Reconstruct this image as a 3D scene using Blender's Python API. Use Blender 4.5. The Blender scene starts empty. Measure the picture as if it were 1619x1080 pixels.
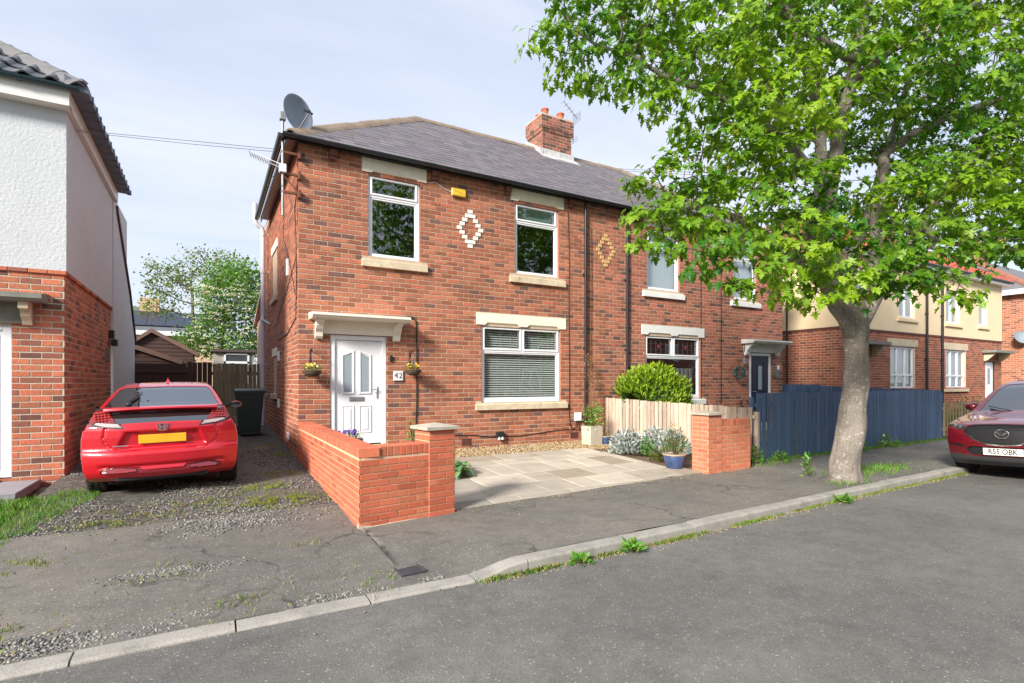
import bpy, bmesh, math, random
import numpy as np
from mathutils import Vector, Matrix, kdtree
R = random.Random(7)
NP = np.random.default_rng(11)
S = bpy.context.scene
COL = S.collection
rad = math.radians

# ------------------------------------------------------------------ camera
CAMP = Vector((-1.403, -10.218, 1.567))
RXc, FXc = .869, .4953
F_, CX_, YH_ = 841., 809.5, 605.
cd = bpy.data.cameras.new('camera'); cam = bpy.data.objects.new('camera', cd); COL.objects.link(cam)
cd.sensor_width = 36.; cd.lens = 36. * F_ / 1619.; cd.shift_y = (YH_ - 540.) / 1619.
cd.clip_start = .05; cd.clip_end = 2000.
cam.location = CAMP; cam.rotation_euler = (rad(90), 0, -math.atan2(FXc, RXc))
S.camera = cam

# ------------------------------------------------------------------ sky and sun
SUN = Vector((-.80, -.42, .50)).normalized()
S.view_settings.view_transform = 'Standard'; S.view_settings.look = 'None'
S.view_settings.gamma = 1.0; S.view_settings.use_curve_mapping = False
S.view_settings.exposure = .61
w = bpy.data.worlds.new('World'); S.world = w; w.use_nodes = True
nt = w.node_tree; nt.nodes.clear()
def N(t, typ, **k):
    n = t.nodes.new(typ)
    for a, b in k.items():
        setattr(n, a, b)
    return n
out = N(nt, 'ShaderNodeOutputWorld')
sky = N(nt, 'ShaderNodeTexSky', sky_type='NISHITA', sun_disc=False)
sky.sun_elevation = math.asin(SUN.z); sky.sun_rotation = math.atan2(SUN.x, SUN.y)
sky.air_density = 1.0; sky.dust_density = 1.5; sky.ozone_density = 1.2
b1 = N(nt, 'ShaderNodeBackground'); b1.inputs[1].default_value = .15
b2 = N(nt, 'ShaderNodeBackground'); b2.inputs[0].default_value = (.79, .85, .99, 1); b2.inputs[1].default_value = .72
tc = N(nt, 'ShaderNodeTexCoord')
sep = N(nt, 'ShaderNodeSeparateXYZ'); nt.links.new(tc.outputs['Generated'], sep.inputs[0])
addz = N(nt, 'ShaderNodeMath', operation='ADD'); addz.inputs[1].default_value = .12
nt.links.new(sep.outputs[2], addz.inputs[0])
mx = N(nt, 'ShaderNodeMath', operation='MAXIMUM'); mx.inputs[1].default_value = .05
nt.links.new(addz.outputs[0], mx.inputs[0])
dv = N(nt, 'ShaderNodeVectorMath', operation='DIVIDE')
cmb = N(nt, 'ShaderNodeCombineXYZ')
for i in range(3):
    nt.links.new(mx.outputs[0], cmb.inputs[i])
nt.links.new(tc.outputs['Generated'], dv.inputs[0]); nt.links.new(cmb.outputs[0], dv.inputs[1])
mp = N(nt, 'ShaderNodeMapping'); mp.inputs['Scale'].default_value = (.55, 1.35, 0); mp.inputs['Rotation'].default_value = (0, 0, .5)
mp.inputs['Location'].default_value = (3.1, 1.7, 0)
nt.links.new(dv.outputs[0], mp.inputs[0])
cn = N(nt, 'ShaderNodeTexNoise'); cn.inputs['Scale'].default_value = 1.15; cn.inputs['Detail'].default_value = 7; cn.inputs['Roughness'].default_value = .55
cn.inputs['Distortion'].default_value = .35
nt.links.new(mp.outputs[0], cn.inputs['Vector'])
cr = N(nt, 'ShaderNodeValToRGB'); cr.color_ramp.elements[0].position = .36; cr.color_ramp.elements[1].position = .60
cr.color_ramp.elements[0].color = (.66, .66, .66, 1); cr.color_ramp.elements[1].color = (1, 1, 1, 1)
nt.links.new(cn.outputs[0], cr.inputs[0])
ms = N(nt, 'ShaderNodeMixShader')
nt.links.new(cr.outputs[0], ms.inputs[0]); nt.links.new(sky.outputs[0], b1.inputs[0])
nt.links.new(b1.outputs[0], ms.inputs[1]); nt.links.new(b2.outputs[0], ms.inputs[2]); nt.links.new(ms.outputs[0], out.inputs[0])
sl = bpy.data.lights.new('sun', 'SUN'); sl.energy = 5.0; sl.angle = rad(12); sl.color = (1, .94, .85)
so = bpy.data.objects.new('sun', sl); COL.objects.link(so); so.rotation_euler = SUN.to_track_quat('Z', 'Y').to_euler(); so.location = (-20, -15, 25)

# ------------------------------------------------------------------ pixel helpers (numbers read off the photograph)
def ray(u, v):
    r = (u - CX_) / F_; z = -(v - YH_) / F_
    return Vector((r * RXc + FXc, -r * FXc + RXc, z))
def at_d(u, v, d): return CAMP + ray(u, v) * d
def proj(p):
    a = p[0] - CAMP.x; b = p[1] - CAMP.y
    r = a * RXc - b * FXc; d = a * FXc + b * RXc
    if d < .1: return (-9999, -9999, d)
    return (CX_ + F_ * r / d, YH_ - F_ * (p[2] - CAMP.z) / d, d)
def in_view(p, m=20):
    u, v, d = proj(p)
    return d > .1 and -m < u < 1619 + m and -m < v < 1080 + m

# ------------------------------------------------------------------ mesh builder
class MB:
    def __init__(s): s.v = []; s.f = []; s.t = []
    def face(s, pts, tint=None):
        n = len(s.v); s.v += [tuple(p) for p in pts]; s.f.append(tuple(range(n, n + len(pts)))); s.t.append(tint)
    def box(s, x0, x1, y0, y1, z0, z1, tint=None, M=None):
        c = [(x0, y0, z0), (x1, y0, z0), (x1, y1, z0), (x0, y1, z0), (x0, y0, z1), (x1, y0, z1), (x1, y1, z1), (x0, y1, z1)]
        if M is not None: c = [tuple(M @ Vector(p)) for p in c]
        n = len(s.v); s.v += c
        for f in ((0, 3, 2, 1), (4, 5, 6, 7), (0, 1, 5, 4), (1, 2, 6, 5), (2, 3, 7, 6), (3, 0, 4, 7)):
            s.f.append(tuple(n + i for i in f)); s.t.append(tint)
        return s
    def cbox(s, x0, x1, y0, y1, z0, z1, b=.01, tint=None, M=None):
        # box with chamfered edges
        b = min(b, .45 * (x1 - x0), .45 * (y1 - y0), .45 * (z1 - z0))
        bm = bmesh.new(); bmesh.ops.create_cube(bm, size=1)
        for v in bm.verts: v.co = Vector(((x0 + x1) / 2 + v.co.x * (x1 - x0), (y0 + y1) / 2 + v.co.y * (y1 - y0), (z0 + z1) / 2 + v.co.z * (z1 - z0)))
        bmesh.ops.bevel(bm, geom=bm.edges[:], offset=b, segments=1, affect='EDGES', profile=.5)
        s.bm(bm, M, tint); return s
    def bm(s, bm, M=None, tint=None):
        n = len(s.v); bm.verts.ensure_lookup_table()
        for v in bm.verts: s.v.append(tuple(M @ v.co) if M is not None else tuple(v.co))
        for f in bm.faces: s.f.append(tuple(n + v.index for v in f.verts)); s.t.append(tint)
        bm.free()
    def tube(s, pts, r, n=8, caps=True, tint=None):
        pts = [Vector(p) for p in pts]
        if not hasattr(r, '__len__'): r = [r] * len(pts)
        base = len(s.v); up = None
        for i, p in enumerate(pts):
            d = (pts[min(i + 1, len(pts) - 1)] - pts[max(i - 1, 0)])
            d = d.normalized() if d.length > 1e-9 else Vector((0, 0, 1))
            if up is None:
                up = d.orthogonal().normalized()
            else:
                up = (up - d * up.dot(d))
                up = up.normalized() if up.length > 1e-6 else d.orthogonal().normalized()
            sd = d.cross(up)
            for k in range(n):
                a = 2 * math.pi * k / n
                s.v.append(tuple(p + (up * math.cos(a) + sd * math.sin(a)) * r[i]))
        for i in range(len(pts) - 1):
            for k in range(n):
                a = base + i * n + k; b = base + i * n + (k + 1) % n
                s.f.append((a, b, b + n, a + n)); s.t.append(tint)
        if caps:
            s.f.append(tuple(base + k for k in reversed(range(n)))); s.t.append(tint)
            e = base + (len(pts) - 1) * n
            s.f.append(tuple(e + k for k in range(n))); s.t.append(tint)
        return s
    def lathe(s, prof, c=(0, 0, 0), n=20, M=None, tint=None):
        base = len(s.v)
        for r_, z in prof:
            for k in range(n):
                a = 2 * math.pi * k / n
                p = Vector((r_ * math.cos(a), r_ * math.sin(a), z))
                if M is not None: p = M @ p
                s.v.append((p.x + c[0], p.y + c[1], p.z + c[2]))
        for i in range(len(prof) - 1):
            for k in range(n):
                a = base + i * n + k; b = base + i * n + (k + 1) % n
                s.f.append((a, b, b + n, a + n)); s.t.append(tint)
        return s
    def prism(s, poly, vec, tint=None):
        poly = [Vector(p) for p in poly]; vec = Vector(vec); n = len(s.v); m = len(poly)
        s.v += [tuple(p) for p in poly] + [tuple(p + vec) for p in poly]
        s.f.append(tuple(n + i for i in reversed(range(m)))); s.f.append(tuple(n + m + i for i in range(m))); s.t += [tint, tint]
        for i in range(m):
            j = (i + 1) % m
            s.f.append((n + i, n + j, n + m + j, n + m + i)); s.t.append(tint)
        return s
    def mesh(s, name, mat=None, smooth=False):
        me = bpy.data.meshes.new(name); me.from_pydata(s.v, [], s.f)
        if mat is not None: me.materials.append(mat)
        if any(t is not None for t in s.t):
            a = me.attributes.new('tint', 'FLOAT_COLOR', 'FACE')
            arr = np.ones((len(s.f), 4), 'f')
            for i, t in enumerate(s.t):
                if t is not None: arr[i, :3] = t[:3]
            a.data.foreach_set('color', arr.ravel())
        if smooth: me.polygons.foreach_set('use_smooth', [True] * len(me.polygons))
        me.update(); return me
    def build(s, name, mat=None, parent=None, smooth=False, kind=None, fixn=True, autos=None):
        me = s.mesh(name, mat, smooth)
        if fixn:
            bm = bmesh.new(); bm.from_mesh(me); bmesh.ops.recalc_face_normals(bm, faces=bm.faces[:]); bm.to_mesh(me); bm.free()
        if autos:
            me.polygons.foreach_set('use_smooth', [True] * len(me.polygons)); me.set_sharp_from_angle(angle=rad(autos))
        return link(name, me, parent, kind)
def wm(o):
    m = Matrix.LocRotScale(o.location, o.rotation_euler, o.scale)
    return wm(o.parent) @ o.matrix_parent_inverse @ m if o.parent else m
def link(name, me, parent=None, kind=None, local=False):
    o = bpy.data.objects.new(name, me); COL.objects.link(o)
    if parent is not None:
        o.parent = parent
        if not local: o.matrix_parent_inverse = wm(parent).inverted()
    if kind: o['kind'] = kind
    return o
LOCAL = [False]
def tag(o, label, cat, group=None):
    o['label'] = label; o['category'] = cat
    if group: o['group'] = group
    return o
def thing(name, label, cat, loc=(0, 0, 0), rotz=0, group=None):
    o = bpy.data.objects.new(name, None); COL.objects.link(o); o.location = loc; o.rotation_euler = (0, 0, rotz)
    o.empty_display_size = .2
    return tag(o, label, cat, group)
def dup(o, parent=None):
    c = o.copy(); COL.objects.link(c)
    if parent is not None: c.parent = parent
    for ch in list(o.children): dup(ch, c)
    return c
def np_mesh(name, V, Fc, mat, tint=None, smooth=False):
    # V (n,3), Fc (m,k) index array with constant k
    me = bpy.data.meshes.new(name); m, k = Fc.shape
    me.vertices.add(len(V)); me.vertices.foreach_set('co', np.asarray(V, 'f').ravel())
    me.loops.add(m * k); me.loops.foreach_set('vertex_index', np.asarray(Fc, 'i').ravel())
    me.polygons.add(m); me.polygons.foreach_set('loop_start', np.arange(0, m * k, k, dtype='i'))
    me.materials.append(mat)
    if tint is not None:
        a = me.attributes.new('tint', 'FLOAT_COLOR', 'FACE'); arr = np.ones((m, 4), 'f'); arr[:, :3] = tint; a.data.foreach_set('color', arr.ravel())
    if smooth: me.polygons.foreach_set('use_smooth', [True] * m)
    me.update(calc_edges=True); return me

# ------------------------------------------------------------------ materials
MATS = {}
def mat(name, col=(.5, .5, .5), rough=.6, var=.12, scale=6., bump=0., bscale=40., metal=0., spec=.5, tint=False, coat=0., fine=0., fscale=120., trans=0., objvar=0., weather=0., blot=0., blotcol=None, blotscale=1.2, blotth=.55, detail=4., stretch=None):
    if name in MATS: return MATS[name]
    m = bpy.data.materials.new(name); MATS[name] = m; m.use_nodes = True
    t = m.node_tree; t.nodes.clear(); o = N(t, 'ShaderNodeOutputMaterial'); p = N(t, 'ShaderNodeBsdfPrincipled')
    p.inputs['Roughness'].default_value = rough; p.inputs['Metallic'].default_value = metal; p.inputs['Specular IOR Level'].default_value = spec
    if coat: p.inputs['Coat Weight'].default_value = coat; p.inputs['Coat Roughness'].default_value = .03
    L = t.links.new
    g = N(t, 'ShaderNodeNewGeometry'); pos = g.outputs['Position']
    if stretch:
        mpp = N(t, 'ShaderNodeMapping'); mpp.inputs['Scale'].default_value = stretch; L(pos, mpp.inputs[0]); pos = mpp.outputs[0]
    if tint:
        a = N(t, 'ShaderNodeAttribute', attribute_name='tint'); c = a.outputs['Color']
    else:
        a = N(t, 'ShaderNodeRGB'); a.outputs[0].default_value = (*col, 1); c = a.outputs[0]
    def noise(sc, det=detail, rg=.6):
        n = N(t, 'ShaderNodeTexNoise'); n.inputs['Scale'].default_value = sc; n.inputs['Detail'].default_value = det; n.inputs['Roughness'].default_value = rg
        L(pos, n.inputs['Vector']); return n.outputs[0]
    def mul(c, fac_socket, lo, hi):
        mr = N(t, 'ShaderNodeMapRange'); mr.inputs[1].default_value = .25; mr.inputs[2].default_value = .75; mr.inputs[3].default_value = lo; mr.inputs[4].default_value = hi
        L(fac_socket, mr.inputs[0])
        mm = N(t, 'ShaderNodeVectorMath', operation='SCALE'); L(c, mm.inputs[0]); L(mr.outputs[0], mm.inputs['Scale']); return mm.outputs[0]
    if blot:
        n = noise(blotscale, 6.); mr = N(t, 'ShaderNodeMapRange'); mr.inputs[1].default_value = blotth; mr.inputs[2].default_value = blotth + .12; mr.inputs[3].default_value = 0; mr.inputs[4].default_value = blot
        L(n, mr.inputs[0]); mi = N(t, 'ShaderNodeMix', data_type='RGBA'); L(mr.outputs[0], mi.inputs['Factor']); L(c, mi.inputs['A']); mi.inputs['B'].default_value = (*blotcol, 1); c = mi.outputs['Result']
    if var: c = mul(c, noise(scale), 1 - var, 1 + var)
    if objvar:
        oi = N(t, 'ShaderNodeObjectInfo'); mr = N(t, 'ShaderNodeMapRange'); mr.inputs[3].default_value = 1 - objvar; mr.inputs[4].default_value = 1 + objvar * .8; L(oi.outputs['Random'], mr.inputs[0]); mm = N(t, 'ShaderNodeVectorMath', operation='SCALE'); L(c, mm.inputs[0]); L(mr.outputs[0], mm.inputs['Scale']); c = mm.outputs[0]
    if fine: c = mul(c, noise(fscale, 2.), 1 - fine, 1 + fine)
    if weather:
        c = mul(c, noise(.9, 5.), 1 - weather, 1 + weather)
        n = noise(2.1, 9., .72); mr = N(t, 'ShaderNodeMapRange'); mr.inputs[1].default_value = .64; mr.inputs[2].default_value = .72; mr.inputs[3].default_value = 0; mr.inputs[4].default_value = .38
        L(n, mr.inputs[0]); mi = N(t, 'ShaderNodeMix', data_type='RGBA'); L(mr.outputs[0], mi.inputs['Factor']); L(c, mi.inputs['A']); mi.inputs['B'].default_value = (.58, .47, .38, 1); c = mi.outputs['Result']
    L(c, p.inputs['Base Color'])
    if bump:
        bn = N(t, 'ShaderNodeBump'); bn.inputs['Strength'].default_value = bump; bn.inputs['Distance'].default_value = .01
        L(noise(bscale, 5.), bn.inputs['Height']); L(bn.outputs[0], p.inputs['Normal'])
    sh = p.outputs[0]
    if trans:
        tr = N(t, 'ShaderNodeBsdfTranslucent'); br = N(t, 'ShaderNodeVectorMath', operation='MULTIPLY'); L(c, br.inputs[0]); br.inputs[1].default_value = (1.25, 1.5, .45); L(br.outputs[0], tr.inputs[0])
        mxs = N(t, 'ShaderNodeMixShader'); mxs.inputs[0].default_value = trans; L(sh, mxs.inputs[1]); L(tr.outputs[0], mxs.inputs[2]); sh = mxs.outputs[0]
    L(sh, o.inputs[0]); m['bsdf'] = 1
    return m
def glass(name, tintc=(.8, .86, .86), refl=.16, rough=.01):
    if name in MATS: return MATS[name]
    m = bpy.data.materials.new(name); MATS[name] = m; m.use_nodes = True
    t = m.node_tree; t.nodes.clear(); L = t.links.new
    o = N(t, 'ShaderNodeOutputMaterial'); tr = N(t, 'ShaderNodeBsdfTransparent'); tr.inputs[0].default_value = (*tintc, 1)
    gl = N(t, 'ShaderNodeBsdfGlossy'); gl.inputs['Roughness'].default_value = rough; gl.inputs[0].default_value = (.95, .97, 1, 1)
    lw = N(t, 'ShaderNodeLayerWeight'); lw.inputs[0].default_value = .5
    pw = N(t, 'ShaderNodeMath', operation='POWER'); pw.inputs[1].default_value = 4.; L(lw.outputs['Facing'], pw.inputs[0]); ad = N(t, 'ShaderNodeMath', operation='MULTIPLY_ADD'); ad.inputs[1].default_value = .75; ad.inputs[2].default_value = refl; L(pw.outputs[0], ad.inputs[0])
    g = N(t, 'ShaderNodeNewGeometry'); nz = N(t, 'ShaderNodeTexNoise'); nz.inputs['Scale'].default_value = 1.6; nz.inputs['Detail'].default_value = 1; L(g.outputs['Position'], nz.inputs['Vector'])
    bp = N(t, 'ShaderNodeBump'); bp.inputs['Strength'].default_value = .03; bp.inputs['Distance'].default_value = .1; L(nz.outputs[0], bp.inputs['Height']); L(bp.outputs[0], gl.inputs['Normal'])
    x = N(t, 'ShaderNodeMixShader'); L(ad.outputs[0], x.inputs[0]); L(tr.outputs[0], x.inputs[1]); L(gl.outputs[0], x.inputs[2]); L(x.outputs[0], o.inputs[0])
    return m
def fx(m): return next(n for n in m.node_tree.nodes if n.type == 'BSDF_PRINCIPLED')
BRICK = mat('brick', tint=True, weather=.16, rough=.85, var=.20, scale=26., fine=.16, fscale=90., bump=.35, bscale=70., spec=.25, blot=.40, blotcol=(.13, .07, .058), blotscale=6.5, blotth=.62)
NEWBRICK = mat('new_brick', tint=True, weather=.10, rough=.8, var=.12, scale=30., fine=.10, fscale=140., bump=.3, bscale=90., spec=.25)
FARBRICK = mat('far_brick', tint=True, rough=.9, var=.12, scale=14., spec=.2)
MORTAR = mat('mortar', (.52, .41, .31), .95, .18, 9., bump=.4, bscale=60., spec=.2)
NMORTAR = mat('pale_mortar', (.62, .44, .29), .95, .15, 14., bump=.3, bscale=60., spec=.2)
LMORTAR = mat('light_mortar', (.50, .45, .36), .95, .15, 12., bump=.3, bscale=60., spec=.2)
SLATE = mat('slate', tint=True, rough=.62, var=.16, scale=7., fine=.10, fscale=60., bump=.15, bscale=50., spec=.35)
STONE = mat('cream_stone', (.86, .80, .65), .8, .08, 5., fine=.06, bump=.12, bscale=60.)
SILL = mat('sill_stone', (.60, .50, .36), .85, .2, 7., fine=.15, bump=.25, bscale=50., blot=.5, blotcol=(.25, .19, .12), blotscale=6., blotth=.58)
CREAM = mat('cream_paint', (.85, .81, .69), .6, .05, 4.)
WHITESTONE = mat('white_painted_stone', (.74, .74, .72), .65, .06, 5., fine=.05)
UPVC = mat('white_plastic', (.82, .83, .87), .28, .02, 3., spec=.5)
BLACKP = mat('black_plastic', (.018, .020, .024), .35, .15, 4.)
DGUT = mat('dark_gutter', (.020, .026, .032), .3, .15, 5.)
RIDGE = mat('ridge_tile', (.22, .165, .12), .9, .25, 4., fine=.2, bump=.4, bscale=30.)
RENDER = mat('white_render', (.55, .575, .60), .9, .04, 2., fine=.04, fscale=80., bump=.7, bscale=70., spec=.2)
CREAMR = mat('cream_render', (.80, .64, .42), .9, .05, 1.5, bump=.3, bscale=60., spec=.2)
PINKR = mat('pink_render', (.55, .34, .28), .9, .22, 9., bump=.5, bscale=40., spec=.2)
GLASS = glass('window_glass', refl=.22)
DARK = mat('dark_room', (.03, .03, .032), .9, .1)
BLIND = mat('blind', (.80, .80, .76), .5, .04)
GREYBLIND = mat('grey_blind', (.55, .60, .62), .7, .05, 2.)
LEAD = mat('lead_flashing', (.50, .50, .48), .6, .25, 10., bump=.3)
GREYPIPE = mat('grey_pipe', (.62, .62, .66), .45, .06, 4.)
METAL = mat('galvanised_metal', (.30, .31, .33), .5, .15, 10., metal=.5)
RUST = mat('rusty_iron', (.16, .06, .035), .8, .3, 14., bump=.3)
CABLE = mat('black_cable', (.02, .02, .02), .5, .1)
TERRA = mat('terracotta', (.50, .12, .055), .75, .18, 8., bump=.2)
BARKW = mat('fence_wood', (.50, .385, .30), .8, .34, 2.5, objvar=.30, detail=6., fine=.15, bump=.4, bscale=20., stretch=(9, 9, .7))
BLUEW = mat('blue_fence_paint', (.062, .112, .205), .6, .22, 3., objvar=.14, detail=6., fine=.10, bump=.3, bscale=20., stretch=(9, 9, .6))
BROWNW = mat('dark_brown_wood', (.052, .024, .016), .7, .25, 3., bump=.3, bscale=20., stretch=(6, 6, .6))
SHEDW = mat('shed_wood', (.058, .026, .020), .7, .22, 4., bump=.3, bscale=20., stretch=(.6, 6, 6))
OLDW = mat('weathered_wood', (.24, .20, .12), .85, .3, 3., objvar=.2, detail=6., fine=.2, bump=.4, bscale=20., stretch=(7, 7, .5))
PICKW = mat('picket_wood', (.40, .28, .17), .8, .25, 3., objvar=.2, detail=6., fine=.15, bump=.3, bscale=20., stretch=(9, 9, .6))

# ------------------------------------------------------------------ pieces (bricks, slates): a pool of shared unit meshes
def unit_brick(tintc, m, name='brick'):
    b = MB(); c = .5; e = .014; ez = .045
    fr = [(-c + e, -1, -c + ez), (c - e, -1, -c + ez), (c - e, -1, c - ez), (-c + e, -1, c - ez)]
    md = [(-c, -.75, -c), (c, -.75, -c), (c, -.75, c), (-c, -.75, c)]
    bk = [(-c, 0, -c), (c, 0, -c), (c, 0, c), (-c, 0, c)]
    b.v = fr + md + bk; b.f = [(0, 1, 2, 3)]
    for o in (0, 4):
        for i in range(4):
            j = (i + 1) % 4; b.f.append((o + j, o + i, o + 4 + i, o + 4 + j))
    b.t = [tintc] * len(b.f)
    return b
class Pieces:
    """collects alike pieces of one thing; the 300 that show largest become objects, the others one joined part"""
    def __init__(s, name, m, palette, rest):
        s.name, s.m, s.rest = name, m, rest; s.items = []; s.palette = palette
        s.units = [unit_brick(p, m) for p in palette]; s.me = [None] * len(palette)
    def add(s, M, k): s.items.append((M, k))
    def finish(s, parent, limit=300, minpx=0.):
        def key(it):
            p = it[0].translation; u, v, d = proj(p)
            inside = d > .1 and -10 < u < 1629 and -10 < v < 1090
            L = max(it[0].col[0].length, it[0].col[2].length)
            return (0 if inside else 1, d / L)
        s.items.sort(key=key)
        n = 0
        rest = MB()
        for i, (M, k) in enumerate(s.items):
            p = M.translation
            if i < limit and in_view(p, 5):
                if s.me[k] is None: s.me[k] = s.units[k].mesh(s.name, s.m)
                o = bpy.data.objects.new(s.name, s.me[k]); COL.objects.link(o); o.parent = parent
                o.matrix_parent_inverse = wm(parent).inverted(); o.matrix_basis = M; n += 1
            else:
                u = s.units[k]; base = len(rest.v)
                rest.v += [tuple(M @ Vector(q)) for q in u.v]
                rest.f += [tuple(base + a for a in f) for f in u.f]; rest.t += u.t
        if rest.f:
            rest.build(s.rest, s.m, parent, kind='stuff', fixn=False)
def pal(base, n, spread, darks=(), dn=0):
    o = []
    for i in range(n):
        k = 1 + R.uniform(-spread, spread); h = R.uniform(-.10, .10)
        o.append((base[0] * k * (1 + h * .4), base[1] * k * (1 - h), base[2] * k * (1 - h)))
    for i in range(dn):
        d = R.choice(darks); k = 1 + R.uniform(-.2, .2); o.append(tuple(x * k for x in d))
    return o
def brick_rows(W, H, openings, course, bl, joint, off0=0., closer=False):
    out = []; nr = int(round(H / course))
    for r in range(nr):
        z0 = r * course + joint / 2; z1 = (r + 1) * course - joint / 2
        x = -(r % 2) * (bl + joint) * .5 - off0
        spans = []
        while x < W:
            a = max(x, 0) + (joint / 2 if x > 0 else 0); b = min(x + bl + joint, W) - (joint / 2 if x + bl + joint < W else 0)
            spans.append((a, b)); x += bl + joint
        for (u0, u1, w0, w1) in openings:
            if z1 > w0 + course * .35 and z0 < w1 - course * .35:
                ns = []
                for a, b in spans:
                    if b <= u0 or a >= u1: ns.append((a, b)); continue
                    if a < u0 - .025: ns.append((a, u0 - .004))
                    if b > u1 + .025: ns.append((u1 + .004, b))
                spans = ns
        for a, b in spans:
            if b - a > .02: out.append((a, b, z0, z1))
    return out
def brick_face(pc, o, ux, n, W, H, openings, course=.091, bl=.233, joint=.016, depth=.007, jit=.0018, choose=None, off0=0.):
    o = Vector(o); ux = Vector(ux).normalized(); n = Vector(n).normalized(); uz = Vector((0, 0, 1))
    for (a, b, z0, z1) in brick_rows(W, H, openings, course, bl, joint, off0):
        c = o + ux * ((a + b) / 2) + uz * ((z0 + z1) / 2); d = depth + R.uniform(-jit, jit)
        w_ = (b - a) * 1; h_ = (z1 - z0) * R.uniform(.95, 1.02)
        # local x = ux, local -y = outward normal, z = up
        tl = R.uniform(-.006, .006)
        X = (ux + uz * tl) * w_; Z = (uz - ux * tl) * h_; Y = -n * d
        M = Matrix(((X.x, Y.x, Z.x, c.x), (X.y, Y.y, Z.y, c.y), (X.z, Y.z, Z.z, c.z), (0, 0, 0, 1)))
        k = choose(c, a, b) if choose else R.randrange(len(pc.palette))
        pc.add(M, k)
def wall_panel(mb, o, ux, W, H, openings):
    """vertical wall sheet with rectangular holes"""
    o = Vector(o); ux = Vector(ux).normalized()
    xs = sorted({0., W, *[q for op in openings for q in op[:2]]}); zs = sorted({0., H, *[q for op in openings for q in op[2:4]]})
    for i in range(len(xs) - 1):
        for j in range(len(zs) - 1):
            cx = (xs[i] + xs[i + 1]) / 2; cz = (zs[j] + zs[j + 1]) / 2
            if any(a < cx < b and c < cz < d for a, b, c, d in openings): continue
            mb.face([o + ux * xs[i] + Vector((0, 0, zs[j])), o + ux * xs[i + 1] + Vector((0, 0, zs[j])), o + ux * xs[i + 1] + Vector((0, 0, zs[j + 1])), o + ux * xs[i] + Vector((0, 0, zs[j + 1]))])
def text(name, body, size, M, m, parent, ext=.0008, spacing=1.0, sx=1.0, off=0.):
    c = bpy.data.curves.new(name, 'FONT'); c.body = body; c.size = size; c.extrude = ext; c.align_x = 'CENTER'; c.align_y = 'CENTER'; c.space_character = spacing
    c.resolution_u = 3; c.offset = size * off
    t = bpy.data.objects.new(name, c); COL.objects.link(t); bpy.context.view_layer.update()
    dg = bpy.context.evaluated_depsgraph_get(); me = bpy.data.meshes.new_from_object(t.evaluated_get(dg))
    bpy.data.objects.remove(t); bpy.data.curves.remove(c)
    me.name = name; me.transform(M @ Matrix.Diagonal((sx, 1, 1, 1))); me.materials.clear(); me.materials.append(m)
    return link(name, me, parent)
FRONT = lambda x, y, z: Matrix.Translation((x, y, z)) @ Matrix.Rotation(rad(90), 4, 'X')      # text facing -Y
# ground height
def sm(a, b, x):
    t = max(0., min(1., (x - a) / (b - a))); return t * t * (3 - 2 * t)
def kerb_y(x): return float(np.interp(x, [-30, 0, 1, 3.3, 6, 10.9, 16, 40], [-6.20, -6.18, -6.19, -6.12, -5.97, -5.81, -5.75, -5.7]))
def dropk(x): return 1 - sm(.5, 1.05, x)
def G(x, y):
    if y > -4.3: return .045 * (y + 4.3)
    return -.088 * dropk(x) * sm(-4.9, -6.0, y)
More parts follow.
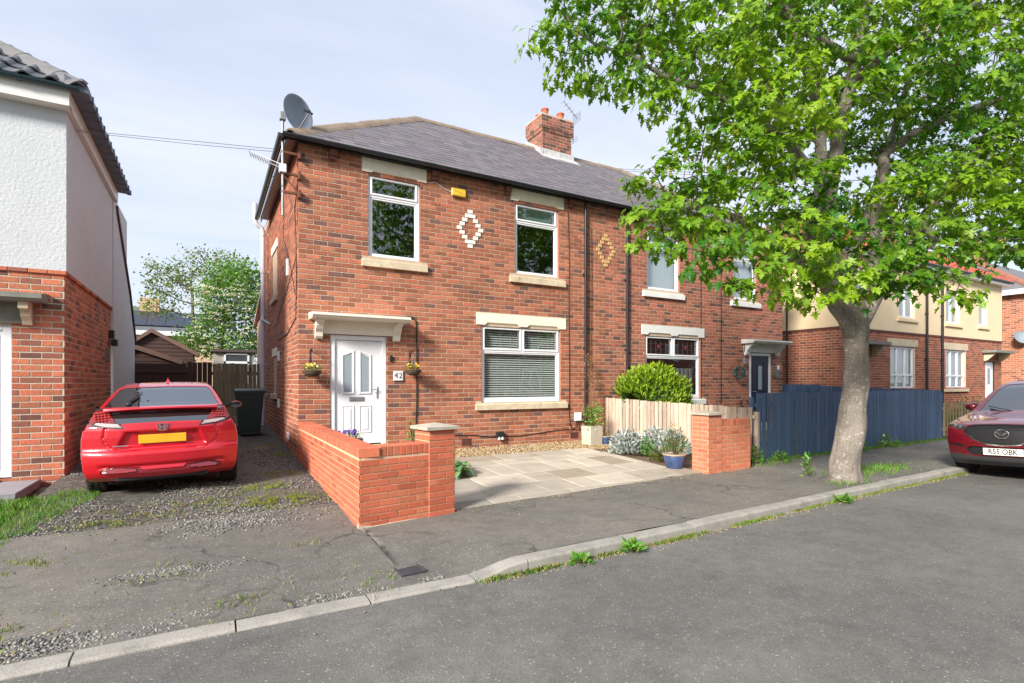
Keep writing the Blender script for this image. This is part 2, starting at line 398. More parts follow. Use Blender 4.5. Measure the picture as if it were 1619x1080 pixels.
# ================================================================== GROUND
def asphalt(name, base, patch, crack=0., gravel=0., fleck=.012, moss=0., bump=.5):
    m = bpy.data.materials.new(name); MATS[name] = m; m.use_nodes = True; t = m.node_tree; t.nodes.clear(); L = t.links.new
    o = N(t, 'ShaderNodeOutputMaterial'); p = N(t, 'ShaderNodeBsdfPrincipled'); p.inputs['Roughness'].default_value = .85; p.inputs['Specular IOR Level'].default_value = .3
    pos = N(t, 'ShaderNodeNewGeometry').outputs['Position']
    def noise(s, d=4, r=.6, dist=0.):
        n = N(t, 'ShaderNodeTexNoise'); n.inputs['Scale'].default_value = s; n.inputs['Detail'].default_value = d; n.inputs['Roughness'].default_value = r; n.inputs['Distortion'].default_value = dist; L(pos, n.inputs['Vector']); return n.outputs[0]
    def rng(s, a, b, c, d):
        n = N(t, 'ShaderNodeMapRange'); n.inputs[1].default_value = a; n.inputs[2].default_value = b; n.inputs[3].default_value = c; n.inputs[4].default_value = d; L(s, n.inputs[0]); return n.outputs[0]
    def mixc(f, a, col):
        n = N(t, 'ShaderNodeMix', data_type='RGBA'); L(f, n.inputs['Factor']); L(a, n.inputs['A'])
        if isinstance(col, tuple): n.inputs['B'].default_value = (*col, 1)
        else: L(col, n.inputs['B'])
        return n.outputs['Result']
    def scale(c, f):
        n = N(t, 'ShaderNodeVectorMath', operation='SCALE'); L(c, n.inputs[0]); L(f, n.inputs['Scale']); return n.outputs[0]
    rgb = N(t, 'ShaderNodeRGB'); rgb.outputs[0].default_value = (*base, 1); c = rgb.outputs[0]
    c = mixc(rng(noise(.45, 5), .42, .62, 0, .8), c, patch)
    c = mixc(rng(noise(2.3, 6, .65), .55, .75, 0, .55), c, tuple(x * .72 for x in base))
    c = scale(c, rng(noise(6., 6, .7), .3, .7, .84, 1.16))
    c = scale(c, rng(noise(75., 3, .7), .3, .7, .72, 1.28))
    vo = N(t, 'ShaderNodeTexVoronoi'); vo.inputs['Scale'].default_value = 120.; L(pos, vo.inputs['Vector'])
    sc_ = N(t, 'ShaderNodeSeparateColor'); L(vo.outputs['Color'], sc_.inputs[0])
    c = mixc(rng(sc_.outputs[0], 1 - fleck, 1 - fleck + .002, 0, .75), c, (.42, .40, .36))
    v2 = N(t, 'ShaderNodeTexVoronoi'); v2.inputs['Scale'].default_value = 26.; L(pos, v2.inputs['Vector'])
    s2 = N(t, 'ShaderNodeSeparateColor'); L(v2.outputs['Color'], s2.inputs[0])
    mm = N(t, 'ShaderNodeMath', operation='MULTIPLY'); L(rng(s2.outputs[1], .985, .988, 0, 1), mm.inputs[0]); L(rng(v2.outputs['Distance'], .12, .3, .7, 0), mm.inputs[1])
    c = mixc(mm.outputs[0], c, (.36, .32, .26))
    h = noise(95., 3, .7)
    if crack:
        wv = N(t, 'ShaderNodeVectorMath', operation='ADD'); nz = N(t, 'ShaderNodeTexNoise'); nz.inputs['Scale'].default_value = 2.2; nz.inputs['Detail'].default_value = 5; L(pos, nz.inputs['Vector'])
        L(pos, wv.inputs[0]); sc2 = N(t, 'ShaderNodeVectorMath', operation='SCALE'); sc2.inputs['Scale'].default_value = .7; L(nz.outputs['Color'], sc2.inputs[0]); L(sc2.outputs[0], wv.inputs[1])
        ve = N(t, 'ShaderNodeTexVoronoi', feature='DISTANCE_TO_EDGE'); ve.inputs['Scale'].default_value = .55; L(wv.outputs[0], ve.inputs['Vector'])
        k = N(t, 'ShaderNodeMath', operation='MULTIPLY'); L(rng(ve.outputs['Distance'], .004, .012, crack, 0), k.inputs[0]); L(rng(noise(.7), .45, .6, 0, 1), k.inputs[1])
        c = mixc(k.outputs[0], c, (.022, .02, .016))
    if gravel:
        # broken-up, stony ground with soil showing
        g = rng(noise(1.1, 6, .65), .40, .56, 0, gravel)
        vg = N(t, 'ShaderNodeTexVoronoi'); vg.inputs['Scale'].default_value = 34.; L(pos, vg.inputs['Vector'])
        sg = N(t, 'ShaderNodeSeparateColor'); L(vg.outputs['Color'], sg.inputs[0])
        gr = N(t, 'ShaderNodeValToRGB'); e = gr.color_ramp.elements; e[0].color = (.05, .05, .05, 1); e[1].color = (.30, .27, .23, 1); L(sg.outputs[0], gr.inputs[0])
        c = mixc(g, c, scale(gr.outputs[0], rng(vg.outputs['Distance'], .1, .6, 1.1, .4)))
        c = mixc(rng(noise(1.7, 5, .6), .58, .70, 0, .7), c, (.20, .135, .08))
    if moss:
        c = mixc(rng(noise(1.6, 8, .75, .3), .60, .70, 0, moss), c, (.12, .14, .035))
    L(c, p.inputs['Base Color'])
    bn = N(t, 'ShaderNodeBump'); bn.inputs['Strength'].default_value = bump; bn.inputs['Distance'].default_value = .012; L(h, bn.inputs['Height']); L(bn.outputs[0], p.inputs['Normal'])
    L(p.outputs[0], o.inputs[0]); return m
ROAD = asphalt('road_asphalt', (.132, .127, .119), (.178, .171, .158), crack=0, fleck=.012, bump=.55)
PAVE = asphalt('pavement_asphalt', (.135, .127, .114), (.195, .178, .154), crack=.6, fleck=.016, bump=.5)
DRIVE = asphalt('driveway_ground', (.125, .117, .105), (.17, .15, .125), crack=.6, gravel=.95, fleck=.02, moss=.55, bump=.8)
SOIL = mat('bark_soil', (.15, .10, .065), .95, .35, 14., fine=.35, fscale=60., bump=.8, bscale=35.)
KERB = mat('kerb_concrete', (.31, .29, .26), .9, .16, 4., fine=.22, fscale=90., bump=.4, bscale=60., blot=.6, blotcol=(.19, .18, .16), blotscale=3., blotth=.52)
GRAVEL = mat('golden_gravel', tint=True, rough=.9, var=.15, scale=40.)
STONES = mat('grey_stones', tint=True, rough=.9, var=.2, scale=40.)
GRASS = mat('grass', tint=True, rough=.6, var=.25, scale=3., trans=.25, spec=.25)
EARTH = mat('lawn_ground', (.075, .11, .028), .95, .35, 1.5, fine=.3, fscale=30.)
FAREARTH = mat('earth', (.10, .11, .05), .95, .3, .5)

def sheet(name, xs, ys, zf, m, parent=None):
    V = [(x, y, zf(x, y)) for y in ys for x in xs]; nx = len(xs)
    Fc = [(j * nx + i, j * nx + i + 1, (j + 1) * nx + i + 1, (j + 1) * nx + i) for j in range(len(ys) - 1) for i in range(nx - 1)]
    me = np_mesh(name, np.array(V), np.array(Fc), m, smooth=True); o = link(name, me, parent, 'structure'); return o
from mathutils import noise as mn
def wob(x, y, a=.012): return a * mn.noise(Vector((x * 1.3, y * 1.3, 0))) + a * .5 * mn.noise(Vector((x * 4, y * 4, 3)))
g = MB(); g.face([(-700, -700, -.45), (700, -700, -.45), (700, 700, -.45), (-700, 700, -.45)]); g.build('ground', FAREARTH, kind='structure')
# road, with a slight crown
fr = lambda a, b, s: list(np.arange(a, b + 1e-6, s))
rx = fr(-60, -6, 3) + fr(-5, 24, .5) + fr(27, 150, 6)
V = []; ny = 26
for j in range(ny):
    for x in rx:
        t = j / (ny - 1); y = kerb_y(x) + .05 - t * 8.6
        V.append((x, y, -.118 + .035 * math.sin(math.pi * t) + .003 * mn.noise(Vector((x * .8, y * .8, 0)))))
nx = len(rx)
link('road', np_mesh('road', np.array(V), np.array([(j * nx + i, (j + 1) * nx + i, (j + 1) * nx + i + 1, j * nx + i + 1) for j in range(ny - 1) for i in range(nx - 1)]), ROAD, smooth=True), kind='structure')
# far pavement opposite (behind the camera)
g = MB(); g.box(-60, 150, -17.6, -14.75, -.3, -.01); g.build('far_pavement', PAVE, kind='structure')
# pavement: one asphalt sheet from the kerb back to the walls
def back_y(x): return -3.3 if x < 0.03 else float(np.interp(x, [.04, 1.2, 6.0, 7.3, 8.0, 40], [-4.40, -4.16, -3.93, -3.93, -3.45, -3.45]))
px_ = fr(-40, -6, 2) + fr(-5.9, .0, .1) + [.029, .031] + fr(.1, 12, .1) + fr(12.5, 60, 1.5)
V = []; ny = 30
for j in range(ny):
    for x in px_:
        t = j / (ny - 1); y0 = kerb_y(x) + .15; y = y0 + t * (back_y(x) - y0)
        z = G(x, y) + wob(x, y)
        if x < 1.5 and y < -5.55:       # crumbled strip beside the dropped kerb
            z -= .022 * max(0, mn.noise(Vector((x * 1.1, y * 2.0, 5))) + .45) * dropk(x) * sm(-5.5, -5.75, y)
        V.append((x, y, z))
nx = len(px_)
link('pavement', np_mesh('pavement', np.array(V), np.array([(j * nx + i, j * nx + i + 1, (j + 1) * nx + i + 1, (j + 1) * nx + i) for j in range(ny - 1) for i in range(nx - 1)]), PAVE, smooth=True), kind='structure')
# driveway between the two houses
sheet('driveway', fr(-3.3, .06, .12), fr(-3.4, 9.2, .12), lambda x, y: G(x, y) - .004 + wob(x, y, .02) + (-.012 if y > -3.2 else -.012 * sm(-3.4, -3.2, y)), DRIVE)
sheet('garden', fr(-16, -3.25, 1.), fr(-3.4, 1, .4), lambda x, y: G(x, y) - .012, EARTH)
sheet('back_garden', fr(-40, 60, 4.), fr(8.6, 60, 3.), lambda x, y: .50 + .01 * y, EARTH)
sheet('side_garden', fr(14, 17.4, .85), fr(-3.5, 9, .5), lambda x, y: G(x, y) + .02, EARTH)
sheet('front_garden', fr(7.1, 40, 1.), fr(-3.5, .1, .4), lambda x, y: G(x, y) - .005, EARTH)
# kerb stones, one object each
kr = tag(bpy.data.objects.new('kerb', None), 'row of worn concrete kerb stones along the road edge', 'kerb'); COL.objects.link(kr); kr['kind'] = 'structure'; del kr['label']; del kr['category']
x = -9.3; L_ = .915
cuts = []
while x < 24:
    cuts.append(x); x += L_ * R.uniform(.96, 1.04)
cuts = [c + (.55 - min(cuts, key=lambda q: abs(q - .55))) for c in cuts]
for a, b in zip(cuts[:-1], cuts[1:]):
    if .4 < a < .6: b = 1.06
    elif .9 < a < 1.6 : a = 1.06
    if b - a < .25: continue
    kb = MB(); g_ = .006; jz = R.uniform(-.004, .004)
    n = 5; sec = []
    for i in range(n + 1):
        x = a + g_ + (b - a - 2 * g_) * i / n; yk = kerb_y(x); zt = -.004 - .088 * dropk(x) + jz + R.uniform(-.0015, .0015)
        sec.append([(x, yk - .006, -.2), (x, yk, min(zt - .018, zt * .5 - .03)), (x, yk + .004, zt - .016), (x, yk + .02, zt - .003), (x, yk + .09, zt), (x, yk + .158, zt - .001), (x, yk + .165, zt - .02), (x, yk + .165, -.2)])
    for i in range(n):
        for k in range(7): kb.face([sec[i][k], sec[i + 1][k], sec[i + 1][k + 1], sec[i][k + 1]])
    kb.face(sec[0]); kb.face(sec[-1][::-1])
    kb.build('kerb_stone', KERB, kr, autos=40)
g = MB()
# paving: individual slabs set in courses, each with its own tone except the shadow-tinted ones
pv = bpy.data.objects.new('paving', None); COL.objects.link(pv); pv['kind'] = 'structure'
SLAB = mat('paving_slab', tint=True, rough=.85, var=.14, scale=2.5, fine=.12, fscale=120., bump=.25, bscale=60., spec=.25, blot=.35, blotcol=(.20, .165, .12), blotscale=2.2, blotth=.56)
front = lambda x: float(np.interp(x, [1.15, 6.15], [-4.22, -3.86]))
ybk = -1.05; rows = [(-4.9, -3.92), (-3.91, -3.33), (-3.32, -2.72), (-2.71, -1.96), (-1.95, -1.55), (-1.54, -1.02)]
lim = lambda y: (1.12 if y < -3.3 else (1.5 if y < -2.7 else (2.15 if y < -1.9 else 2.5)))
rlim = lambda y: float(np.interp(y, [-4.0, -3.0, -1.6, -1.0], [6.1, 5.75, 5.75, 5.6]))
bx = fr(1.12, 6.1, .2); V = []
for x in bx:
    for t in np.linspace(0, 1, 12): y = front(x) + .01 + t * (-1.03 - front(x) - .01); V.append((x, y, G(x, max(y, -4.3)) + .005 if lim(y) < x + .05 and x < rlim(y) else G(x, max(y, -4.3)) - .03))
link('paving_bed', np_mesh('paving_bed', np.array(V), np.array([(i * 12 + j, (i + 1) * 12 + j, (i + 1) * 12 + j + 1, i * 12 + j + 1) for i in range(len(bx) - 1) for j in range(11)]), mat('joint_sand', (.21, .185, .145), .95, .25, 9., bump=.3), smooth=True), kind='structure')
rs = random.Random(5)
for (y0, y1) in rows:
    x = 1.13 - rs.uniform(0, .4)
    while x < 6.2:
        wd = rs.choice([.6, .9, .75, .6, .45, .9]); x0, x1 = max(x, lim(y0 + .3)) + .004, min(x + wd, rlim((y0 + y1) / 2)) - .004; x += wd
        if x1 - x0 < .12: continue
        ya0, ya1 = max(y0, front(x0)), max(y0, front(x1))
        if y1 - ya0 < .05: continue
        k = rs.uniform(.74, 1.14); tn = (.49 * k, .435 * k, .36 * k)
        if rs.random() < .14: tn = (.36, .30, .235)
        if x1 < 1.9 and y0 < -3.2: tn = (.27, .25, .22)  # cast shadow of the brick pier painted into these slabs' colour
        dz = rs.uniform(-.0015, .002); z = lambda X, Y: G(X, max(Y, -4.3)) + .012 + dz + (X - x0) * tl
        tl = rs.uniform(-.002, .002)
        b = MB(); e = .008
        top = [(x0 + e, ya0 + e), (x1 - e, ya1 + e), (x1 - e, y1 - .006 - e), (x0 + e, y1 - .006 - e)]; mid = [(x0, ya0), (x1, ya1), (x1, y1 - .006), (x0, y1 - .006)]
        T = [(X, Y, z(X, Y)) for X, Y in top]; Mi = [(X, Y, z(X, Y) - .006) for X, Y in mid]; B = [(X, Y, z(X, Y) - .06) for X, Y in mid]
        b.face(T, tn)
        for i in range(4):
            j = (i + 1) % 4; b.face([Mi[i], Mi[j], T[j], T[i]], tn); b.face([B[i], B[j], Mi[j], Mi[i]], tn)
        b.build('slab', SLAB, pv, fixn=False)
sheet('garden_bed', fr(.05, 7.5, .15), fr(-4.25, .05, .15), lambda x, y: G(x, y) - .012 + .012 * mn.noise(Vector((x * 3, y * 3, 1))), SOIL)

# scattered stones: one joined mass each
def stones(name, pts, m, pals, smin, smax, kind='stuff'):
    base = np.array([(1, 0, 0), (-1, 0, 0), (0, 1, 0), (0, -1, 0), (0, 0, 1), (0, 0, -1)], float); fc = np.array([(0, 2, 4), (2, 1, 4), (1, 3, 4), (3, 0, 4), (2, 0, 5), (1, 2, 5), (3, 1, 5), (0, 3, 5)])
    n = len(pts); P = np.array(pts); sc = NP.uniform(smin, smax, (n, 1)) * NP.uniform(.6, 1.3, (n, 3)); sc[:, 2] *= .7
    an = NP.uniform(0, 6.28, n); ca, sa = np.cos(an)[:, None], np.sin(an)[:, None]
    jv = base[None] * sc[:, None] + NP.normal(0, .15, (n, 6, 3)) * sc[:, None]
    V = np.stack([jv[..., 0] * ca - jv[..., 1] * sa, jv[..., 0] * sa + jv[..., 1] * ca, jv[..., 2]], -1) + P[:, None]
    Fc = (fc[None] + (np.arange(n) * 6)[:, None, None]).reshape(-1, 3)
    pl = np.array(pals)[NP.integers(0, len(pals), n)] * NP.uniform(.75, 1.2, (n, 1))
    return link(name, np_mesh(name, V.reshape(-1, 3), Fc, m, np.repeat(pl, 8, 0)), kind=kind)
gp = []
while len(gp) < 9500:
    x, y = R.uniform(1.2, 7.0), R.uniform(-2.7, -.02)
    if x < 2.45 + .3 * (y + 1.6) and y < -1.5 and R.random() < .9: continue
    edge = -1.06 + (.06 * mn.noise(Vector((x * 2, 0, 0))))
    if y < edge and 2.5 < x < 5.75 - .1: continue
    if x > 5.6 and y < -1.15 - .12 * R.random(): continue
    if y < -2.2: continue
    gp.append((x, y, G(x, y) + R.uniform(-.004, .012)))
stones('gravel_bed', gp, GRAVEL, [(.52, .36, .17), (.60, .45, .25), (.42, .27, .12), (.62, .52, .36), (.36, .25, .15)], .008, .016)
sp = []
while len(sp) < 6500:
    x, y = R.uniform(-3.2, .0), R.uniform(-4.0, 2.)
    n = mn.noise(Vector((x * 1.1, y * 1.1, 9))) + .35 * mn.noise(Vector((x * 4, y * 4, 2))) + (.25 if -3.3 < y < -1.6 else -.1)
    if n > R.uniform(-.05, .35): sp.append((x, y, G(x, y) + wob(x, y, .02) - .003))
while len(sp) < 7600:                       # the pile of loose stones in front of the wall
    x, y = R.gauss(-1.05, .38), R.gauss(-3.62, .17); sp.append((x, y, G(x, y) + wob(x, y) + .004))
while len(sp) < 10000:                      # broken strip along the dropped kerb
    x, y = R.uniform(-3.6, .35), R.gauss(-5.87, .09)
    n = mn.noise(Vector((x * 1.1, y * 2.0, 5)))
    if n > -.35 and y > kerb_y(x) + .18 and R.random() < .15 + n: sp.append((x, y, G(x, y) + wob(x, y) - .012))
while len(sp) < 10500:
    x, y = R.gauss(-1.65, .22), R.gauss(-5.0, .06); sp.append((x, y, G(x, y) + wob(x, y)))
stones('loose_stones', sp, STONES, [(.13, .13, .13), (.20, .195, .19), (.27, .25, .22), (.09, .09, .092), (.33, .30, .25)], .006, .016)
# litter: small pale petals, bits of leaf
lp = []
for _ in range(420):
    x = R.uniform(-1, 14); y = R.choice([R.gauss(-4.3, .25), R.uniform(-6, -3.6), kerb_y(x) - abs(R.gauss(0, .25)), R.uniform(-14, -6.2)])
    if y > back_y(x) or (-6.3 > y and False): continue
    lp.append((x, y, (G(x, y) + .006) if y > kerb_y(x) + .1 else -.105))
for _ in range(1500):
    x = R.uniform(.5, 13); lp.append((x, kerb_y(x) - abs(R.gauss(0, .05)), -.114))
for _ in range(500):
    x = R.uniform(1.2, 12); lp.append((x, back_y(x) - abs(R.gauss(0, .12)), G(x, back_y(x)) + .008))
litter = stones('leaf_litter', lp, STONES, [(.36, .29, .17), (.42, .38, .31), (.30, .2, .09), (.36, .30, .12)], .004, .011)
for _ in range(1): pass
# grass, moss and weeds as blades
def blades(name, pts, hmin, hmax, wd, cols, lean=.5, m=None, kind='stuff', parent=None):
    n = len(pts); P = np.array(pts); a = NP.uniform(0, 6.28, n); h = NP.uniform(hmin, hmax, n); l = NP.uniform(.1, lean, n) * h
    dx, dy = np.cos(a), np.sin(a); b = a + NP.uniform(-1.9, 1.9, n)
    wv = np.stack([-np.sin(a) * wd, np.cos(a) * wd, np.zeros(n)], 1)
    mid = P + np.stack([np.cos(b) * l * .35, np.sin(b) * l * .35, h * .6], 1); tip = P + np.stack([np.cos(b) * l, np.sin(b) * l, h * .95], 1)
    V = np.stack([P - wv, P + wv, mid + wv * .8, mid - wv * .8, tip], 1).reshape(-1, 3); o = (np.arange(n) * 5)[:, None]
    Fc = np.concatenate([o + np.array([[0, 1, 2]]), o + np.array([[0, 2, 3]]), o + np.array([[3, 2, 4]])], 1).reshape(-1, 3)
    c = np.array(cols)[NP.integers(0, len(cols), n)] * NP.uniform(.7, 1.3, (n, 1))
    return link(name, np_mesh(name, V, Fc, m or GRASS, np.repeat(c, 3, 0)), parent, kind)
GC = [(.075, .22, .025), (.11, .28, .03), (.18, .32, .05), (.06, .17, .022), (.24, .26, .08)]
MC = [(.16, .25, .04), (.22, .30, .05), (.12, .20, .03), (.34, .30, .11), (.28, .20, .09)]
gp = []
while len(gp) < 15000:
    x, y = R.uniform(-5.2, -2.55), R.uniform(-3.9, -1.25)
    lim_ = np.interp(y, [-3.9, -3.2, -2.2, -1.3], [-3.15, -3.02, -2.75, -2.62])
    if x < lim_ + .12 * mn.noise(Vector((x * 5, y * 5, 0))) and not (x < -3.1 and y > -1.5): gp.append((x, y, G(x, y) - .01))
blades('grass_verge', gp, .02, .075, .003, GC, .9)
gp = []
for cx, cy, r, n in [(-.62, -2.85, .25, 3600), (-.72, -2.0, .16, 1200), (-1.9, -2.75, .4, 900), (-1.2, -2.5, .25, 250), (-2.45, -3.1, .22, 600), (-.45, -1.2, .18, 500), (-.2, .6, .2, 500), (-.25, 1.8, .15, 300), (-2.85, -4.2, .2, 500), (-1.7, -5.02, .18, 250), (-1.2, -5.75, .2, 200), (-.1, -5.72, .25, 350), (-2.6, -5.6, .2, 250), (-.1, -3.7, .1, 150), (-.6, -4.75, .1, 80)]:
    for _ in range(n):
        x, y = R.gauss(cx, r), R.gauss(cy, r * .75)
        if x < -.02 and mn.noise(Vector((x * 6, y * 6, 0))) > .0: gp.append((x, y, G(x, y) + wob(x, y) - .004))
blades('moss_patches', gp, .012, .045, .004, MC, 1.2)
gp = []
for i in range(7500):
    x = R.uniform(.55, 11); n = mn.noise(Vector((x * 1.5, 0, 4))) + .5 * mn.noise(Vector((x * 6, 0, 1)))
    if n > R.uniform(-.45, .35): gp.append((x, kerb_y(x) - abs(R.gauss(.01, .022)), -.118))
blades('kerb_grass', gp, .015, .06, .004, GC[:2] + MC + MC, 1.2)
gp = []
for cx, cy, rx_, ry_, n in [(9.15, -5.15, .45, .16, 900), (8.0, -5.2, .25, .15, 250), (7.35, -5.6, .25, .1, 200), (9.0, -3.62, .8, .05, 500), (11.6, -3.6, 1.5, .06, 1100), (14.2, -3.55, 1.2, .05, 500), (8.0, -3.9, .4, .06, 180)]:
    for _ in range(n):
        x, y = R.gauss(cx, rx_), R.gauss(cy, ry_); gp.append((x, y, G(x, y)))
blades('pavement_grass', gp, .02, .09, .005, GC, .9)
gp = [(x, y, G(x, y)) for x, y in ((R.uniform(15.9, 23), R.uniform(-3.4, -.4)) for _ in range(6000))]
blades('lawn_grass', gp, .12, .45, .008, [(.13, .24, .03), (.19, .27, .05), (.10, .20, .02)], .5)
# inspection cover in the pavement
dc = thing('drain_cover', 'small rectangular iron cover set in the pavement before the low wall', 'drain cover', (.12, -5.72, G(.12, -5.72)), rad(6))
IRON = mat('cast_iron', (.075, .075, .085), .55, .2, 12., metal=.4, bump=.2)
b = MB(); zz = .012
b.cbox(-.115, .115, -.115, -.095, -.02, zz, .003); b.cbox(-.115, .115, .095, .115, -.02, zz, .003); b.cbox(-.115, -.095, -.094, .094, -.02, zz, .003); b.cbox(.095, .115, -.094, .094, -.02, zz, .003)
f_ = link('frame', b.mesh('frame', IRON), dc, local=True)
b = MB(); b.cbox(-.092, .092, -.092, .092, -.02, zz - .004, .003)
for i in range(5): b.cbox(-.08, .08, -.075 + i * .034, -.06 + i * .034, zz - .004, zz - .001, .001)
link('lid', b.mesh('lid', IRON), dc, local=True)
# ================================================================== HOUSES
def lintel(parent, x0, x1, z0, z1, m, y=-.03, cuts=None):
    b = MB(); h = .055; s = .06
    cuts = cuts or [(x0 + .18, x1 - .18)]
    pl = [(x0, z1), (x0, z0)]
    for c0, c1 in cuts: pl += [(c0, z0), (c0 + s, z0 + h), (c1 - s, z0 + h), (c1, z0)]
    pl += [(x1, z0), (x1, z1)]
    b.prism([(x, y, z) for x, z in pl], (0, .16 - y, 0))
    for c0, c1 in cuts:
        b.face([(c0 + s, y + .004, z0 + h), (c1 - s, y + .004, z0 + h), (c1, y + .05, z0 + .002), (c0, y + .05, z0 + .002)])
        b.face([(c0, y + .05, z0 + .002), (c1, y + .05, z0 + .002), (c1, .1, z0 + .002), (c0, .1, z0 + .002)])
    return b.build('lintel', m, parent)
def sill(parent, x0, x1, z0, z1, m, y=-.075):
    b = MB(); b.prism([(x0, .12, z0), (x0, y, z0), (x0, y, z1 - .035), (x0, y + .02, z1 - .02), (x0, .12, z1)], (x1 - x0, 0, 0))
    o = b.build('sill', m, parent); return o
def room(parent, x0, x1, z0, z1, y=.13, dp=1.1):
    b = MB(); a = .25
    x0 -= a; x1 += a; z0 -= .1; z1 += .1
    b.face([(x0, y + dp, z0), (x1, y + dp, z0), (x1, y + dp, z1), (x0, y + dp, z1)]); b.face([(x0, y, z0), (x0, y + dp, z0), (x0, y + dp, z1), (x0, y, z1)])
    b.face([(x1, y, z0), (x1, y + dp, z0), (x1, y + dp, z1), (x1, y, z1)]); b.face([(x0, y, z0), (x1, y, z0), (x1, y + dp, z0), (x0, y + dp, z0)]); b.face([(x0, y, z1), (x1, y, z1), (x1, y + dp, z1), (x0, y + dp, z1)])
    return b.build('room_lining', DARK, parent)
def window(parent, x0, x1, z0, z1, zt=None, split=None, y=.035, blind=None, m=UPVC, fw=.062, opener=True, lead=False):
    b = MB(); d = .07; e = .008
    def mem(a0, a1, c0, c1, yy=y, dd=d): b.cbox(a0, a1, yy, yy + dd, c0, c1, e)
    mem(x0, x0 + fw, z0, z1); mem(x1 - fw, x1, z0, z1); mem(x0 + fw, x1 - fw, z1 - fw, z1); mem(x0 + fw, x1 - fw, z0, z0 + fw * 1.3)
    panes = []
    if zt is None: panes.append((x0 + fw, x1 - fw, z0 + fw * 1.3, z1 - fw))
    else:
        mem(x0 + fw, x1 - fw, zt - fw / 2, zt + fw / 2)
        panes.append((x0 + fw, x1 - fw, z0 + fw * 1.3, zt - fw / 2))
        xs = [x0 + fw] + ([] if not split else split) + [x1 - fw]
        for i in range(len(xs) - 1):
            a, c = xs[i] + (0 if i == 0 else fw / 2), xs[i + 1] - (0 if i == len(xs) - 2 else fw / 2)
            if i: mem(xs[i] - fw / 2, xs[i] + fw / 2, zt + fw / 2, z1 - fw)
            if opener:
                s = .04; yy = y - .018; q = .004
                A0, A1, C0, C1 = a - .015, c + .015, zt + fw / 2 - .015, z1 - fw + .015
                mem(A0, A0 + s, C0, C1, yy, .05); mem(A1 - s, A1, C0, C1, yy, .05); mem(A0 + s, A1 - s, C1 - s, C1, yy, .05); mem(A0 + s, A1 - s, C0, C0 + s, yy, .05)
                panes.append((A0 + s, A1 - s, C0 + s, C1 - s))
            else: panes.append((a, c, zt + fw / 2, z1 - fw))
    # inner bead round the main light
    a, c, p, q = panes[0]; s = .03
    for bb in ((a, a + s, p, q), (c - s, c, p, q), (a + s, c - s, p, p + s), (a + s, c - s, q - s, q)): b.cbox(bb[0], bb[1], y + .012, y + .05, bb[2], bb[3], .005)
    w_ = b.build('window', m, parent)
    for (a, c, p, q) in panes:
        g = MB(); g.face([(a - .005, y + .04, p - .005), (c + .005, y + .04, p - .005), (c + .005, y + .04, q + .005), (a - .005, y + .04, q + .005)]); g.build('pane', GLASS, w_, fixn=False)
        if lead:
            l = MB()
            for k in range(1, 5): xx = a + (c - a) * k / 5; l.box(xx - .0025, xx + .0025, y + .034, y + .039, p, q)
            for k in range(1, 3): zz = p + (q - p) * k / 3; l.box(a, c, y + .0335, y + .0385, zz - .0025, zz + .0025)
            if q - p < .5: l.build('glazing_lead', LEADC, w_)
            if q - p < .5:
                f = MB(); cx, cz = (a + c) / 2, (p + q) / 2
                for k in range(6):
                    an = k * math.pi / 3; f.lathe([(0, 0), (.022, .0), (0, .003)], (cx + .03 * math.cos(an), y + .031, cz + .03 * math.sin(an)), 8, Matrix.Rotation(rad(90), 4, 'X'))
                f.build('stained_glass', ROSE, w_)
    room(w_, x0, x1, z0, z1)
    return w_, panes
LEADC = mat('lead_came', (.08, .08, .09), .5); ROSE = mat('rose_glass', (.25, .03, .04), .2)
def slats(w_, pane, y=.14, pitch=.05, m=BLIND, ang=50, dpt=.036):
    a, c, p, q = pane; b = MB(); z = p + .02
    dy = dpt / 2 * math.cos(rad(ang)); dz = dpt / 2 * math.sin(rad(ang))
    while z < q - .02:
        b.face([(a, y - dy, z - dz), (c, y - dy, z - dz), (c, y + dy, z + dz), (a, y + dy, z + dz)]); b.face([(a, y - dy, z - dz + .003), (c, y - dy, z - dz + .003), (c, y - dy, z - dz), (a, y - dy, z - dz)])
        z += pitch
    for k in (.2, .5, .8): x = a + (c - a) * k; b.box(x - .002, x + .002, y - .02, y - .017, p, q)
    o = b.build('blind', m, w_, kind='stuff', fixn=False); return o
def canopy(parent, x0, x1, z0, m, pz, back=(.25, 1.78), outer=.45):
    """flat porch hood on two scrolled brackets"""
    mid = (x0 + x1) / 2
    b = MB(); b.prism([(x0, .02, pz - .02), (x0, -outer + .05, pz - .02), (x0, -outer + .02, pz + .015), (x0, -outer, pz + .03), (x0, -outer, pz + .075), (x0, .02, pz + .105)], (x1 - x0, 0, 0))
    o = b.build('canopy', m, parent)
    b = MB(); b.box(x0 + .10, x1 - .10, -.05, .03, z0, pz - .022); b.build('fascia_board', m, o)
    for xx in (x0 + .10, x1 - .10 - .13):
        b = MB(); pr = [(-.02, z0 - .10), (-.07, z0 - .10), (-.10, z0 - .06), (-.12, z0 + .02), (-.17, z0 + .07), (-.21, z0 + .13), (-.21, z0 + .16), (-.26, z0 + .165), (-.30, z0 + .20), (-.31, z0 + .26), (-.345, z0 + .265), (-.345, pz - .021), (-.02, pz - .021)]
        b.prism([(xx, a, c) for a, c in pr], (.13, 0, 0)); b.build('bracket', m, o)
    return o
def pipe(parent, x, y, z0, z1, r=.034, m=BLACKP, name='downpipe'):
    b = MB(); b.tube([(x, y, z0), (x, y, z1)], r, 10)
    z = z0 + .4
    while z < z1: b.tube([(x, y, z), (x, y, z + .06)], r * 1.22, 10); b.box(x - .06, x + .06, y + r * .6, y + r * 1.5, z + .015, z + .04); z += 1.75
    return b.build(name, m, parent, autos=40)
PALH = pal((.385, .138, .080), 15, .30, [(.27, .10, .072), (.17, .085, .07), (.34, .13, .08)], 8)
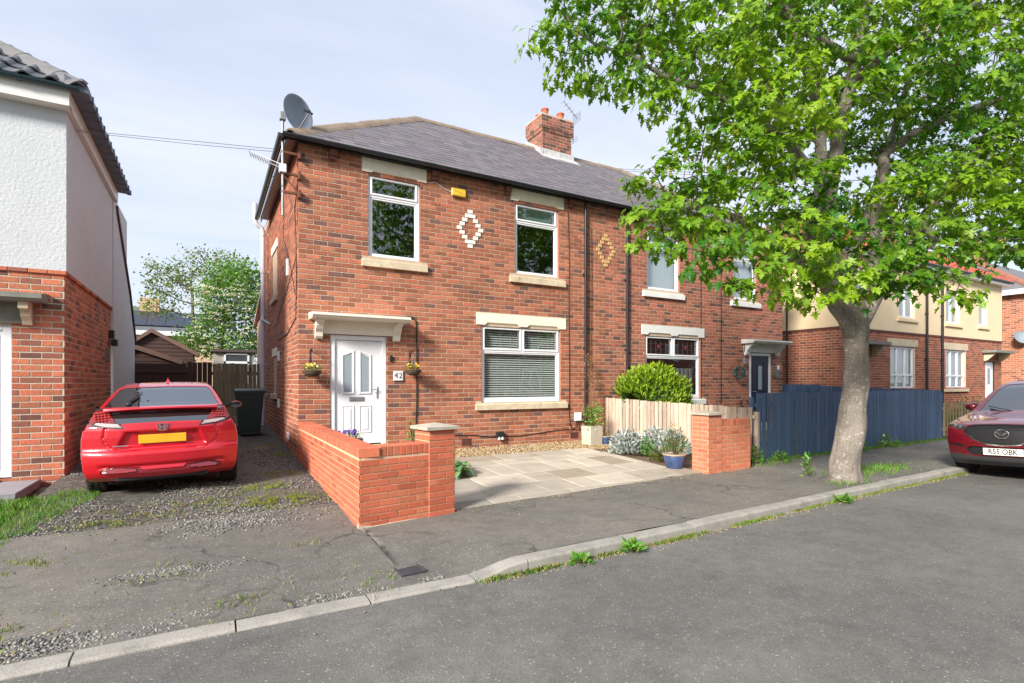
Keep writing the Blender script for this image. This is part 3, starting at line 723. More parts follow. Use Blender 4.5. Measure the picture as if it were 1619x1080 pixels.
PALH2 = pal((.40, .150, .098), 15, .18, [(.25, .10, .075), (.16, .085, .07), (.30, .125, .085)], 8)
EAVE = 5.93; SL = .7366
def zroof(y): return EAVE + SL * (y + .22)
SLP = [(.135, .118, .134), (.150, .130, .143), (.122, .110, .127), (.158, .138, .148), (.142, .130, .150), (.132, .118, .124), (.168, .150, .158)]
def slate_slope(pc, xl, xr, y0, y1, ez=.21, sw=.27, th=.011):
    n = Vector((0, -SL, 1)).normalized(); up = Vector((0, 1, SL)).normalized(); L = (y1 - y0) * math.sqrt(1 + SL * SL)
    for r in range(int(L / ez)):
        s0 = r * ez; y = y0 + (s0 + ez / 2) / math.sqrt(1 + SL * SL); x = xl(y) - (r % 2) * sw / 2
        while x < xr(y):
            a, b = max(x, xl(y)), min(x + sw - .005, xr(y)); x += sw
            if b - a < .03: continue
            tl = .035 + R.uniform(-.008, .012); c = Vector(((a + b) / 2, y, zroof(y))) + n * (th * .6)
            Zv = (up - n * tl).normalized() * ez * 1.12; nn = (n + up * tl).normalized(); Y = -nn * (th * R.uniform(.9, 1.25)); X = Vector((b - a, 0, 0)) + up * R.uniform(-.003, .003)
            c -= nn * .004
            pc.add(Matrix(((X.x, Y.x, Zv.x, c.x), (X.y, Y.y, Zv.y, c.y), (X.z, Y.z, Zv.z, c.z), (0, 0, 0, 1))), R.randrange(len(pc.palette)))
def ridge_tiles(parent, p0, p1, w=.17, step=.46, drop=.10, m=RIDGE, name='ridge_tile', side=None):
    p0, p1 = Vector(p0), Vector(p1); n = max(1, int((p1 - p0).length / step)); d = (p1 - p0).normalized()
    sd = side if side is not None else d.cross(Vector((0, 0, 1))).normalized(); up = sd.cross(d).normalized()
    if up.z < 0: up = -up
    for i in range(n):
        a = p0 + (p1 - p0) * (i / n); b = p0 + (p1 - p0) * ((i + .985) / n); mb = MB(); j = R.uniform(-.006, .006)
        pr = [(-w, -drop), (-w * .72, -drop * .35), (-w * .35, .02), (0, .045), (w * .35, .02), (w * .72, -drop * .35), (w, -drop)]
        A = [a + sd * x + up * (z + j) for x, z in pr]; B = [b + sd * x + up * (z + j) for x, z in pr]
        A2 = [q - up * .025 for q in A]; B2 = [q - up * .025 for q in B]
        for k in range(6): mb.face([A[k], A[k + 1], B[k + 1], B[k]])
        mb.face(A + A2[::-1]); mb.face(B[::-1] + B2); mb.face([A[0], B[0], B2[0], A2[0]]); mb.face([A[6], A2[6], B2[6], B[6]])
        mb.build(name, m, parent, autos=50, fixn=False)
def reveal(mb, ops, y0=-.004, y1=.12, tintc=(.40, .15, .09)):
    for (a, b, c, d) in ops:
        q = [(a - .002, c), (a - .002, d + .002), (b + .002, d + .002), (b + .002, c)]; n = len(mb.v)
        for x, z in q: mb.v += [(x, y0, z), (x, y1, z)]
        for i in range(3): mb.f.append((n + 2 * i, n + 2 * i + 1, n + 2 * i + 3, n + 2 * i + 2)); mb.t.append(tintc)
def semi(label, px0, mirror, stone, linst, sillm, palette, chim):
    mxx = (lambda a, b: (14.1 - b, 14.1 - a)) if mirror else (lambda a, b: (a, b))
    h = thing('brick_house', label, 'house', (mxx(0, 7.05)[0], 0, G(0, 0)), group='brick semi-detached houses')
    X0, X1 = mxx(0, 7.05); zb = .08
    OP = {'w1': (1.25, 2.29, 4.0, 5.55), 'w2': (4.49, 5.67, 4.0, 5.55), 'g': (3.67, 5.72, 1.14, 2.78), 'd': (.55, 1.60, zb, 2.47)}
    OPM = {k: (*mxx(v[0], v[1]), v[2], v[3]) for k, v in OP.items()}
    STONE_ = {'l1': (1.13, 2.42, 5.60, 5.86), 'l2': (4.38, 5.80, 5.60, 5.86), 'lg': (3.54, 5.86, 2.81, 3.06), 's1': (1.12, 2.43, 3.79, 3.95), 's2': (4.35, 5.83, 3.79, 3.95), 'sg': (3.52, 5.88, .98, 1.13)}
    SM = {k: (*mxx(v[0], v[1]), v[2], v[3]) for k, v in STONE_.items()}
    ops = list(OPM.values())
    b = MB(); wall_panel(b, (X0, 0, 0), (1, 0, 0), X1 - X0, 6.0, [(o[0] - X0, o[1] - X0, o[2], o[3]) for o in ops])
    xs = 0 if not mirror else 14.1
    b.face([(xs, 0, 0), (xs, 7.0, 0), (xs, 7.0, 6.0), (xs, 0, 6.0)]); b.face([(X0, 7, 0), (X1, 7, 0), (X1, 7, 6), (X0, 7, 6)])
    wl = b.build('wall', MORTAR, h, fixn=False)
    pc = Pieces('brick', BRICK, palette, 'brickwork')
    nb = len(palette)
    def choose(c, a, bb):
        return R.randrange(nb - 8) if R.random() < .70 else R.randrange(nb - 8, nb)
    cut = [(v[0] - X0, v[1] - X0, v[2] - zb, v[3] - zb) for v in list(OPM.values()) + list(SM.values())]
    brick_face(pc, (X0, 0, zb), (1, 0, 0), (0, -1, 0), X1 - X0, 5.93 - zb, cut, choose=choose)
    if not mirror:
        sops = [(7 - 4.4, 7 - 3.4, 3.62 - zb, 4.75 - zb), (7 - 4.2, 7 - 3.5, 1.3 - zb, 2.2 - zb)]
        brick_face(pc, (0, 7, zb), (0, -1, 0), (-1, 0, 0), 7, 5.93 - zb, sops, choose=choose)
    pc.finish(h)
    b = MB(); pass
    for o_ in ops: b = MB(); reveal(b, [o_]); b.build('opening_reveal', BRICK, h, fixn=False)
    # stone dressings
    def putl(k, cuts=None):
        v = SM[k]; return lintel(h, *v, linst, cuts=cuts)
    putl('l1'); putl('l2')
    v = SM['lg']; w3 = (v[1] - v[0]); putl('lg', [(v[0] + .20, v[0] + w3 / 2 - .10), (v[0] + w3 / 2 + .10, v[1] - .20)])
    for k in ('s1', 's2', 'sg'): sill(h, *SM[k], sillm)
    o = OPM['w1']; w_, p = window(h, o[0], o[1], o[2] - .045, o[3] + .04, 5.17)
    if mirror:
        b = MB(); b.face([(o[0], .2, o[2]), (o[1], .2, o[2]), (o[1], .2, o[3]), (o[0], .2, o[3])]); b.build('blind', GREYBLIND, w_)
    o = OPM['w2']; w_, p = window(h, o[0], o[1], o[2] - .045, o[3] + .04, 5.17)
    if mirror:
        b = MB(); b.face([(o[0], .2, o[2]), (o[1], .2, o[2]), (o[1], .2, o[3]), (o[0], .2, o[3])]); b.build('blind', GREYBLIND, w_)
    else:
        b = MB(); zz = 5.53
        for k in range(4): b.face([(o[0] + .06, .16 + .03 * (k % 2), zz - .1 * k), (o[1] - .06, .16 + .03 * (k % 2), zz - .1 * k), (o[1] - .06, .19 - .03 * (k % 2), zz - .1 * k - .1), (o[0] + .06, .19 - .03 * (k % 2), zz - .1 * k - .1)])
        b.build('blind', mat('sage_blind', (.30, .40, .35), .7, .05), w_)
    o = OPM['g']; w_, p = window(h, o[0], o[1], o[2] - .01, o[3] + .035, 2.26, [(o[0] + o[1]) / 2], lead=mirror)
    if not mirror:
        for q in p: slats(w_, q)
    else:
        b = MB(); nn = 60; a, c, z0, z1 = p[0]
        for k in range(nn): xa = a + (c - a) * k / nn; xb = a + (c - a) * (k + 1) / nn; ya = .2 + .03 * math.sin(k * 1.3); yb = .2 + .03 * math.sin(k * 1.3 + 1.3); b.face([(xa, ya, z0), (xb, yb, z0), (xb, yb, z0 + .75), (xa, ya, z0 + .75)])
        b.build('net_curtain', mat('net_curtain', (.16, .18, .18), .8, .05), w_, fixn=False)
    # porch hood and door
    canopy(h, *mxx(.17, 1.95), 2.47, stone, 2.735)
    d0, d1 = OPM['d'][:2]; zt = .38 if not mirror else .36
    if not mirror:
        b = MB(); b.cbox(d0, d0 + .085, .01, .09, zt, 2.46, .006); b.cbox(d1 - .085, d1, .01, .09, zt, 2.46, .006); b.cbox(d0 + .085, d1 - .085, .01, .09, 2.37, 2.46, .006)
        b.build('door_frame', UPVC, h)
        b = MB(); lx0, lx1 = d0 + .09, d1 - .09; z0, z1 = zt + .02, 2.365; yy = .04
        pz = .38 + (2.365 - .38) * .30
        panels = []
        b.cbox(lx0, lx1, yy, yy + .05, z0, z1, .006)
        mx0 = lx0 + .05; mx1 = lx0 + .70; half = (mx0 + mx1) / 2
        gl = []
        for (a, c, rise) in ((.805, .950, 1), (1.130, 1.275, -1)):
            za, zc = 1.39, 2.05
            tl, tr = (zc, zc + .075) if rise == 1 else (zc + .075, zc)
            outer = [(a - .055, za - .055), (c + .055, za - .055), (c + .055, tr + .06), (a - .055, tl + .06)]; inner = [(a, za), (c, za), (c, tr), (a, tl)]
            for i in range(4):
                j = (i + 1) % 4
                b.face([(outer[i][0], yy - .002, outer[i][1]), (outer[j][0], yy - .002, outer[j][1]), ((outer[j][0] * .5 + inner[j][0] * .5), yy - .022, (outer[j][1] + inner[j][1]) / 2), ((outer[i][0] + inner[i][0]) / 2, yy - .022, (outer[i][1] + inner[i][1]) / 2)])
                b.face([((outer[i][0] + inner[i][0]) / 2, yy - .022, (outer[i][1] + inner[i][1]) / 2), ((outer[j][0] + inner[j][0]) / 2, yy - .022, (outer[j][1] + inner[j][1]) / 2), (inner[j][0], yy - .003, inner[j][1]), (inner[i][0], yy - .003, inner[i][1])])
            gl.append(inner)
            # lower raised panel
            oa = [(a - .05, .60), (c + .05, .60), (c + .05, 1.14), (a - .05, 1.14)]
            for s, (d_, y_) in enumerate(((0, -.001), (.018, -.016), (.035, -.003), (.05, -.003), (.075, -.013))):
                cur = [(x + (d_ if i in (0, 3) else -d_), z + (d_ if i in (0, 1) else -d_)) for i, (x, z) in enumerate(oa)]
                if s:
                    for i in range(4):
                        j = (i + 1) % 4; b.face([(prev[i][0], yy + py, prev[i][1]), (prev[j][0], yy + py, prev[j][1]), (cur[j][0], yy + y_, cur[j][1]), (cur[i][0], yy + y_, cur[i][1])])
                prev, py = cur, y_
            b.face([(x, yy + py, z) for x, z in prev])
        # door edge line on the handle side
        dr = b.build('door', UPVC, h, fixn=False)
        for inner in gl:
            q = MB(); q.face([(x, yy - .006, z) for x, z in inner]); q.build('door_pane', OBSC, dr, fixn=False)
        q = MB(); q.cbox(1.04 - .14, 1.04 + .14, yy - .014, yy + .002, 1.215, 1.295, .004); lb = q.build('letterbox', METAL, dr)
        q = MB(); q.cbox(1.04 - .115, 1.04 + .115, yy - .019, yy - .010, 1.232, 1.278, .004); q.build('flap', METAL, lb)
        hx = lx1 - .075
        q = MB(); q.cbox(hx - .016, hx + .016, yy - .014, yy, 1.26, 1.49, .005); q.tube([(hx, yy - .01, 1.43), (hx, yy - .05, 1.43), (hx - .02, yy - .055, 1.43), (hx - .13, yy - .055, 1.432)], .009, 8); q.build('handle', METAL, dr, autos=40)
        q = MB(); q.cbox(d0 - .02, d1 + .02, -.10, .06, .18, .375, .01); q.build('door_step', SILL, h)
    else:
        b = MB(); b.cbox(d0, d0 + .12, .01, .09, zt, 2.46, .006); b.cbox(d1 - .085, d1, .01, .09, zt, 2.46, .006); b.cbox(d0 + .12, d1 - .085, .01, .09, 2.37, 2.46, .006)
        b.build('door_frame', UPVC, h)
        NAVY = mat('navy_door', (.018, .022, .05), .35, .05, 3.)
        lx0, lx1, yy = d0 + .125, d1 - .09, .035
        b = MB(); b.cbox(lx0, lx1, yy, yy + .05, zt + .02, 2.365, .006)
        c = (lx0 + lx1) / 2
        for (a0, a1, c0, c1) in ((c - .30, c - .06, .55, 1.02), (c + .06, c + .30, .55, 1.02), (c - .32, c - .18, 1.25, 2.2), (c + .18, c + .32, 1.25, 2.2)): b.cbox(a0, a1, yy - .012, yy + .01, c0, c1, .012)
        dr = b.build('door', NAVY, h)
        q = MB(); q.cbox(c - .115, c + .115, yy - .014, yy + .01, 1.33, 2.1, .008); q.build('door_frame', UPVC if False else NAVY, dr)
        q = MB(); q.face([(c - .09, yy - .018, 1.36), (c + .09, yy - .018, 1.36), (c + .09, yy - .018, 2.07), (c - .09, yy - .018, 2.07)]); q.build('door_pane', OBSC, dr, fixn=False)
        q = MB(); q.cbox(c - .15, c + .15, yy - .02, yy, 1.1, 1.18, .005); q.build('letterbox', METAL, dr)
        q = MB(); q.tube([(lx0 + .08, yy - .05, 1.3), (lx0 + .21, yy - .05, 1.3)], .011, 8); q.tube([(lx0 + .08, yy - .05, 1.3), (lx0 + .08, yy, 1.3)], .011, 8); q.build('handle', METAL, dr)
        q = MB(); q.cbox(d0 - .02, d1 + .02, -.35, .06, .16, .355, .01); q.build('door_step', SILL, h)
    # roof
    b = MB()
    if not mirror: b.face([(-.22, -.22, EAVE - .012), (7.05, -.22, EAVE - .012), (7.05, 3.5, zroof(3.5) - .012), (3.5, 3.5, zroof(3.5) - .012)]); b.face([(-.22, -.22, EAVE), (3.5, 3.5, zroof(3.5)), (.02, 6.98, EAVE + .24 * SL), (.02, 5.22, EAVE + .24 * SL), (-.22, 5.22, EAVE)]); b.face([(.02, 6.98, EAVE + .24 * SL), (3.5, 3.5, zroof(3.5)), (7.05, 3.5, zroof(3.5)), (7.05, 7.22, EAVE)])
    else: b.face([(7.05, -.22, EAVE - .012), (14.32, -.22, EAVE - .012), (10.6, 3.5, zroof(3.5) - .012), (7.05, 3.5, zroof(3.5) - .012)]); b.face([(14.32, -.22, EAVE), (10.6, 3.5, zroof(3.5)), (14.32, 7.22, EAVE)]); b.face([(14.32, 7.22, EAVE), (10.6, 3.5, zroof(3.5)), (7.05, 3.5, zroof(3.5)), (7.05, 7.22, EAVE)])
    rf = b.build('roof', mat('roof_slate_plain', (.15, .13, .135), .65, .15, 5.), h, fixn=False)
    pc = Pieces('slate', SLATE, SLP, 'slate_courses')
    if not mirror: slate_slope(pc, lambda y: y + .02, lambda y: 7.05, -.22, 3.46)
    else: slate_slope(pc, lambda y: 7.05, lambda y: 14.1 - y - .02, -.22, 3.46)
    pc.finish(h)
    rz = zroof(3.5) + .02
    if not mirror:
        ridge_tiles(rf, (-.18, -.18, EAVE + .05), (3.42, 3.42, rz - .04), .19, .5, .09); ridge_tiles(rf, (3.4, 3.5, rz), (7.05, 3.5, rz))
    else:
        ridge_tiles(rf, (14.28, -.18, EAVE + .05), (10.68, 3.42, rz - .04), .19, .5, .09); ridge_tiles(rf, (7.05, 3.5, rz), (10.7, 3.5, rz), .15)
    # eaves gutter, soffit stubs
    b = MB(); gx0, gx1 = (-.30, 7.05) if not mirror else (7.052, 14.40)
    arc = [(-.235 + .055 * math.cos(t) , 5.905 - .055 * math.sin(t)) for t in np.linspace(0, math.pi, 9)]
    b.prism([(gx0, y, z) for y, z in arc] + [(gx0, y * .99 - .003, z + .008) for y, z in arc[::-1]] , (gx1 - gx0, 0, 0))
    x = gx0 + .9
    while x < gx1 - .1:
        arc2 = [(-.235 + .062 * math.cos(t), 5.907 - .062 * math.sin(t)) for t in np.linspace(0, math.pi, 9)]; b.prism([(x, y, z) for y, z in arc2], (.05, 0, 0)); x += .92
    gt = b.build('gutter', DGUT, h, autos=50)
    b = MB(); b.box(gx0 + .05, gx1, -.165, -.145, 5.84, 5.93); b.box(gx0 + .05, gx1, -.145, -.014, 5.875, 5.89); b.build('fascia_board', DGUT, h)
    for xx in (.52, 2.52, 4.22, 5.93):
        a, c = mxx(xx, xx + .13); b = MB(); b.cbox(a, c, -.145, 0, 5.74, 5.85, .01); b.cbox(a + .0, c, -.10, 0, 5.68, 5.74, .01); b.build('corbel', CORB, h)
    xd = mxx(6.37, 6.43); pipe(h, (xd[0] + xd[1]) / 2 , -.075, .22, 5.83)
    for xx, zz in ((3.2, .25), (6.0, .255)):
        a, c = mxx(xx, xx + .22); b = MB(); b.box(a, c, -.016, .01, zz, zz + .14)
        ab = b.build('air_brick', mat('air_brick', (.14, .045, .03), .8, .2), h)
        q = MB()
        for i in range(6):
            for j in range(4): q.box(a + .02 + i * .033, a + .036 + i * .033, -.0175, -.015, zz + .015 + j * .032, zz + .031 + j * .032)
        q.build('vent_holes', BLACKP, ab)
    return h, OPM
OBSC = mat('patterned_glass', (.30, .36, .40), .25, .35, 60., bump=.6, bscale=45., spec=.6)
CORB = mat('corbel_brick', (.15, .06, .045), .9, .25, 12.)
h42, op42 = semi('red brick house with white front door and the number 42 plate', 0, False, CREAM, STONE, SILL, PALH, False)
hR, opR = semi('red brick house with navy front door behind the blue and bare timber fences', 7.05, True, WHITESTONE, WHITESTONE, WHITESTONE, PALH2, True)
# white and buff brick diamonds set in the wall
WB = MB().box(0, 1, 0, 1, 0, 1)
def diamond(parent, cx, cz, m, nm):
    rows = [[(0, .112)], [(0, .235)], [(-.124, .112), (.124, .112)], [(-.186, .112), (.186, .112)], [(-.249, .112), (.249, .112)], [(-.186, .112), (.186, .112)], [(-.124, .112), (.124, .112)], [(0, .235)], [(0, .112)]]
    for r, row in enumerate(rows):
        z = cz + (4 - r) * .091
        for dx, w_ in row:
            b = MB(); b.cbox(cx + dx - w_ / 2, cx + dx + w_ / 2, -.022, -.001, z - .039, z + .039, .004); b.build(nm, m, parent)
diamond(h42, 3.40, 4.813, mat('white_painted_brick', (.78, .77, .72), .7, .06, 20., bump=.2), 'white_brick')
diamond(hR, 7.07, 4.813, mat('buff_brick', (.58, .38, .17), .8, .15, 20., bump=.2), 'buff_brick')
# chimney stack of the right-hand house
ch = bpy.data.objects.new('chimney', None); COL.objects.link(ch); ch.parent = hR; ch.matrix_parent_inverse = wm(hR).inverted()
CX0, CX1, CY0, CY1 = 7.22, 8.27, 3.08, 3.90; CZ1 = 9.57
def stack(parent, CX0, CX1, CY0, CY1, z0, z1, palette, bands, mort=MORTAR):
    b = MB(); b.box(CX0, CX1, CY0, CY1, z0, z1)
    for (p, a, c) in bands: b.box(CX0 - p, CX1 + p, CY0 - p, CY1 + p, a, c)
    b.build('stack', mort, parent)
    pc = Pieces('brick', BRICK, palette, 'brickwork'); segs = [(0, z0, bands[0][1])] + bands
    for (p, a, c) in segs:
        for (o, ux, n, W) in (((CX0 - p, CY0 - p, a), (1, 0, 0), (0, -1, 0), CX1 - CX0 + 2 * p), ((CX0 - p, CY1 + p, a), (0, -1, 0), (-1, 0, 0), CY1 - CY0 + 2 * p)):
            brick_face(pc, o, ux, n, W, c - a, [])
    pc.finish(parent, limit=0)
stack(ch, CX0, CX1, CY0, CY1, 8.1, CZ1, pal((.29, .115, .08), 12, .3, [(.12, .07, .06)], 6), [(.03, 9.08, 9.171), (.055, 9.171, 9.57)])
b = MB(); b.prism([(CX0 - .07, CY0 - .07, 8.0), (CX0 - .07, CY0 - .07, 8.50), (CX0 - .07, CY1, 9.05), (CX0 - .07, CY1, 8.2)], (.055, 0, 0)); b.prism([(CX0 - .07, CY0 - .05, 8.10), (CX1 + .07, CY0 - .05, 8.10), (CX1 + .07, CY0 - .05, 8.53), (CX0 - .07, CY0 - .05, 8.53)], (0, .035, 0))
b.prism([(CX0 - .16, CY0 - .30, zroof(CY0 - .3) + .012), (CX1 + .16, CY0 - .30, zroof(CY0 - .3) + .012), (CX1 + .12, CY0 + .05, zroof(CY0 + .05) + .03), (CX0 - .12, CY0 + .05, zroof(CY0 + .05) + .03)], (0, 0, .006))
b.build('flashing', LEAD, ch)
b = MB(); b.box(CX0, CX1, CY0, CY1, 9.575, 9.61); b.build('mortar_bed', MORTAR, ch)
for px, py in ((7.45, 3.3), (8.02, 3.3), (7.8, 3.68), (7.5, 3.7)):
    b = MB(); b.lathe([(.10, 9.58), (.105, 9.62), (.10, 9.66), (.098, 9.80), (.118, 9.81), (.118, 9.85), (.085, 9.85), (.08, 9.6)], (px, py, 0), 16); b.build('chimney_pot', TERRA, ch, autos=40)
# rear offshoot and side details of number 42
b = MB(); b.box(0.0, 4.5, 7.003, 9.4, 0, 3.55); b.prism([(-.1, 7.01, 4.1), (-.1, 9.6, 3.45), (-.1, 9.6, 3.56), (-.1, 7.01, 4.2)], (4.7, 0, 0)); b.build('rear_extension', PINKR, h42)
b = MB(); b.tube([(-.14, 5.5, .4), (-.14, 5.5, 5.55)], .058, 12); 
b.tube([(-.14, 5.5, 5.5), (-.14, 5.5, 5.62), (-.17, 5.5, 5.72), (-.25, 5.5, 5.76), (-.31, 5.5, 5.84), (-.33, 5.5, 5.95), (-.33, 5.5, 6.35)], .058, 12)
for z in (1.2, 2.0, 3.2, 4.5, 5.5): b.tube([(-.14, 5.5, z), (-.14, 5.5, z + .1)], .072, 12); b.box(-.1, 0, 5.47, 5.53, z + .03, z + .06)
b.tube([(-.14, 5.44, 3.35), (-.18, 5.2, 3.25), (-.10, 5.05, 3.15), (0, 5.0, 3.1)], .03, 8)
b.build('soil_pipe', GREYPIPE, h42, autos=40)
b = MB(); arcs = [(-.305 + .06 * math.cos(t), 5.895 - .06 * math.sin(t)) for t in np.linspace(0, math.pi, 9)]
b.prism([(x, -.24, z) for x, z in arcs], (0, 5.5, 0)); b.box(-.225, -.2, -.2, 5.2, 5.78, 5.93); b.box(-.2, -.014, -.19, 5.2, 5.865, 5.885); b.build('side_gutter', DGUT, h42, autos=50)
for (y0, y1, z0, z1) in ((3.4, 4.4, 3.62, 4.75), (3.5, 4.2, 1.3, 2.2)):
    b = MB(); b.cbox(-.03, .05, y0 - .12, y1 + .12, z1, z1 + .2, .008); b.build('lintel', STONE, h42)
    b = MB(); b.cbox(-.07, .05, y0 - .1, y1 + .1, z0 - .12, z0, .008); b.build('sill', SILL, h42)
    b = MB(); fwy = .06
    for q in ((y0, y0 + fwy, z0, z1), (y1 - fwy, y1, z0, z1), (y0, y1, z0, z0 + fwy), (y0, y1, z1 - fwy, z1)): b.cbox(.03, .09, q[0], q[1], q[2], q[3], .006)
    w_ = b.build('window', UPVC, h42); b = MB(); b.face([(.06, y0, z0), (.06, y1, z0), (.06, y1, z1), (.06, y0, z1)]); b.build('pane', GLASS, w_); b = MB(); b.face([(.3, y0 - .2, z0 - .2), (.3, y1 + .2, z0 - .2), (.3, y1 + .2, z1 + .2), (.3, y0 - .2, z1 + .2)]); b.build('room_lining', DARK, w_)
for (y, z, hh, ww, nm) in ((1.35, 3.72, .34, .10, 'wall_vent'), (2.9, 2.06, .22, .16, 'wall_vent'), (2.9, 1.0, .20, .14, 'meter_tap'), (1.25, .42, .16, .05, 'wall_vent')):
    b = MB(); b.cbox(-.05, 0, y - ww / 2, y + ww / 2, z, z + hh, .008); b.build(nm, UPVC if nm == 'wall_vent' else CREAM, h42)

# ---------------------------------------------------------------- the rendered house on the left
hl = thing('rendered_house', 'white roughcast house over brick ground floor, left of the red hatchback', 'house', (-3.28, 0, .12))
BD = 3.2; XE = -3.28; XW = -11.
PALN = pal((.44, .15, .085), 14, .20, [(.26, .10, .07), (.19, .09, .07)], 4)
b = MB(); dop = (XW - XW + 11. - 5.35, 11. - 3.87, .0, 2.40)
wall_panel(b, (XW, 0, -.1), (1, 0, 0), XE - XW, BD + .1, [(-5.35 - XW, -3.87 - XW, .2, 2.48)])
b.face([(XE, 0, -.1), (XE, 4.3, -.1), (XE, 4.3, BD), (XE, 0, BD)]); b.face([(XW, 0, -.1), (XW, 7, -.1), (XW, 7, BD), (XW, 0, BD)]); b.face([(XW, 7, -.1), (XE, 7, -.1), (XE, 7, BD), (XW, 7, BD)])
b.build('wall', LMORTAR, hl, fixn=False)
pc = Pieces('brick', BRICK, PALN, 'brickwork')
brick_face(pc, (-5.4 - .12, 0, .02), (1, 0, 0), (0, -1, 0), 5.52 - 3.28, BD - .05, [(-5.35 + 5.52, -3.87 + 5.52, .2, 2.46)], course=.0905, bl=.225, joint=.017, depth=.006, off0=.08)
brick_face(pc, (XE, 4.3, .02), (0, -1, 0), (1, 0, 0), 4.3, BD - .05, [], course=.0905, bl=.225, joint=.017, depth=.006)
pc.finish(hl)
b = MB()
for k in range(26): b.cbox(XE - .22 * k - .215 + .03, XE - .22 * k + .03, -.035, .05, BD - .03, BD + .03, .006, tint=R.choice(PALN))
for k in range(20): b.cbox(XE - .05, XE + .035, .01 + .22 * k, .01 + .22 * k + .215, BD - .03, BD + .03, .006, tint=R.choice(PALN))
b.build('string_course', BRICK, hl, kind='stuff')
# roughcast: dense sheet with real lumps
def lumpy(o, ux, n, W, H, st, amp, sc):
    o, ux, n = Vector(o), Vector(ux), Vector(n); nx, nz = int(W / st) + 1, int(H / st) + 1; V = []
    for j in range(nz + 1):
        for i in range(nx + 1):
            p = o + ux * (W * i / nx) + Vector((0, 0, H * j / nz)); a = amp * (mn.noise(p * sc) + .6 * mn.noise(p * sc * 2.3 + Vector((3, 1, 7)))) + amp * 1.2 * mn.noise(p * 1.6)
            V.append(p + n * (a if 0 < j < nz else 0))
    return V, [(j * (nx + 1) + i, j * (nx + 1) + i + 1, (j + 1) * (nx + 1) + i + 1, (j + 1) * (nx + 1) + i) for j in range(nz) for i in range(nx)]
V1, F1 = lumpy((-4.6, -.03, BD + .03), (1, 0, 0), (0, -1, 0), 4.6 - 3.25, 2.6, .014, .0032, 34)
V2, F2 = lumpy((XE + .03, -.03, BD + .03), (0, 1, 0), (1, 0, 0), 4.35, 2.6, .022, .003, 30)
b = MB(); b.v = [tuple(p) for p in V1 + V2]; b.f = F1 + [tuple(i + len(V1) for i in f) for f in F2]; b.t = [None] * len(b.f)
b.face([(XW, -.03, BD), (-4.6, -.03, BD), (-4.6, -.03, 5.8), (XW, -.03, 5.8)]); b.face([(XW, -.03, BD), (XW, 7, BD), (XW, 7, 5.8), (XW, -.03, 5.8)]); b.face([(XW, 7, BD), (XE, 7, BD), (XE, 7, 5.8), (XW, 7, 5.8)]); b.face([(XE, 4.3, BD), (XE, 7, BD), (XE, 7, 5.8), (XE, 4.3, 5.8)])
b.build('render_coat', RENDER, hl, smooth=True, fixn=False)
# rear wing with a long sloping roof edge
b = MB(); b.prism([(XE + .05, 4.32, -.1), (XE + .05, 8.2, -.1), (XE + .05, 8.2, 2.75), (XE + .05, 7.0, 3.9), (XE + .05, 4.32, 5.75)], (-5, 0, 0)); b.build('rear_wing', RENDER, hl)
b = MB(); b.prism([(XE + .09, 4.7, 5.46), (XE + .09, 7.02, 3.91), (XE + .09, 8.35, 2.64), (XE + .09, 8.35, 2.72), (XE + .09, 7.02, 4.01), (XE + .09, 4.7, 5.58)], (-5.2, 0, 0)); b.build('rear_roof', mat('plum_roof', (.10, .05, .06), .7, .2, 5.), hl)
b = MB(); b.box(XW, XE + .10, -.24, -.215, 5.62, 5.86); b.box(XW, XE + .10, -.215, -.03, 5.62, 5.64)
b.box(XE + .075, XE + .10, -.215, 4.6, 5.62, 5.86); b.box(XE + .03, XE + .075, -.215, 4.6, 5.62, 5.64); b.box(XE - .05, XE + .098, -.213, .02, 5.618, 5.855); b.build('fascia_board', mat('white_fascia', (.72, .72, .68), .5, .05), hl)
b = MB(); ar = [(-.30 + .06 * math.cos(t), 5.88 - .06 * math.sin(t)) for t in np.linspace(0, math.pi, 9)]; b.prism([(XW, y, z) for y, z in ar], (XE + .22 - XW, 0, 0))
for x in (-3.75, -4.6): b.prism([(x, y - .006 if y < -.3 else y + .006, z - .006) for y, z in ar], (.06, 0, 0))
b.build('gutter', mat('green_gutter', (.022, .045, .055), .25, .1), hl, autos=50)
RTILE = mat('grey_roof_tile', tint=True, rough=.65, var=.2, scale=9., fine=.12, bump=.2, spec=.35)
SL2 = .72; e0 = 5.90
b = MB(); A = (XE + .28, -.28, e0); C_ = (XE + .28 - 3.8, 3.52, e0 + 3.8 * SL2); b.face([(XW, -.28, e0), A, C_, (XW, 3.52, C_[2])]); b.face([A, (XE + .28, 4.62, e0), (XE + .28 - 1.2, 4.62, e0 + 1.2 * SL2), C_]); b.face([(XW, 3.52, C_[2]), C_, (XE - .92, 4.62, e0 + 1.2 * SL2), (XE - 1.2, 7.3, e0), (XW, 7.3, e0)])
b.face([(XW, -.28, e0 - .03), A[:2] + (e0 - .03,), (XE + .28, -.1, e0 - .03), (XW, -.1, e0 - .03)])
b.face([(XE + .08, -.28, e0 - .03), (XE + .28, -.28, e0 - .03), (XE + .28, 4.62, e0 - .03), (XE + .08, 4.62, e0 - .03)])
rfl = b.build('roof', mat('tile_underlay', (.05, .055, .065), .7, .1), hl, fixn=False)
up = Vector((0, 1, SL2)).normalized(); nn = Vector((0, -SL2, 1)).normalized(); tiles = []
for r in range(12):
    s0 = .0 + r * .33; yy = -.30 + s0 * up.y; x = XE + .28 - (yy + .28) - .02 - .15
    while x > -5.6:
        tiles.append((r, x)); x -= .30
ti = {}
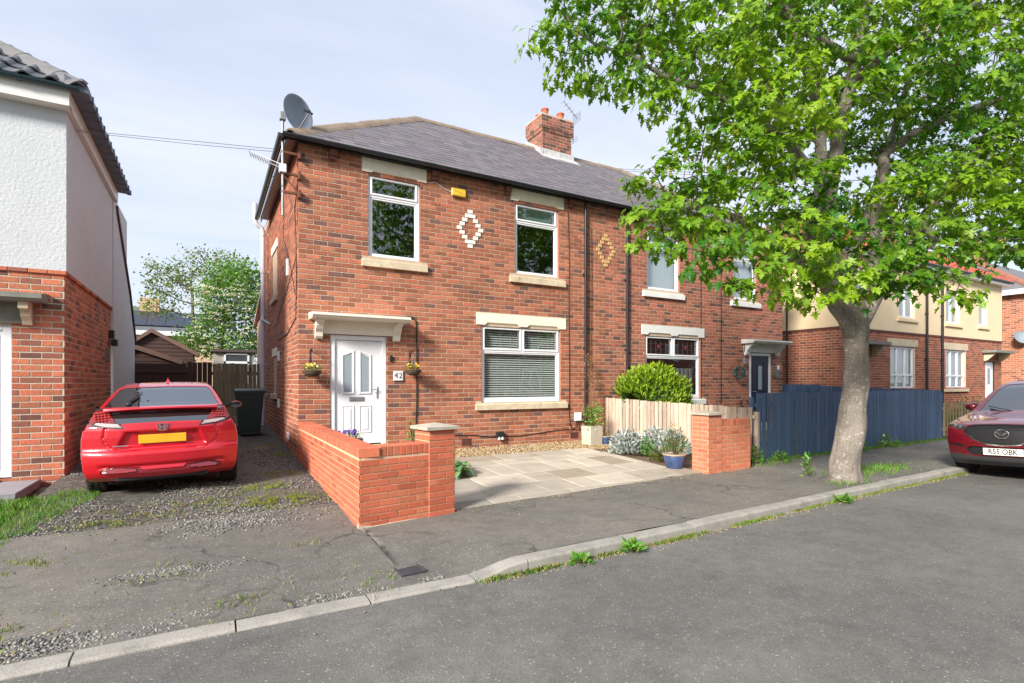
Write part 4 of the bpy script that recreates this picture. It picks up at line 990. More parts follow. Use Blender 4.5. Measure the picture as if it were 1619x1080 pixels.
for r, x in tiles:
    k = R.choice((0, 1, 2))
    if k not in ti:
        mb = MB(); col = [(.105, .11, .125), (.125, .13, .145), (.09, .095, .11)][k]; prof = []
        for i in range(13):
            t = i / 12; xx = -.15 + .31 * t; zz = .048 * max(0, math.sin((t - .48) / .52 * math.pi)) if t > .48 else .004 - .012 * math.sin(t / .48 * math.pi); prof.append((xx, zz))
        lo = [Vector((px, 0, 0)) + nn * (pz + .022) for px, pz in prof]; hi = [Vector((px, 0, 0)) + up * .36 + nn * pz for px, pz in prof]
        for i in range(12): mb.face([lo[i], lo[i + 1], hi[i + 1], hi[i]], col); mb.face([lo[i] - nn * .022, lo[i + 1] - nn * .022, lo[i + 1], lo[i]], tuple(c * .9 for c in col))
        ti[k] = mb.mesh('roof_tile', RTILE); ti[k].polygons.foreach_set('use_smooth', [True] * len(ti[k].polygons)); ti[k].set_sharp_from_angle(angle=rad(40))
    o = bpy.data.objects.new('roof_tile', ti[k]); COL.objects.link(o); o.parent = hl; o.matrix_parent_inverse = wm(hl).inverted(); o.location = Vector((x, -.30, e0)) + up * (r * .33) + nn * R.uniform(0, .005)
HIPT = mat('hip_tile', (.155, .15, .155), .85, .2, 5., bump=.3, bscale=30.)
ridge_tiles(rfl, Vector(A) + Vector((-.02, .0, .07)), Vector(C_) + Vector((0, 0, .07)), .16, .42, .10, HIPT, 'hip_tile')
for k in range(14):
    y = -.28 + k * .35; b = MB(); b.prism([(XE + .06, y, e0 - .045), (XE + .33, y, e0 - .06), (XE + .33, y, e0 + .02), (XE + .05, y, e0 + .16)], (0, .335, 0)); b.box(XE + .27, XE + .345, y + .30, y + .345, e0 - .07, e0 + .035); b.build('eaves_tile', mat('blue_eaves_tile', (.10, .12, .17), .5, .15, 6.), hl)
# porch slab, door, step
GST = mat('grey_stone', (.20, .20, .175), .85, .2, 6., bump=.3, bscale=30.)
b = MB(); b.prism([(-5.6, .01, 2.72), (-5.6, -.34, 2.72), (-5.6, -.38, 2.76), (-5.6, -.38, 2.83), (-5.6, .01, 2.87)], (5.6 - 3.46, 0, 0)); cp = b.build('canopy', GST, hl)
b = MB(); b.box(-5.5, -3.62, -.045, .05, 2.42, 2.719); b.build('fascia_board', GST, cp)
for xx in (-5.45, -3.74): b = MB(); b.prism([(xx, -.01, 2.40), (xx, -.06, 2.40), (xx, -.09, 2.46), (xx, -.15, 2.52), (xx, -.17, 2.60), (xx, -.28, 2.62), (xx, -.28, 2.719), (xx, -.01, 2.719)], (.11, 0, 0)); b.build('bracket', SILL, cp)
b = MB(); b.cbox(-5.35, -5.25, .02, .1, .2, 2.42, .006); b.cbox(-3.97, -3.87, .02, .1, .2, 2.42, .006); b.cbox(-5.25, -3.97, .02, .1, 2.32, 2.42, .006); b.build('door_frame', UPVC, hl)
b = MB(); b.cbox(-5.245, -3.975, .05, .1, .2, 2.315, .006); [b.cbox(-5.2 + .15 * k, -5.06 + .15 * k, .04, .06, .3, 2.25, .004) for k in range(8)]; b.build('door', UPVC, hl)
b = MB(); b.cbox(-5.6, -3.55, -1.15, -.002, .03, .15, .008); st = b.build('door_step', mat('step_slab', (.26, .25, .27), .8, .25, 4., bump=.2, stretch=(.5, 4, 4)), hl)
b = MB(); [b.cbox(-5.6 + .235 * k, -5.6 + .235 * k + .222, -1.13, -.9, -.06, .028, .006, tint=R.choice(PALN)) for k in range(8)]; b.build('step_riser', BRICK, hl)
# floodlight on the flank wall, cable bracket
b = MB(); b.cbox(XE, XE + .10, 4.0, 4.16, 2.52, 2.70, .01); b.cbox(XE + .05, XE + .16, 3.95, 4.2, 2.36, 2.50, .01); b.build('wall_lamp', BLACKP, hl)
b = MB(); b.cbox(XE, XE + .06, 3.7, 3.8, 2.0, 2.3, .01); b.build('vent', GST, hl)

# ---------------------------------------------------------------- cream rendered pair further along
PALC = pal((.36, .125, .075), 12, .15, [(.20, .08, .06)], 3)
RED = mat('red_pantile', tint=True, rough=.75, var=.18, scale=6., spec=.3)
def cream(label, x0, x1, wins, ups, dx, capx, pipes, left):
    YF = -.2; band = 3.42; zb = .1
    h = thing('rendered_house', label, 'house', (x0, YF, .15), group='cream rendered semi-detached houses')
    ops = [(a, b, c, d) for a, b, c, d in wins] + [(dx, dx + .95, .4, 2.5)]
    b = MB(); wall_panel(b, (x0, YF, zb), (1, 0, 0), x1 - x0, band - zb, [(a - x0, bb - x0, c - zb, d - zb) for a, bb, c, d in ops])
    xs = x0 if left else x1
    b.face([(xs, YF, zb), (xs, 7, zb), (xs, 7, band), (xs, YF, band)]); b.face([(x0, 7, zb), (x1, 7, zb), (x1, 7, 6.1), (x0, 7, 6.1)]); b.build('wall', MORTAR, h, fixn=False)
    pc = Pieces('brick', FARBRICK, PALC, 'brickwork')
    brick_face(pc, (x0, YF, zb), (1, 0, 0), (0, -1, 0), x1 - x0, band - zb - .05, [(a - x0, bb - x0, c - zb, d - zb) for a, bb, c, d in ops], jit=.001)
    if left: brick_face(pc, (x0, 7, zb), (0, -1, 0), (-1, 0, 0), 7 - YF, band - zb - .05, [], jit=.001)
    pc.finish(h, limit=150)
    b = MB(); b.cbox(x0 - (.03 if left else 0), x1 + (.03 if not left else 0), YF - .03, YF + .05, band - .05, band + .03, .006)
    if left: b.cbox(x0 - .029, x0 + .05, YF + .051, 7, band - .05, band + .03, .006)
    b.build('string_course', mat('dark_brick_band', (.12, .05, .04), .9, .2, 8.), h)
    b = MB(); wall_panel(b, (x0, YF - .02, band + .03), (1, 0, 0), x1 - x0, 6.05 - band, [(a - x0, bb - x0, c - band - .03, d - band - .03) for a, bb, c, d in ups])
    b.face([(xs + (-.02 if left else .02), YF - .02, band), (xs + (-.02 if left else .02), 7, band), (xs + (-.02 if left else .02), 7, 6.08), (xs + (-.02 if left else .02), YF - .02, 6.08)])
    b.build('render_coat', CREAMR, h, fixn=False)
    def win(a, bb, c, d, cols, zt):
        q = MB(); y = YF + .05; f = .07
        for m_ in ((a, a + f, c, d), (bb - f, bb, c, d), (a + f, bb - f, c, c + f), (a + f, bb - f, d - f, d)): q.cbox(m_[0], m_[1], y, y + .07, m_[2], m_[3], .006)
        for k in range(1, cols): xx = a + (bb - a) * k / cols; q.cbox(xx - f / 2, xx + f / 2, y, y + .07, c + f, d - f, .006)
        if zt: q.cbox(a + f, bb - f, y - .005, y + .065, zt - f / 2, zt + f / 2, .006)
        w_ = q.build('window', UPVC, h)
        for k in range(cols):
            xa, xb = a + (bb - a) * k / cols, a + (bb - a) * (k + 1) / cols; p_ = MB(); p_.face([(xa, y + .04, c), (xb, y + .04, c), (xb, y + .04, d), (xa, y + .04, d)]); p_.build('pane', GLASS, w_)
        r = MB(); r.face([(a - .05, y + .12, c - .05), (bb + .05, y + .12, c - .05), (bb + .05, y + .12, d + .05), (a - .05, y + .12, d + .05)]); r.build('net_curtain', mat('pale_curtain', (.42, .43, .44), .8, .25, 4., stretch=(8, 1, .3)), w_)
        for zz, nm, hh, pr in ((c - .16, 'sill', .12, .09),): s_ = MB(); s_.cbox(a - .15, bb + .15, YF - pr, YF + .04, zz, zz + hh, .008); s_.build(nm, SILL if d < band else CREAMR, h)
        for xx in (a, bb): s_ = MB(); s_.face([(xx, YF - .02, c), (xx, YF + .1, c), (xx, YF + .1, d), (xx, YF - .02, d)]); s_.build('window_reveal', CREAMR if d > band else MORTAR, h)
    for a, bb, c, d in wins:
        win(a, bb, c, d, 3, 1.85); l = MB(); l.cbox(a - .2, bb + .2, YF - .03, YF + .04, d + .01, d + .28, .008); l.build('lintel', SILL, h)
    for a, bb, c, d in ups: win(a, bb, c, d, 1 if bb - a < 1.05 else 2, None if bb - a < 1.3 else None)
    q = MB(); q.cbox(dx, dx + .95, YF + .04, YF + .1, .4, 2.5, .006); q.cbox(dx + .2, dx + .75, YF + .02, YF + .05, .6, 1.2, .01); dr = q.build('door', UPVC, h)
    q = MB(); q.face([(dx + .35, YF + .03, 1.5), (dx + .6, YF + .03, 1.5), (dx + .6, YF + .03, 2.2), (dx + .35, YF + .03, 2.2)]); q.build('door_pane', OBSC, dr)
    q = MB(); q.cbox(capx, capx + 2.0, YF - .5, YF, 2.86, 2.98, .01); cp = q.build('canopy', GST, h)
    for xx in (capx + .15, capx + 1.7): q = MB(); q.prism([(xx, YF - .02, 2.5), (xx, YF - .15, 2.55), (xx, YF - .38, 2.78), (xx, YF - .38, 2.858), (xx, YF - .02, 2.858)], (.14, 0, 0)); q.build('bracket', SILL, cp)
    for p in pipes: pipe(h, p, YF - .08, .3, 6.0, .045)
    if left: pipe(h, x0 - .06, 1.6, .3, 6.0, .03)
    # roof of red pantiles
    e = 6.12; s = .66; xa, xb = x0 - (.3 if left else 0), x1 + (0 if left else .3); ry = 3.4; y0 = YF - .3; rz = e + s * (ry - y0); hx = (ry - y0) * .85
    b = MB(); b.face([(xa, y0, e - .03), (xb, y0, e - .03), (xb - (0 if left else hx), ry, rz - .03), (xa + (hx if left else 0), ry, rz - .03)])
    b.face([(xs + (-.3 if left else .3), y0, e), (xs + (hx - .3 if left else -hx + .3), ry, rz), (xs + (-.3 if left else .3), 7.3, e)]); b.face([(xa, 7.3, e), (xa + (hx if left else 0), ry, rz), (xb - (0 if left else hx), ry, rz), (xb, 7.3, e)])
    rf = b.build('roof', mat('pantile_underlay', (.26, .07, .045), .8, .2, 4.), h, fixn=False)
    pals = [(.40, .085, .05), (.46, .11, .06), (.36, .075, .05), (.43, .10, .065)]; b = MB(); up = Vector((0, 1, s)).normalized(); nv = Vector((0, -s, 1)).normalized(); tw = .25; L = (ry - y0) / up.y
    for r in range(int(L / .30)):
        yy = y0 + r * .30 * up.y; f = (yy + .15 - y0) / (ry - y0); xl = xa + (hx * f if left else 0); xr = xb - (0 if left else hx * f); x = xl
        while x < xr - .05:
            w2 = min(tw, xr - x); t_ = R.choice(pals); o = Vector((x, y0, e)) + up * (r * .30); pr = [(0, .0), (.25, -.012), (.5, .0), (.75, .035), (1, .0)]
            for i in range(4):
                p0, p1 = o + Vector((w2 * pr[i][0], 0, 0)) + nv * (pr[i][1] + .02), o + Vector((w2 * pr[i + 1][0], 0, 0)) + nv * (pr[i + 1][1] + .02); b.face([p0, p1, p1 + up * .31 - nv * .02, p0 + up * .31 - nv * .02], t_)
                b.face([p0 - nv * .025, p1 - nv * .025, p1, p0], t_)
            x += tw
    b.build('pantiles', RED, h, kind='stuff', fixn=False)
    ridge_tiles(rf, (xs + (-.3 if left else .3), y0, e + .06), (xs + (hx - .3 if left else -hx + .3), ry, rz + .04), .14, .45, .08, mat('red_ridge', (.34, .08, .05), .8, .2, 5.))
    b = MB(); b.box(xa + .1, xb - .1, y0 + .02, y0 + .05, e - .2, e - .02); b.box(xa + .1, xb - .1, y0 + .05, YF - .021, e - .2, e - .18); b.build('fascia_board', UPVC, h)
    b = MB(); b.tube([(xa, y0 - .03, e - .05), (xb, y0 - .03, e - .05)], .055, 8); b.build('gutter', DGUT, h, autos=50)
    return h
cream('cream rendered house behind the tree trunk, its white window left of two black downpipes', 16.85, 23.42, [(20.15, 21.97, 1.35, 2.9)], [(20.75, 21.95, 4.0, 5.35), (17.6, 18.5, 4.0, 5.4)], 17.7, 17.2, [22.77], True)
cream('cream rendered house with a white front door, right of the two black downpipes', 23.421, 29.95, [(24.5, 26.3, 1.35, 2.9)], [(24.5, 25.75, 4.0, 5.35), (27.55, 28.4, 4.05, 5.5)], 28.25, 27.9, [24.05], False)
# brick house at the far right
hf = thing('brick_house', 'far brick house with grey slate roof and chimney at the right edge', 'house', (33, 0, .2), group=None)
b = MB(); b.box(32.9, 46, -.2, 7.5, 0, 6.0); b.build('wall', MORTAR, hf)
pc = Pieces('brick', FARBRICK, pal((.42, .15, .085), 10, .15, [(.26, .10, .07)], 3), 'brickwork'); brick_face(pc, (32.9, 5, .1), (0, -1, 0), (-1, 0, 0), 5.2, 5.9, [], jit=.001); brick_face(pc, (32.9, -.2, .1), (1, 0, 0), (0, -1, 0), 2.5, 5.9, [], jit=.001); pc.finish(hf, limit=120)
b = MB(); b.face([(32.5, -.6, 6.1), (46, -.6, 6.1), (46, 3.6, 8.9), (36.2, 3.6, 8.9)]); b.face([(32.5, -.6, 6.1), (36.2, 3.6, 8.9), (32.5, 7.9, 6.1)]); b.face([(32.5, -.6, 6.05), (46, -.6, 6.05), (46, 7.9, 6.05), (32.5, 7.9, 6.05)]); rf = b.build('roof', mat('far_slate', (.15, .145, .15), .7, .18, 2.5), hf, fixn=False)
b = MB(); b.box(32.52, 32.6, -.55, 7.8, 5.85, 6.09); b.box(32.6, 46, -.58, -.5, 5.85, 6.09); b.build('fascia_board', UPVC, hf)
ridge_tiles(rf, (32.5, -.6, 6.17), (36.2, 3.6, 8.97), .16, .5, .1, mat('far_ridge', (.30, .12, .08), .8, .2))
c2 = bpy.data.objects.new('chimney', None); COL.objects.link(c2); c2.parent = hf; c2.matrix_parent_inverse = wm(hf).inverted(); stack(c2, 36.0, 37.4, 2.7, 3.5, 7.8, 9.5, PALC, [(.05, 9.2, 9.5)])
# ================================================================== WALLS, FENCES, BACK YARDS
def at_y(u, v, y):
    d = ray(u, v); t = (y - CAMP.y) / d.y; return CAMP + d * t
def at_x(u, v, x):
    d = ray(u, v); t = (x - CAMP.x) / d.x; return CAMP + d * t
def at_z(u, v, z):
    d = ray(u, v); t = (z - CAMP.z) / d.z; return CAMP + d * t
PALW = pal((.52, .152, .082), 18, .13, [(.47, .125, .07)], 3)
CAPS = mat('coping_stone', (.42, .38, .31), .85, .12, 8., fine=.12, bump=.2)
lw = thing('garden_wall', 'low orange brick wall with capped pier beside the driveway, red hatchback to its left', 'wall', (0, -4.45, 0), group='low brick walls at the pavement')
a8 = rad(8); ux8 = Vector((math.cos(a8), math.sin(a8), 0)); nx8 = Vector((math.sin(a8), -math.cos(a8), 0)); FC = Vector((0, -4.45, 0))
HW = .755; CR = .075; HB = .106
pc = Pieces('brick', NEWBRICK, PALW, 'brickwork')
brick_face(pc, (0, 0, -.02), (0, -1, 0), (-1, 0, 0), 4.45, HW + .02, [], course=CR, bl=.215, joint=.010, depth=.006, jit=.001)
brick_face(pc, FC + Vector((0, 0, -.02)), ux8, nx8, .84, HW + .02, [], course=CR, bl=.215, joint=.010, depth=.006, jit=.001, off0=.11)
PW = .345; po = FC + ux8 * .838 + Vector((0, 0, -.02)) + nx8 * .012
brick_face(pc, po, ux8, nx8, PW, 1.03, [], course=CR, bl=.215, joint=.010, depth=.006, jit=.001)
brick_face(pc, po - nx8 * PW, -nx8 * -1 * 1.0, -ux8, PW, 1.03, [], course=CR, bl=.215, joint=.010, depth=.006, jit=.001)
brick_face(pc, po + ux8 * PW, -nx8, ux8, PW, 1.03, [], course=CR, bl=.215, joint=.010, depth=.006, jit=.001)
brick_face(pc, (.215, -4.3, -.02), (0, 1, 0), (1, 0, 0), 4.3, HW + .02, [], course=CR, bl=.215, joint=.010, depth=.006, jit=.001)
pc.finish(lw)
def post_box(mb, o, ux, nx, w_, d_, z0, z1):   # box standing on o, extending w_ along ux and d_ against nx
    p = [o, o + ux * w_, o + ux * w_ - nx * d_, o - nx * d_]; mb.prism([(q.x, q.y, z0) for q in p], (0, 0, z1 - z0))
b = MB(); b.prism([(0.001, -4.44, -.1), (.214, -4.41, -.1), (.214, 0, -.1), (0.001, 0, -.1)], (0, 0, HW + .1)); post_box(b, FC + nx8 * -.001 + ux8 * .04, ux8, nx8, .82, .212, -.1, HW); post_box(b, po - nx8 * .001 + ux8 * .001, ux8, nx8, PW - .002, PW - .002, -.1, 1.01); b.build('mortar_core', NMORTAR, lw)
# bricks on edge along the top
n_ = 58
for k in range(n_):
    y0 = -4.45 + .0765 * k; j = R.uniform(-.002, .002); b = MB(); b.cbox(-.008 + j, .222 + j, y0 + .005, y0 + .0715, HW, HW + HB + j, .004, tint=R.choice(PALW)); b.build('coping_brick', NEWBRICK, lw, fixn=False)
M8 = Matrix.Translation(FC) @ Matrix.Rotation(a8, 4, 'Z')
for k in range(8):
    x0 = .235 + .0762 * k; j = R.uniform(-.002, .002); b = MB(); b.cbox(x0 + .005, x0 + .071, -.008 + j, .222, HW, HW + HB + j, .004, tint=R.choice(PALW), M=M8); b.build('coping_brick', NEWBRICK, lw, fixn=False)
b = MB(); b.prism([tuple(M8 @ Vector(q)) for q in ((0.04, .002, HW + .002), (.84, .002, HW + .002), (.84, .21, HW + .002), (.04, .21, HW + .002))], (0, 0, HB - .022)); b.box(.002, .213, -4.42, -.01, HW + .001, HW + HB - .012); b.build('coping_mortar', NMORTAR, lw)
def cap(parent, c, ang, w_, z, rise=.045):
    b = MB(); h = w_ / 2; M = Matrix.Translation(c) @ Matrix.Rotation(ang, 4, 'Z')
    lo = [M @ Vector((sx * h, sy * h, z)) for sx, sy in ((-1, -1), (1, -1), (1, 1), (-1, 1))]; hi = [q + Vector((0, 0, .035)) for q in lo]; tp = M @ Vector((0, 0, z + .035 + rise))
    b.face(lo[::-1])
    for i in range(4): j = (i + 1) % 4; b.face([lo[i], lo[j], hi[j], hi[i]]); b.face([hi[i], hi[j], tp])
    return b.build('coping_stone', CAPS, parent)
pcx = po + ux8 * PW / 2 - nx8 * PW / 2; cap(lw, (pcx.x, pcx.y, 0), a8, .44, 1.01, .04)
b = MB(); b.prism([(-.012, -4.47, -.02), (.35, -4.42, -.03), (.72, -4.375, -.03), (.62, -4.34, .05), (.3, -4.40, .04), (-.012, -4.455, .045)], (0, .06, 0)); b.build('mortar_skirt', mat('pale_cement', (.50, .42, .33), .9, .2, 10., bump=.4), lw)
# right-hand wall and pier
PALW2 = pal((.54, .185, .105), 18, .13, [(.48, .15, .085)], 3)
rw = thing('garden_wall', 'short orange brick wall and capped pier between the paving and the blue fence', 'wall', (6.0, -4.0, 0), group='low brick walls at the pavement')
pc = Pieces('brick', NEWBRICK, PALW2, 'brickwork'); k_ = dict(course=CR, bl=.215, joint=.010, depth=.006, jit=.001)
brick_face(pc, (5.99, -4.0, -.02), (1, 0, 0), (0, -1, 0), .345, 1.03, [], **k_); brick_face(pc, (5.99, -3.655, -.02), (0, -1, 0), (-1, 0, 0), .345, 1.03, [], **k_); brick_face(pc, (6.336, -3.985, -.02), (1, 0, 0), (0, -1, 0), .78, .83, [], off0=.08, **k_)
pc.finish(rw)
b = MB(); b.box(5.991, 6.334, -3.999, -3.656, -.1, 1.01); b.box(6.334, 7.115, -3.984, -3.77, -.1, .81); b.build('mortar_core', NMORTAR, rw)
for k in range(10): x0 = 6.342 + .0765 * k; b = MB(); b.cbox(x0 + .004, x0 + .072, -3.992, -3.765, .81, .81 + HB, .004, tint=R.choice(PALW2)); b.build('coping_brick', NEWBRICK, rw, fixn=False)
cap(rw, (6.16, -3.83, 0), 0, .43, 1.01, .035)

def fence(name, label, p0, p1, h0, h1, bw, gap, m, zoff=.03, th=.02, lean=.006, jit=.008, side=-1, rails=True, cat='fence', point=False, group=None, posts=None, missing=()):
    p0, p1 = Vector((*p0, 0)), Vector((*p1, 0)); L = (p1 - p0).length; d = (p1 - p0).normalized(); nv = Vector((d.y, -d.x, 0)) * (1 if side < 0 else -1)
    f = thing(name, label, cat, (p0.x, p0.y, G(p0.x, p0.y)), group=group)
    n = int(L / (bw + gap)); proto = {}
    for i in range(n):
        if i in missing: continue
        s = i * (bw + gap); c = p0 + d * (s + bw / 2); z0 = G(c.x, c.y) + zoff; h = h0 + (h1 - h0) * s / L - z0 + R.uniform(-jit, jit)
        b = MB(); w2 = bw / 2 * R.uniform(.96, 1.0); ln = R.uniform(-lean, lean); tw = R.uniform(-.006, .006)
        if point: q = [(-w2, 0), (w2, 0), (w2 + ln, h - bw * .5), (ln, h), (-w2 + ln, h - bw * .5)]
        else: q = [(-w2, 0), (w2, 0), (w2 + ln, h), (-w2 + ln, h + R.uniform(-.004, .004))]
        b.prism([c + d * x + nv * (tw * (1 if x > 0 else -1)) + Vector((0, 0, z0 + z)) for x, z in q], nv * th * R.uniform(.8, 1.15))
        b.build('board', m, f, fixn=False)
    if rails:
        for t in (.22, .80):
            b = MB(); qa, qb = p0, p1; za = G(qa.x, qa.y) + (h0 - G(qa.x, qa.y)) * t; zb_ = G(qb.x, qb.y) + (h1 - G(qb.x, qb.y)) * t
            b.prism([qa - nv * .045 + Vector((0, 0, za)), qa - nv * .008 + Vector((0, 0, za)), qa - nv * .008 + Vector((0, 0, za + .07)), qa - nv * .045 + Vector((0, 0, za + .07))], (qb - qa) + Vector((0, 0, zb_ - za))); b.build('rail', m, f)
        k = 0
        while k <= L + .01:
            c = p0 + d * k; hh = h0 + (h1 - h0) * k / L; b = MB(); b.prism([c - nv * .05 + d * -.04 + Vector((0, 0, -.1)), c - nv * .05 + d * .04 + Vector((0, 0, -.1)), c - nv * .13 + d * .04 + Vector((0, 0, -.1)), c - nv * .13 + d * -.04 + Vector((0, 0, -.1))], (0, 0, hh + .02)); b.build('post', m, f); k += min(1.9, max(L / max(1, round(L / 1.9)), .3))
    return f
fence('timber_fence', 'bare pale timber fence of upright boards between the paving and the shrub', (7.03, -.06), (7.74, -3.62), 1.19, 1.08, .090, .010, BARKW, lean=.006, th=.014, jit=.012)
fence('timber_fence', 'navy painted board fence along the pavement behind the street tree', (7.83, -3.60), (15.95, -3.44), 1.36, 1.37, .134, .024, BLUEW, lean=.004, th=.010)
fence('timber_fence', 'low navy fence between the brick house and the cream house', (14.25, .35), (16.8, .35), 1.52, 1.50, .14, .006, BLUEW, lean=.002)
fence('timber_fence', 'navy side fence running back from the far end of the front fence', (15.98, -3.35), (15.98, .25), 1.36, 1.48, .14, .012, BLUEW, lean=.003, side=1)
b = MB(); b.cbox(14.15, 14.26, .2, .31, .1, 1.95, .01); b.prism([(14.14, .19, 1.951), (14.27, .19, 1.951), (14.27, .32, 1.951), (14.14, .32, 1.951)], (0, 0, .03)); tag(b.build('fence_post', BLUEW), 'tall navy gate post beside the lantern at the house corner', 'post')
fence('picket_fence', 'low brown picket fence beyond the navy fence, weeds along its foot', (16.05, -3.42), (23.0, -3.35), 1.02, 1.05, .085, .10, PICKW, zoff=.06, lean=.006, th=.012)
fence('picket_fence', 'pale picket fence in front of the cream houses behind the parked car', (22.4, -3.0), (30.0, -.6), 1.15, 1.25, .085, .06, mat('pale_picket', (.45, .34, .23), .8, .25, 3., stretch=(9, 9, .6)), zoff=.06, lean=.006)
# gate and fence closing off the back yard
gt = thing('yard_gate', 'dark brown boarded gate across the driveway behind the red hatchback', 'gate', (-2.4, 8.5, .57))
b = MB(); zb = .6
for k in range(10):
    x0 = -3.58 + k * .16; b = MB(); b.cbox(x0, x0 + .157, 8.49, 8.515, zb, 2.13 + R.uniform(-.004, .004), .004); b.build('board', BROWNW, gt)
for k in range(5):
    x0 = -1.96 + k * .13; b = MB(); b.cbox(x0, x0 + .122, 8.46, 8.485, zb, 2.19 + R.uniform(-.01, .01), .004); b.build('board', BROWNW, gt)
for z in (.9, 1.85): b = MB(); b.cbox(-3.58, -1.98, 8.44, 8.488, z, z + .1, .006); b.build('rail', BROWNW, gt)
b = MB(); b.cbox(-3.6, -3.5, 8.42, 8.52, .5, 2.2, .008); b.build('post', OLDW, gt)
bf = thing('timber_fence', 'weathered grey board fence behind the wheelie bin', 'fence', (-.6, 8.5, .57))
for k in range(12):
    x0 = -1.30 + k * .122; b = MB(); b.cbox(x0, x0 + .114, 8.48, 8.502, zb, 2.16 + R.uniform(-.02, .02), .004); b.build('board', OLDW, bf)
b = MB(); b.cbox(-1.33, .12, 8.503, 8.55, 1.8, 1.9, .006); b.build('rail', OLDW, bf)
b = MB(); b.lathe([(.05, 0), (.06, .01), (.07, 0), (.06, -.01), (.05, 0)], (-.30, 8.46, 1.98), 14, Matrix.Rotation(rad(90), 4, 'X')); b.box(-.31, -.29, 8.468, 8.48, 1.6, 1.92); b.build('gate_latch', BLACKP, bf)
# sheds
def shed(label, y, apex, le, re, dp, zg, m, mroof):
    A = at_y(*apex, y); Lp = at_y(*le, y); Rp = at_y(*re, y)
    s = thing('shed', label, 'shed', (A.x, y, zg), group=None)
    n = int((A.z - zg) / .14)
    for i in range(n + 1):
        z0 = zg + i * .14; z1 = z0 + .145
        def ed(z, P): 
            if z <= P.z: return P.x
            t = (z - P.z) / max(.01, A.z - P.z); return P.x + (A.x - P.x) * min(1, t)
        if z0 >= A.z - .02: break
        z1 = min(z1, A.z)
        b = MB(); q = [(ed(z0, Lp), z0), (ed(z0, Rp), z0), (ed(z1, Rp), z1), (ed(z1, Lp), z1)]
        b.prism([(q[0][0], y - .018, z0), (q[1][0], y - .018, z0), (q[2][0], y, z1), (q[3][0], y, z1)], (0, .02, 0)); b.build('board', m, s)
    b = MB(); b.prism([(Lp.x, y + .02, zg), (Rp.x, y + .02, zg), (Rp.x, y + .02, Rp.z - .02), (A.x, y + .02, A.z - .02), (Lp.x, y + .02, Lp.z - .02)], (0, dp, 0)); b.build('wall', m, s)
    for P in (Lp, Rp):
        d = (P - A).normalized(); E_ = P + d * .2; b = MB(); u_ = Vector((0, 0, .06)); b.prism([A + Vector((0, -.12, .0)), E_ + Vector((0, -.12, 0)), E_ + Vector((0, -.12, .05)), A + Vector((0, -.12, .05))], (0, dp + .2, 0)); b.build('roof', mroof, s)
        b = MB(); b.prism([A + Vector((0, -.14, -.09)), E_ + Vector((0, -.14, -.09)), E_ + Vector((0, -.14, .06)), A + Vector((0, -.14, .06))], (0, .02, 0)); b.build('barge_board', mat('barge_board', (.17, .10, .075), .8, .2, 4.), s)
    return s
ROOFELT = mat('roof_felt', (.10, .075, .07), .9, .2, 4.)
shed('larger brown timber shed with pitched roof behind the brown gate', 13., (240, 522), (190, 552), (305, 556), 3., .6, SHEDW, ROOFELT)
shed('smaller brown timber shed just behind the gate, its roof below the larger shed', 10.6, (208, 546), (172, 560), (278, 569), 2., .58, SHEDW, ROOFELT)
# garden room with a white window
gr = thing('garden_room', 'small flat-roofed outbuilding with white window beyond the weathered fence', 'outbuilding', (0, 14, .6))
a, c = at_y(338, 556, 14.), at_y(401, 585, 14.)
b = MB(); b.box(a.x, c.x, 14, 16, .6, a.z); b.build('wall', mat('grey_render', (.36, .34, .29), .9, .12, 5.), gr)
b = MB(); b.box(a.x - .1, c.x + .1, 13.85, 16.1, a.z + .002, a.z + .1); b.build('roof', ROOFELT, gr)
a, c = at_y(354, 558, 13.98), at_y(394, 576, 13.98)
b = MB(); f = .07
for q in ((a.x, a.x + f, c.z - .8, a.z), (c.x - f, c.x, c.z - .8, a.z), (a.x, c.x, a.z - f, a.z), (a.x, c.x, a.z - .42, a.z - .33)): b.box(q[0], q[1], 13.94, 13.99, q[2], q[3])
w_ = b.build('window', UPVC, gr, fixn=False); b = MB(); b.face([(a.x, 13.97, c.z - .8), (c.x, 13.97, c.z - .8), (c.x, 13.97, a.z), (a.x, 13.97, a.z)]); b.build('pane', mat('dim_glass', (.06, .07, .08), .08, .1), w_)
# house far behind with solar panels
fh = thing('brick_house', 'far house with dark slate roof and solar panels behind the sheds', 'house', (-5, 30, 1))
e0_, e1_ = at_y(150, 520, 30.), at_y(345, 522, 30.); rt = at_y(203, 484, 33.5)
b = MB(); b.box(e0_.x, e1_.x - .3, 30.3, 37, .5, e0_.z); b.build('wall', mat('buff_wall', (.55, .38, .26), .9, .1, 3.), fh)
b = MB(); b.face([(e0_.x, 29.9, e0_.z), (e1_.x, 29.9, e0_.z), (e1_.x - 3.2, 33.5, rt.z), (e0_.x, 33.5, rt.z)]); b.face([(e1_.x, 29.9, e0_.z), (e1_.x, 37.4, e0_.z), (e1_.x - 3.2, 33.5, rt.z)]); b.face([(e0_.x, 37.4, e0_.z), (e1_.x, 37.4, e0_.z), (e1_.x - 3.2, 33.5, rt.z), (e0_.x, 33.5, rt.z)]); b.build('roof', mat('far_slate2', (.12, .125, .14), .6, .15, 3.), fh, fixn=False)
b = MB(); b.box(e0_.x, e1_.x, 29.85, 29.92, e0_.z - .25, e0_.z + .02); b.build('fascia_board', UPVC, fh)
sp_ = at_y(222, 500, 31.); sl_ = (rt.z - e0_.z) / 3.6
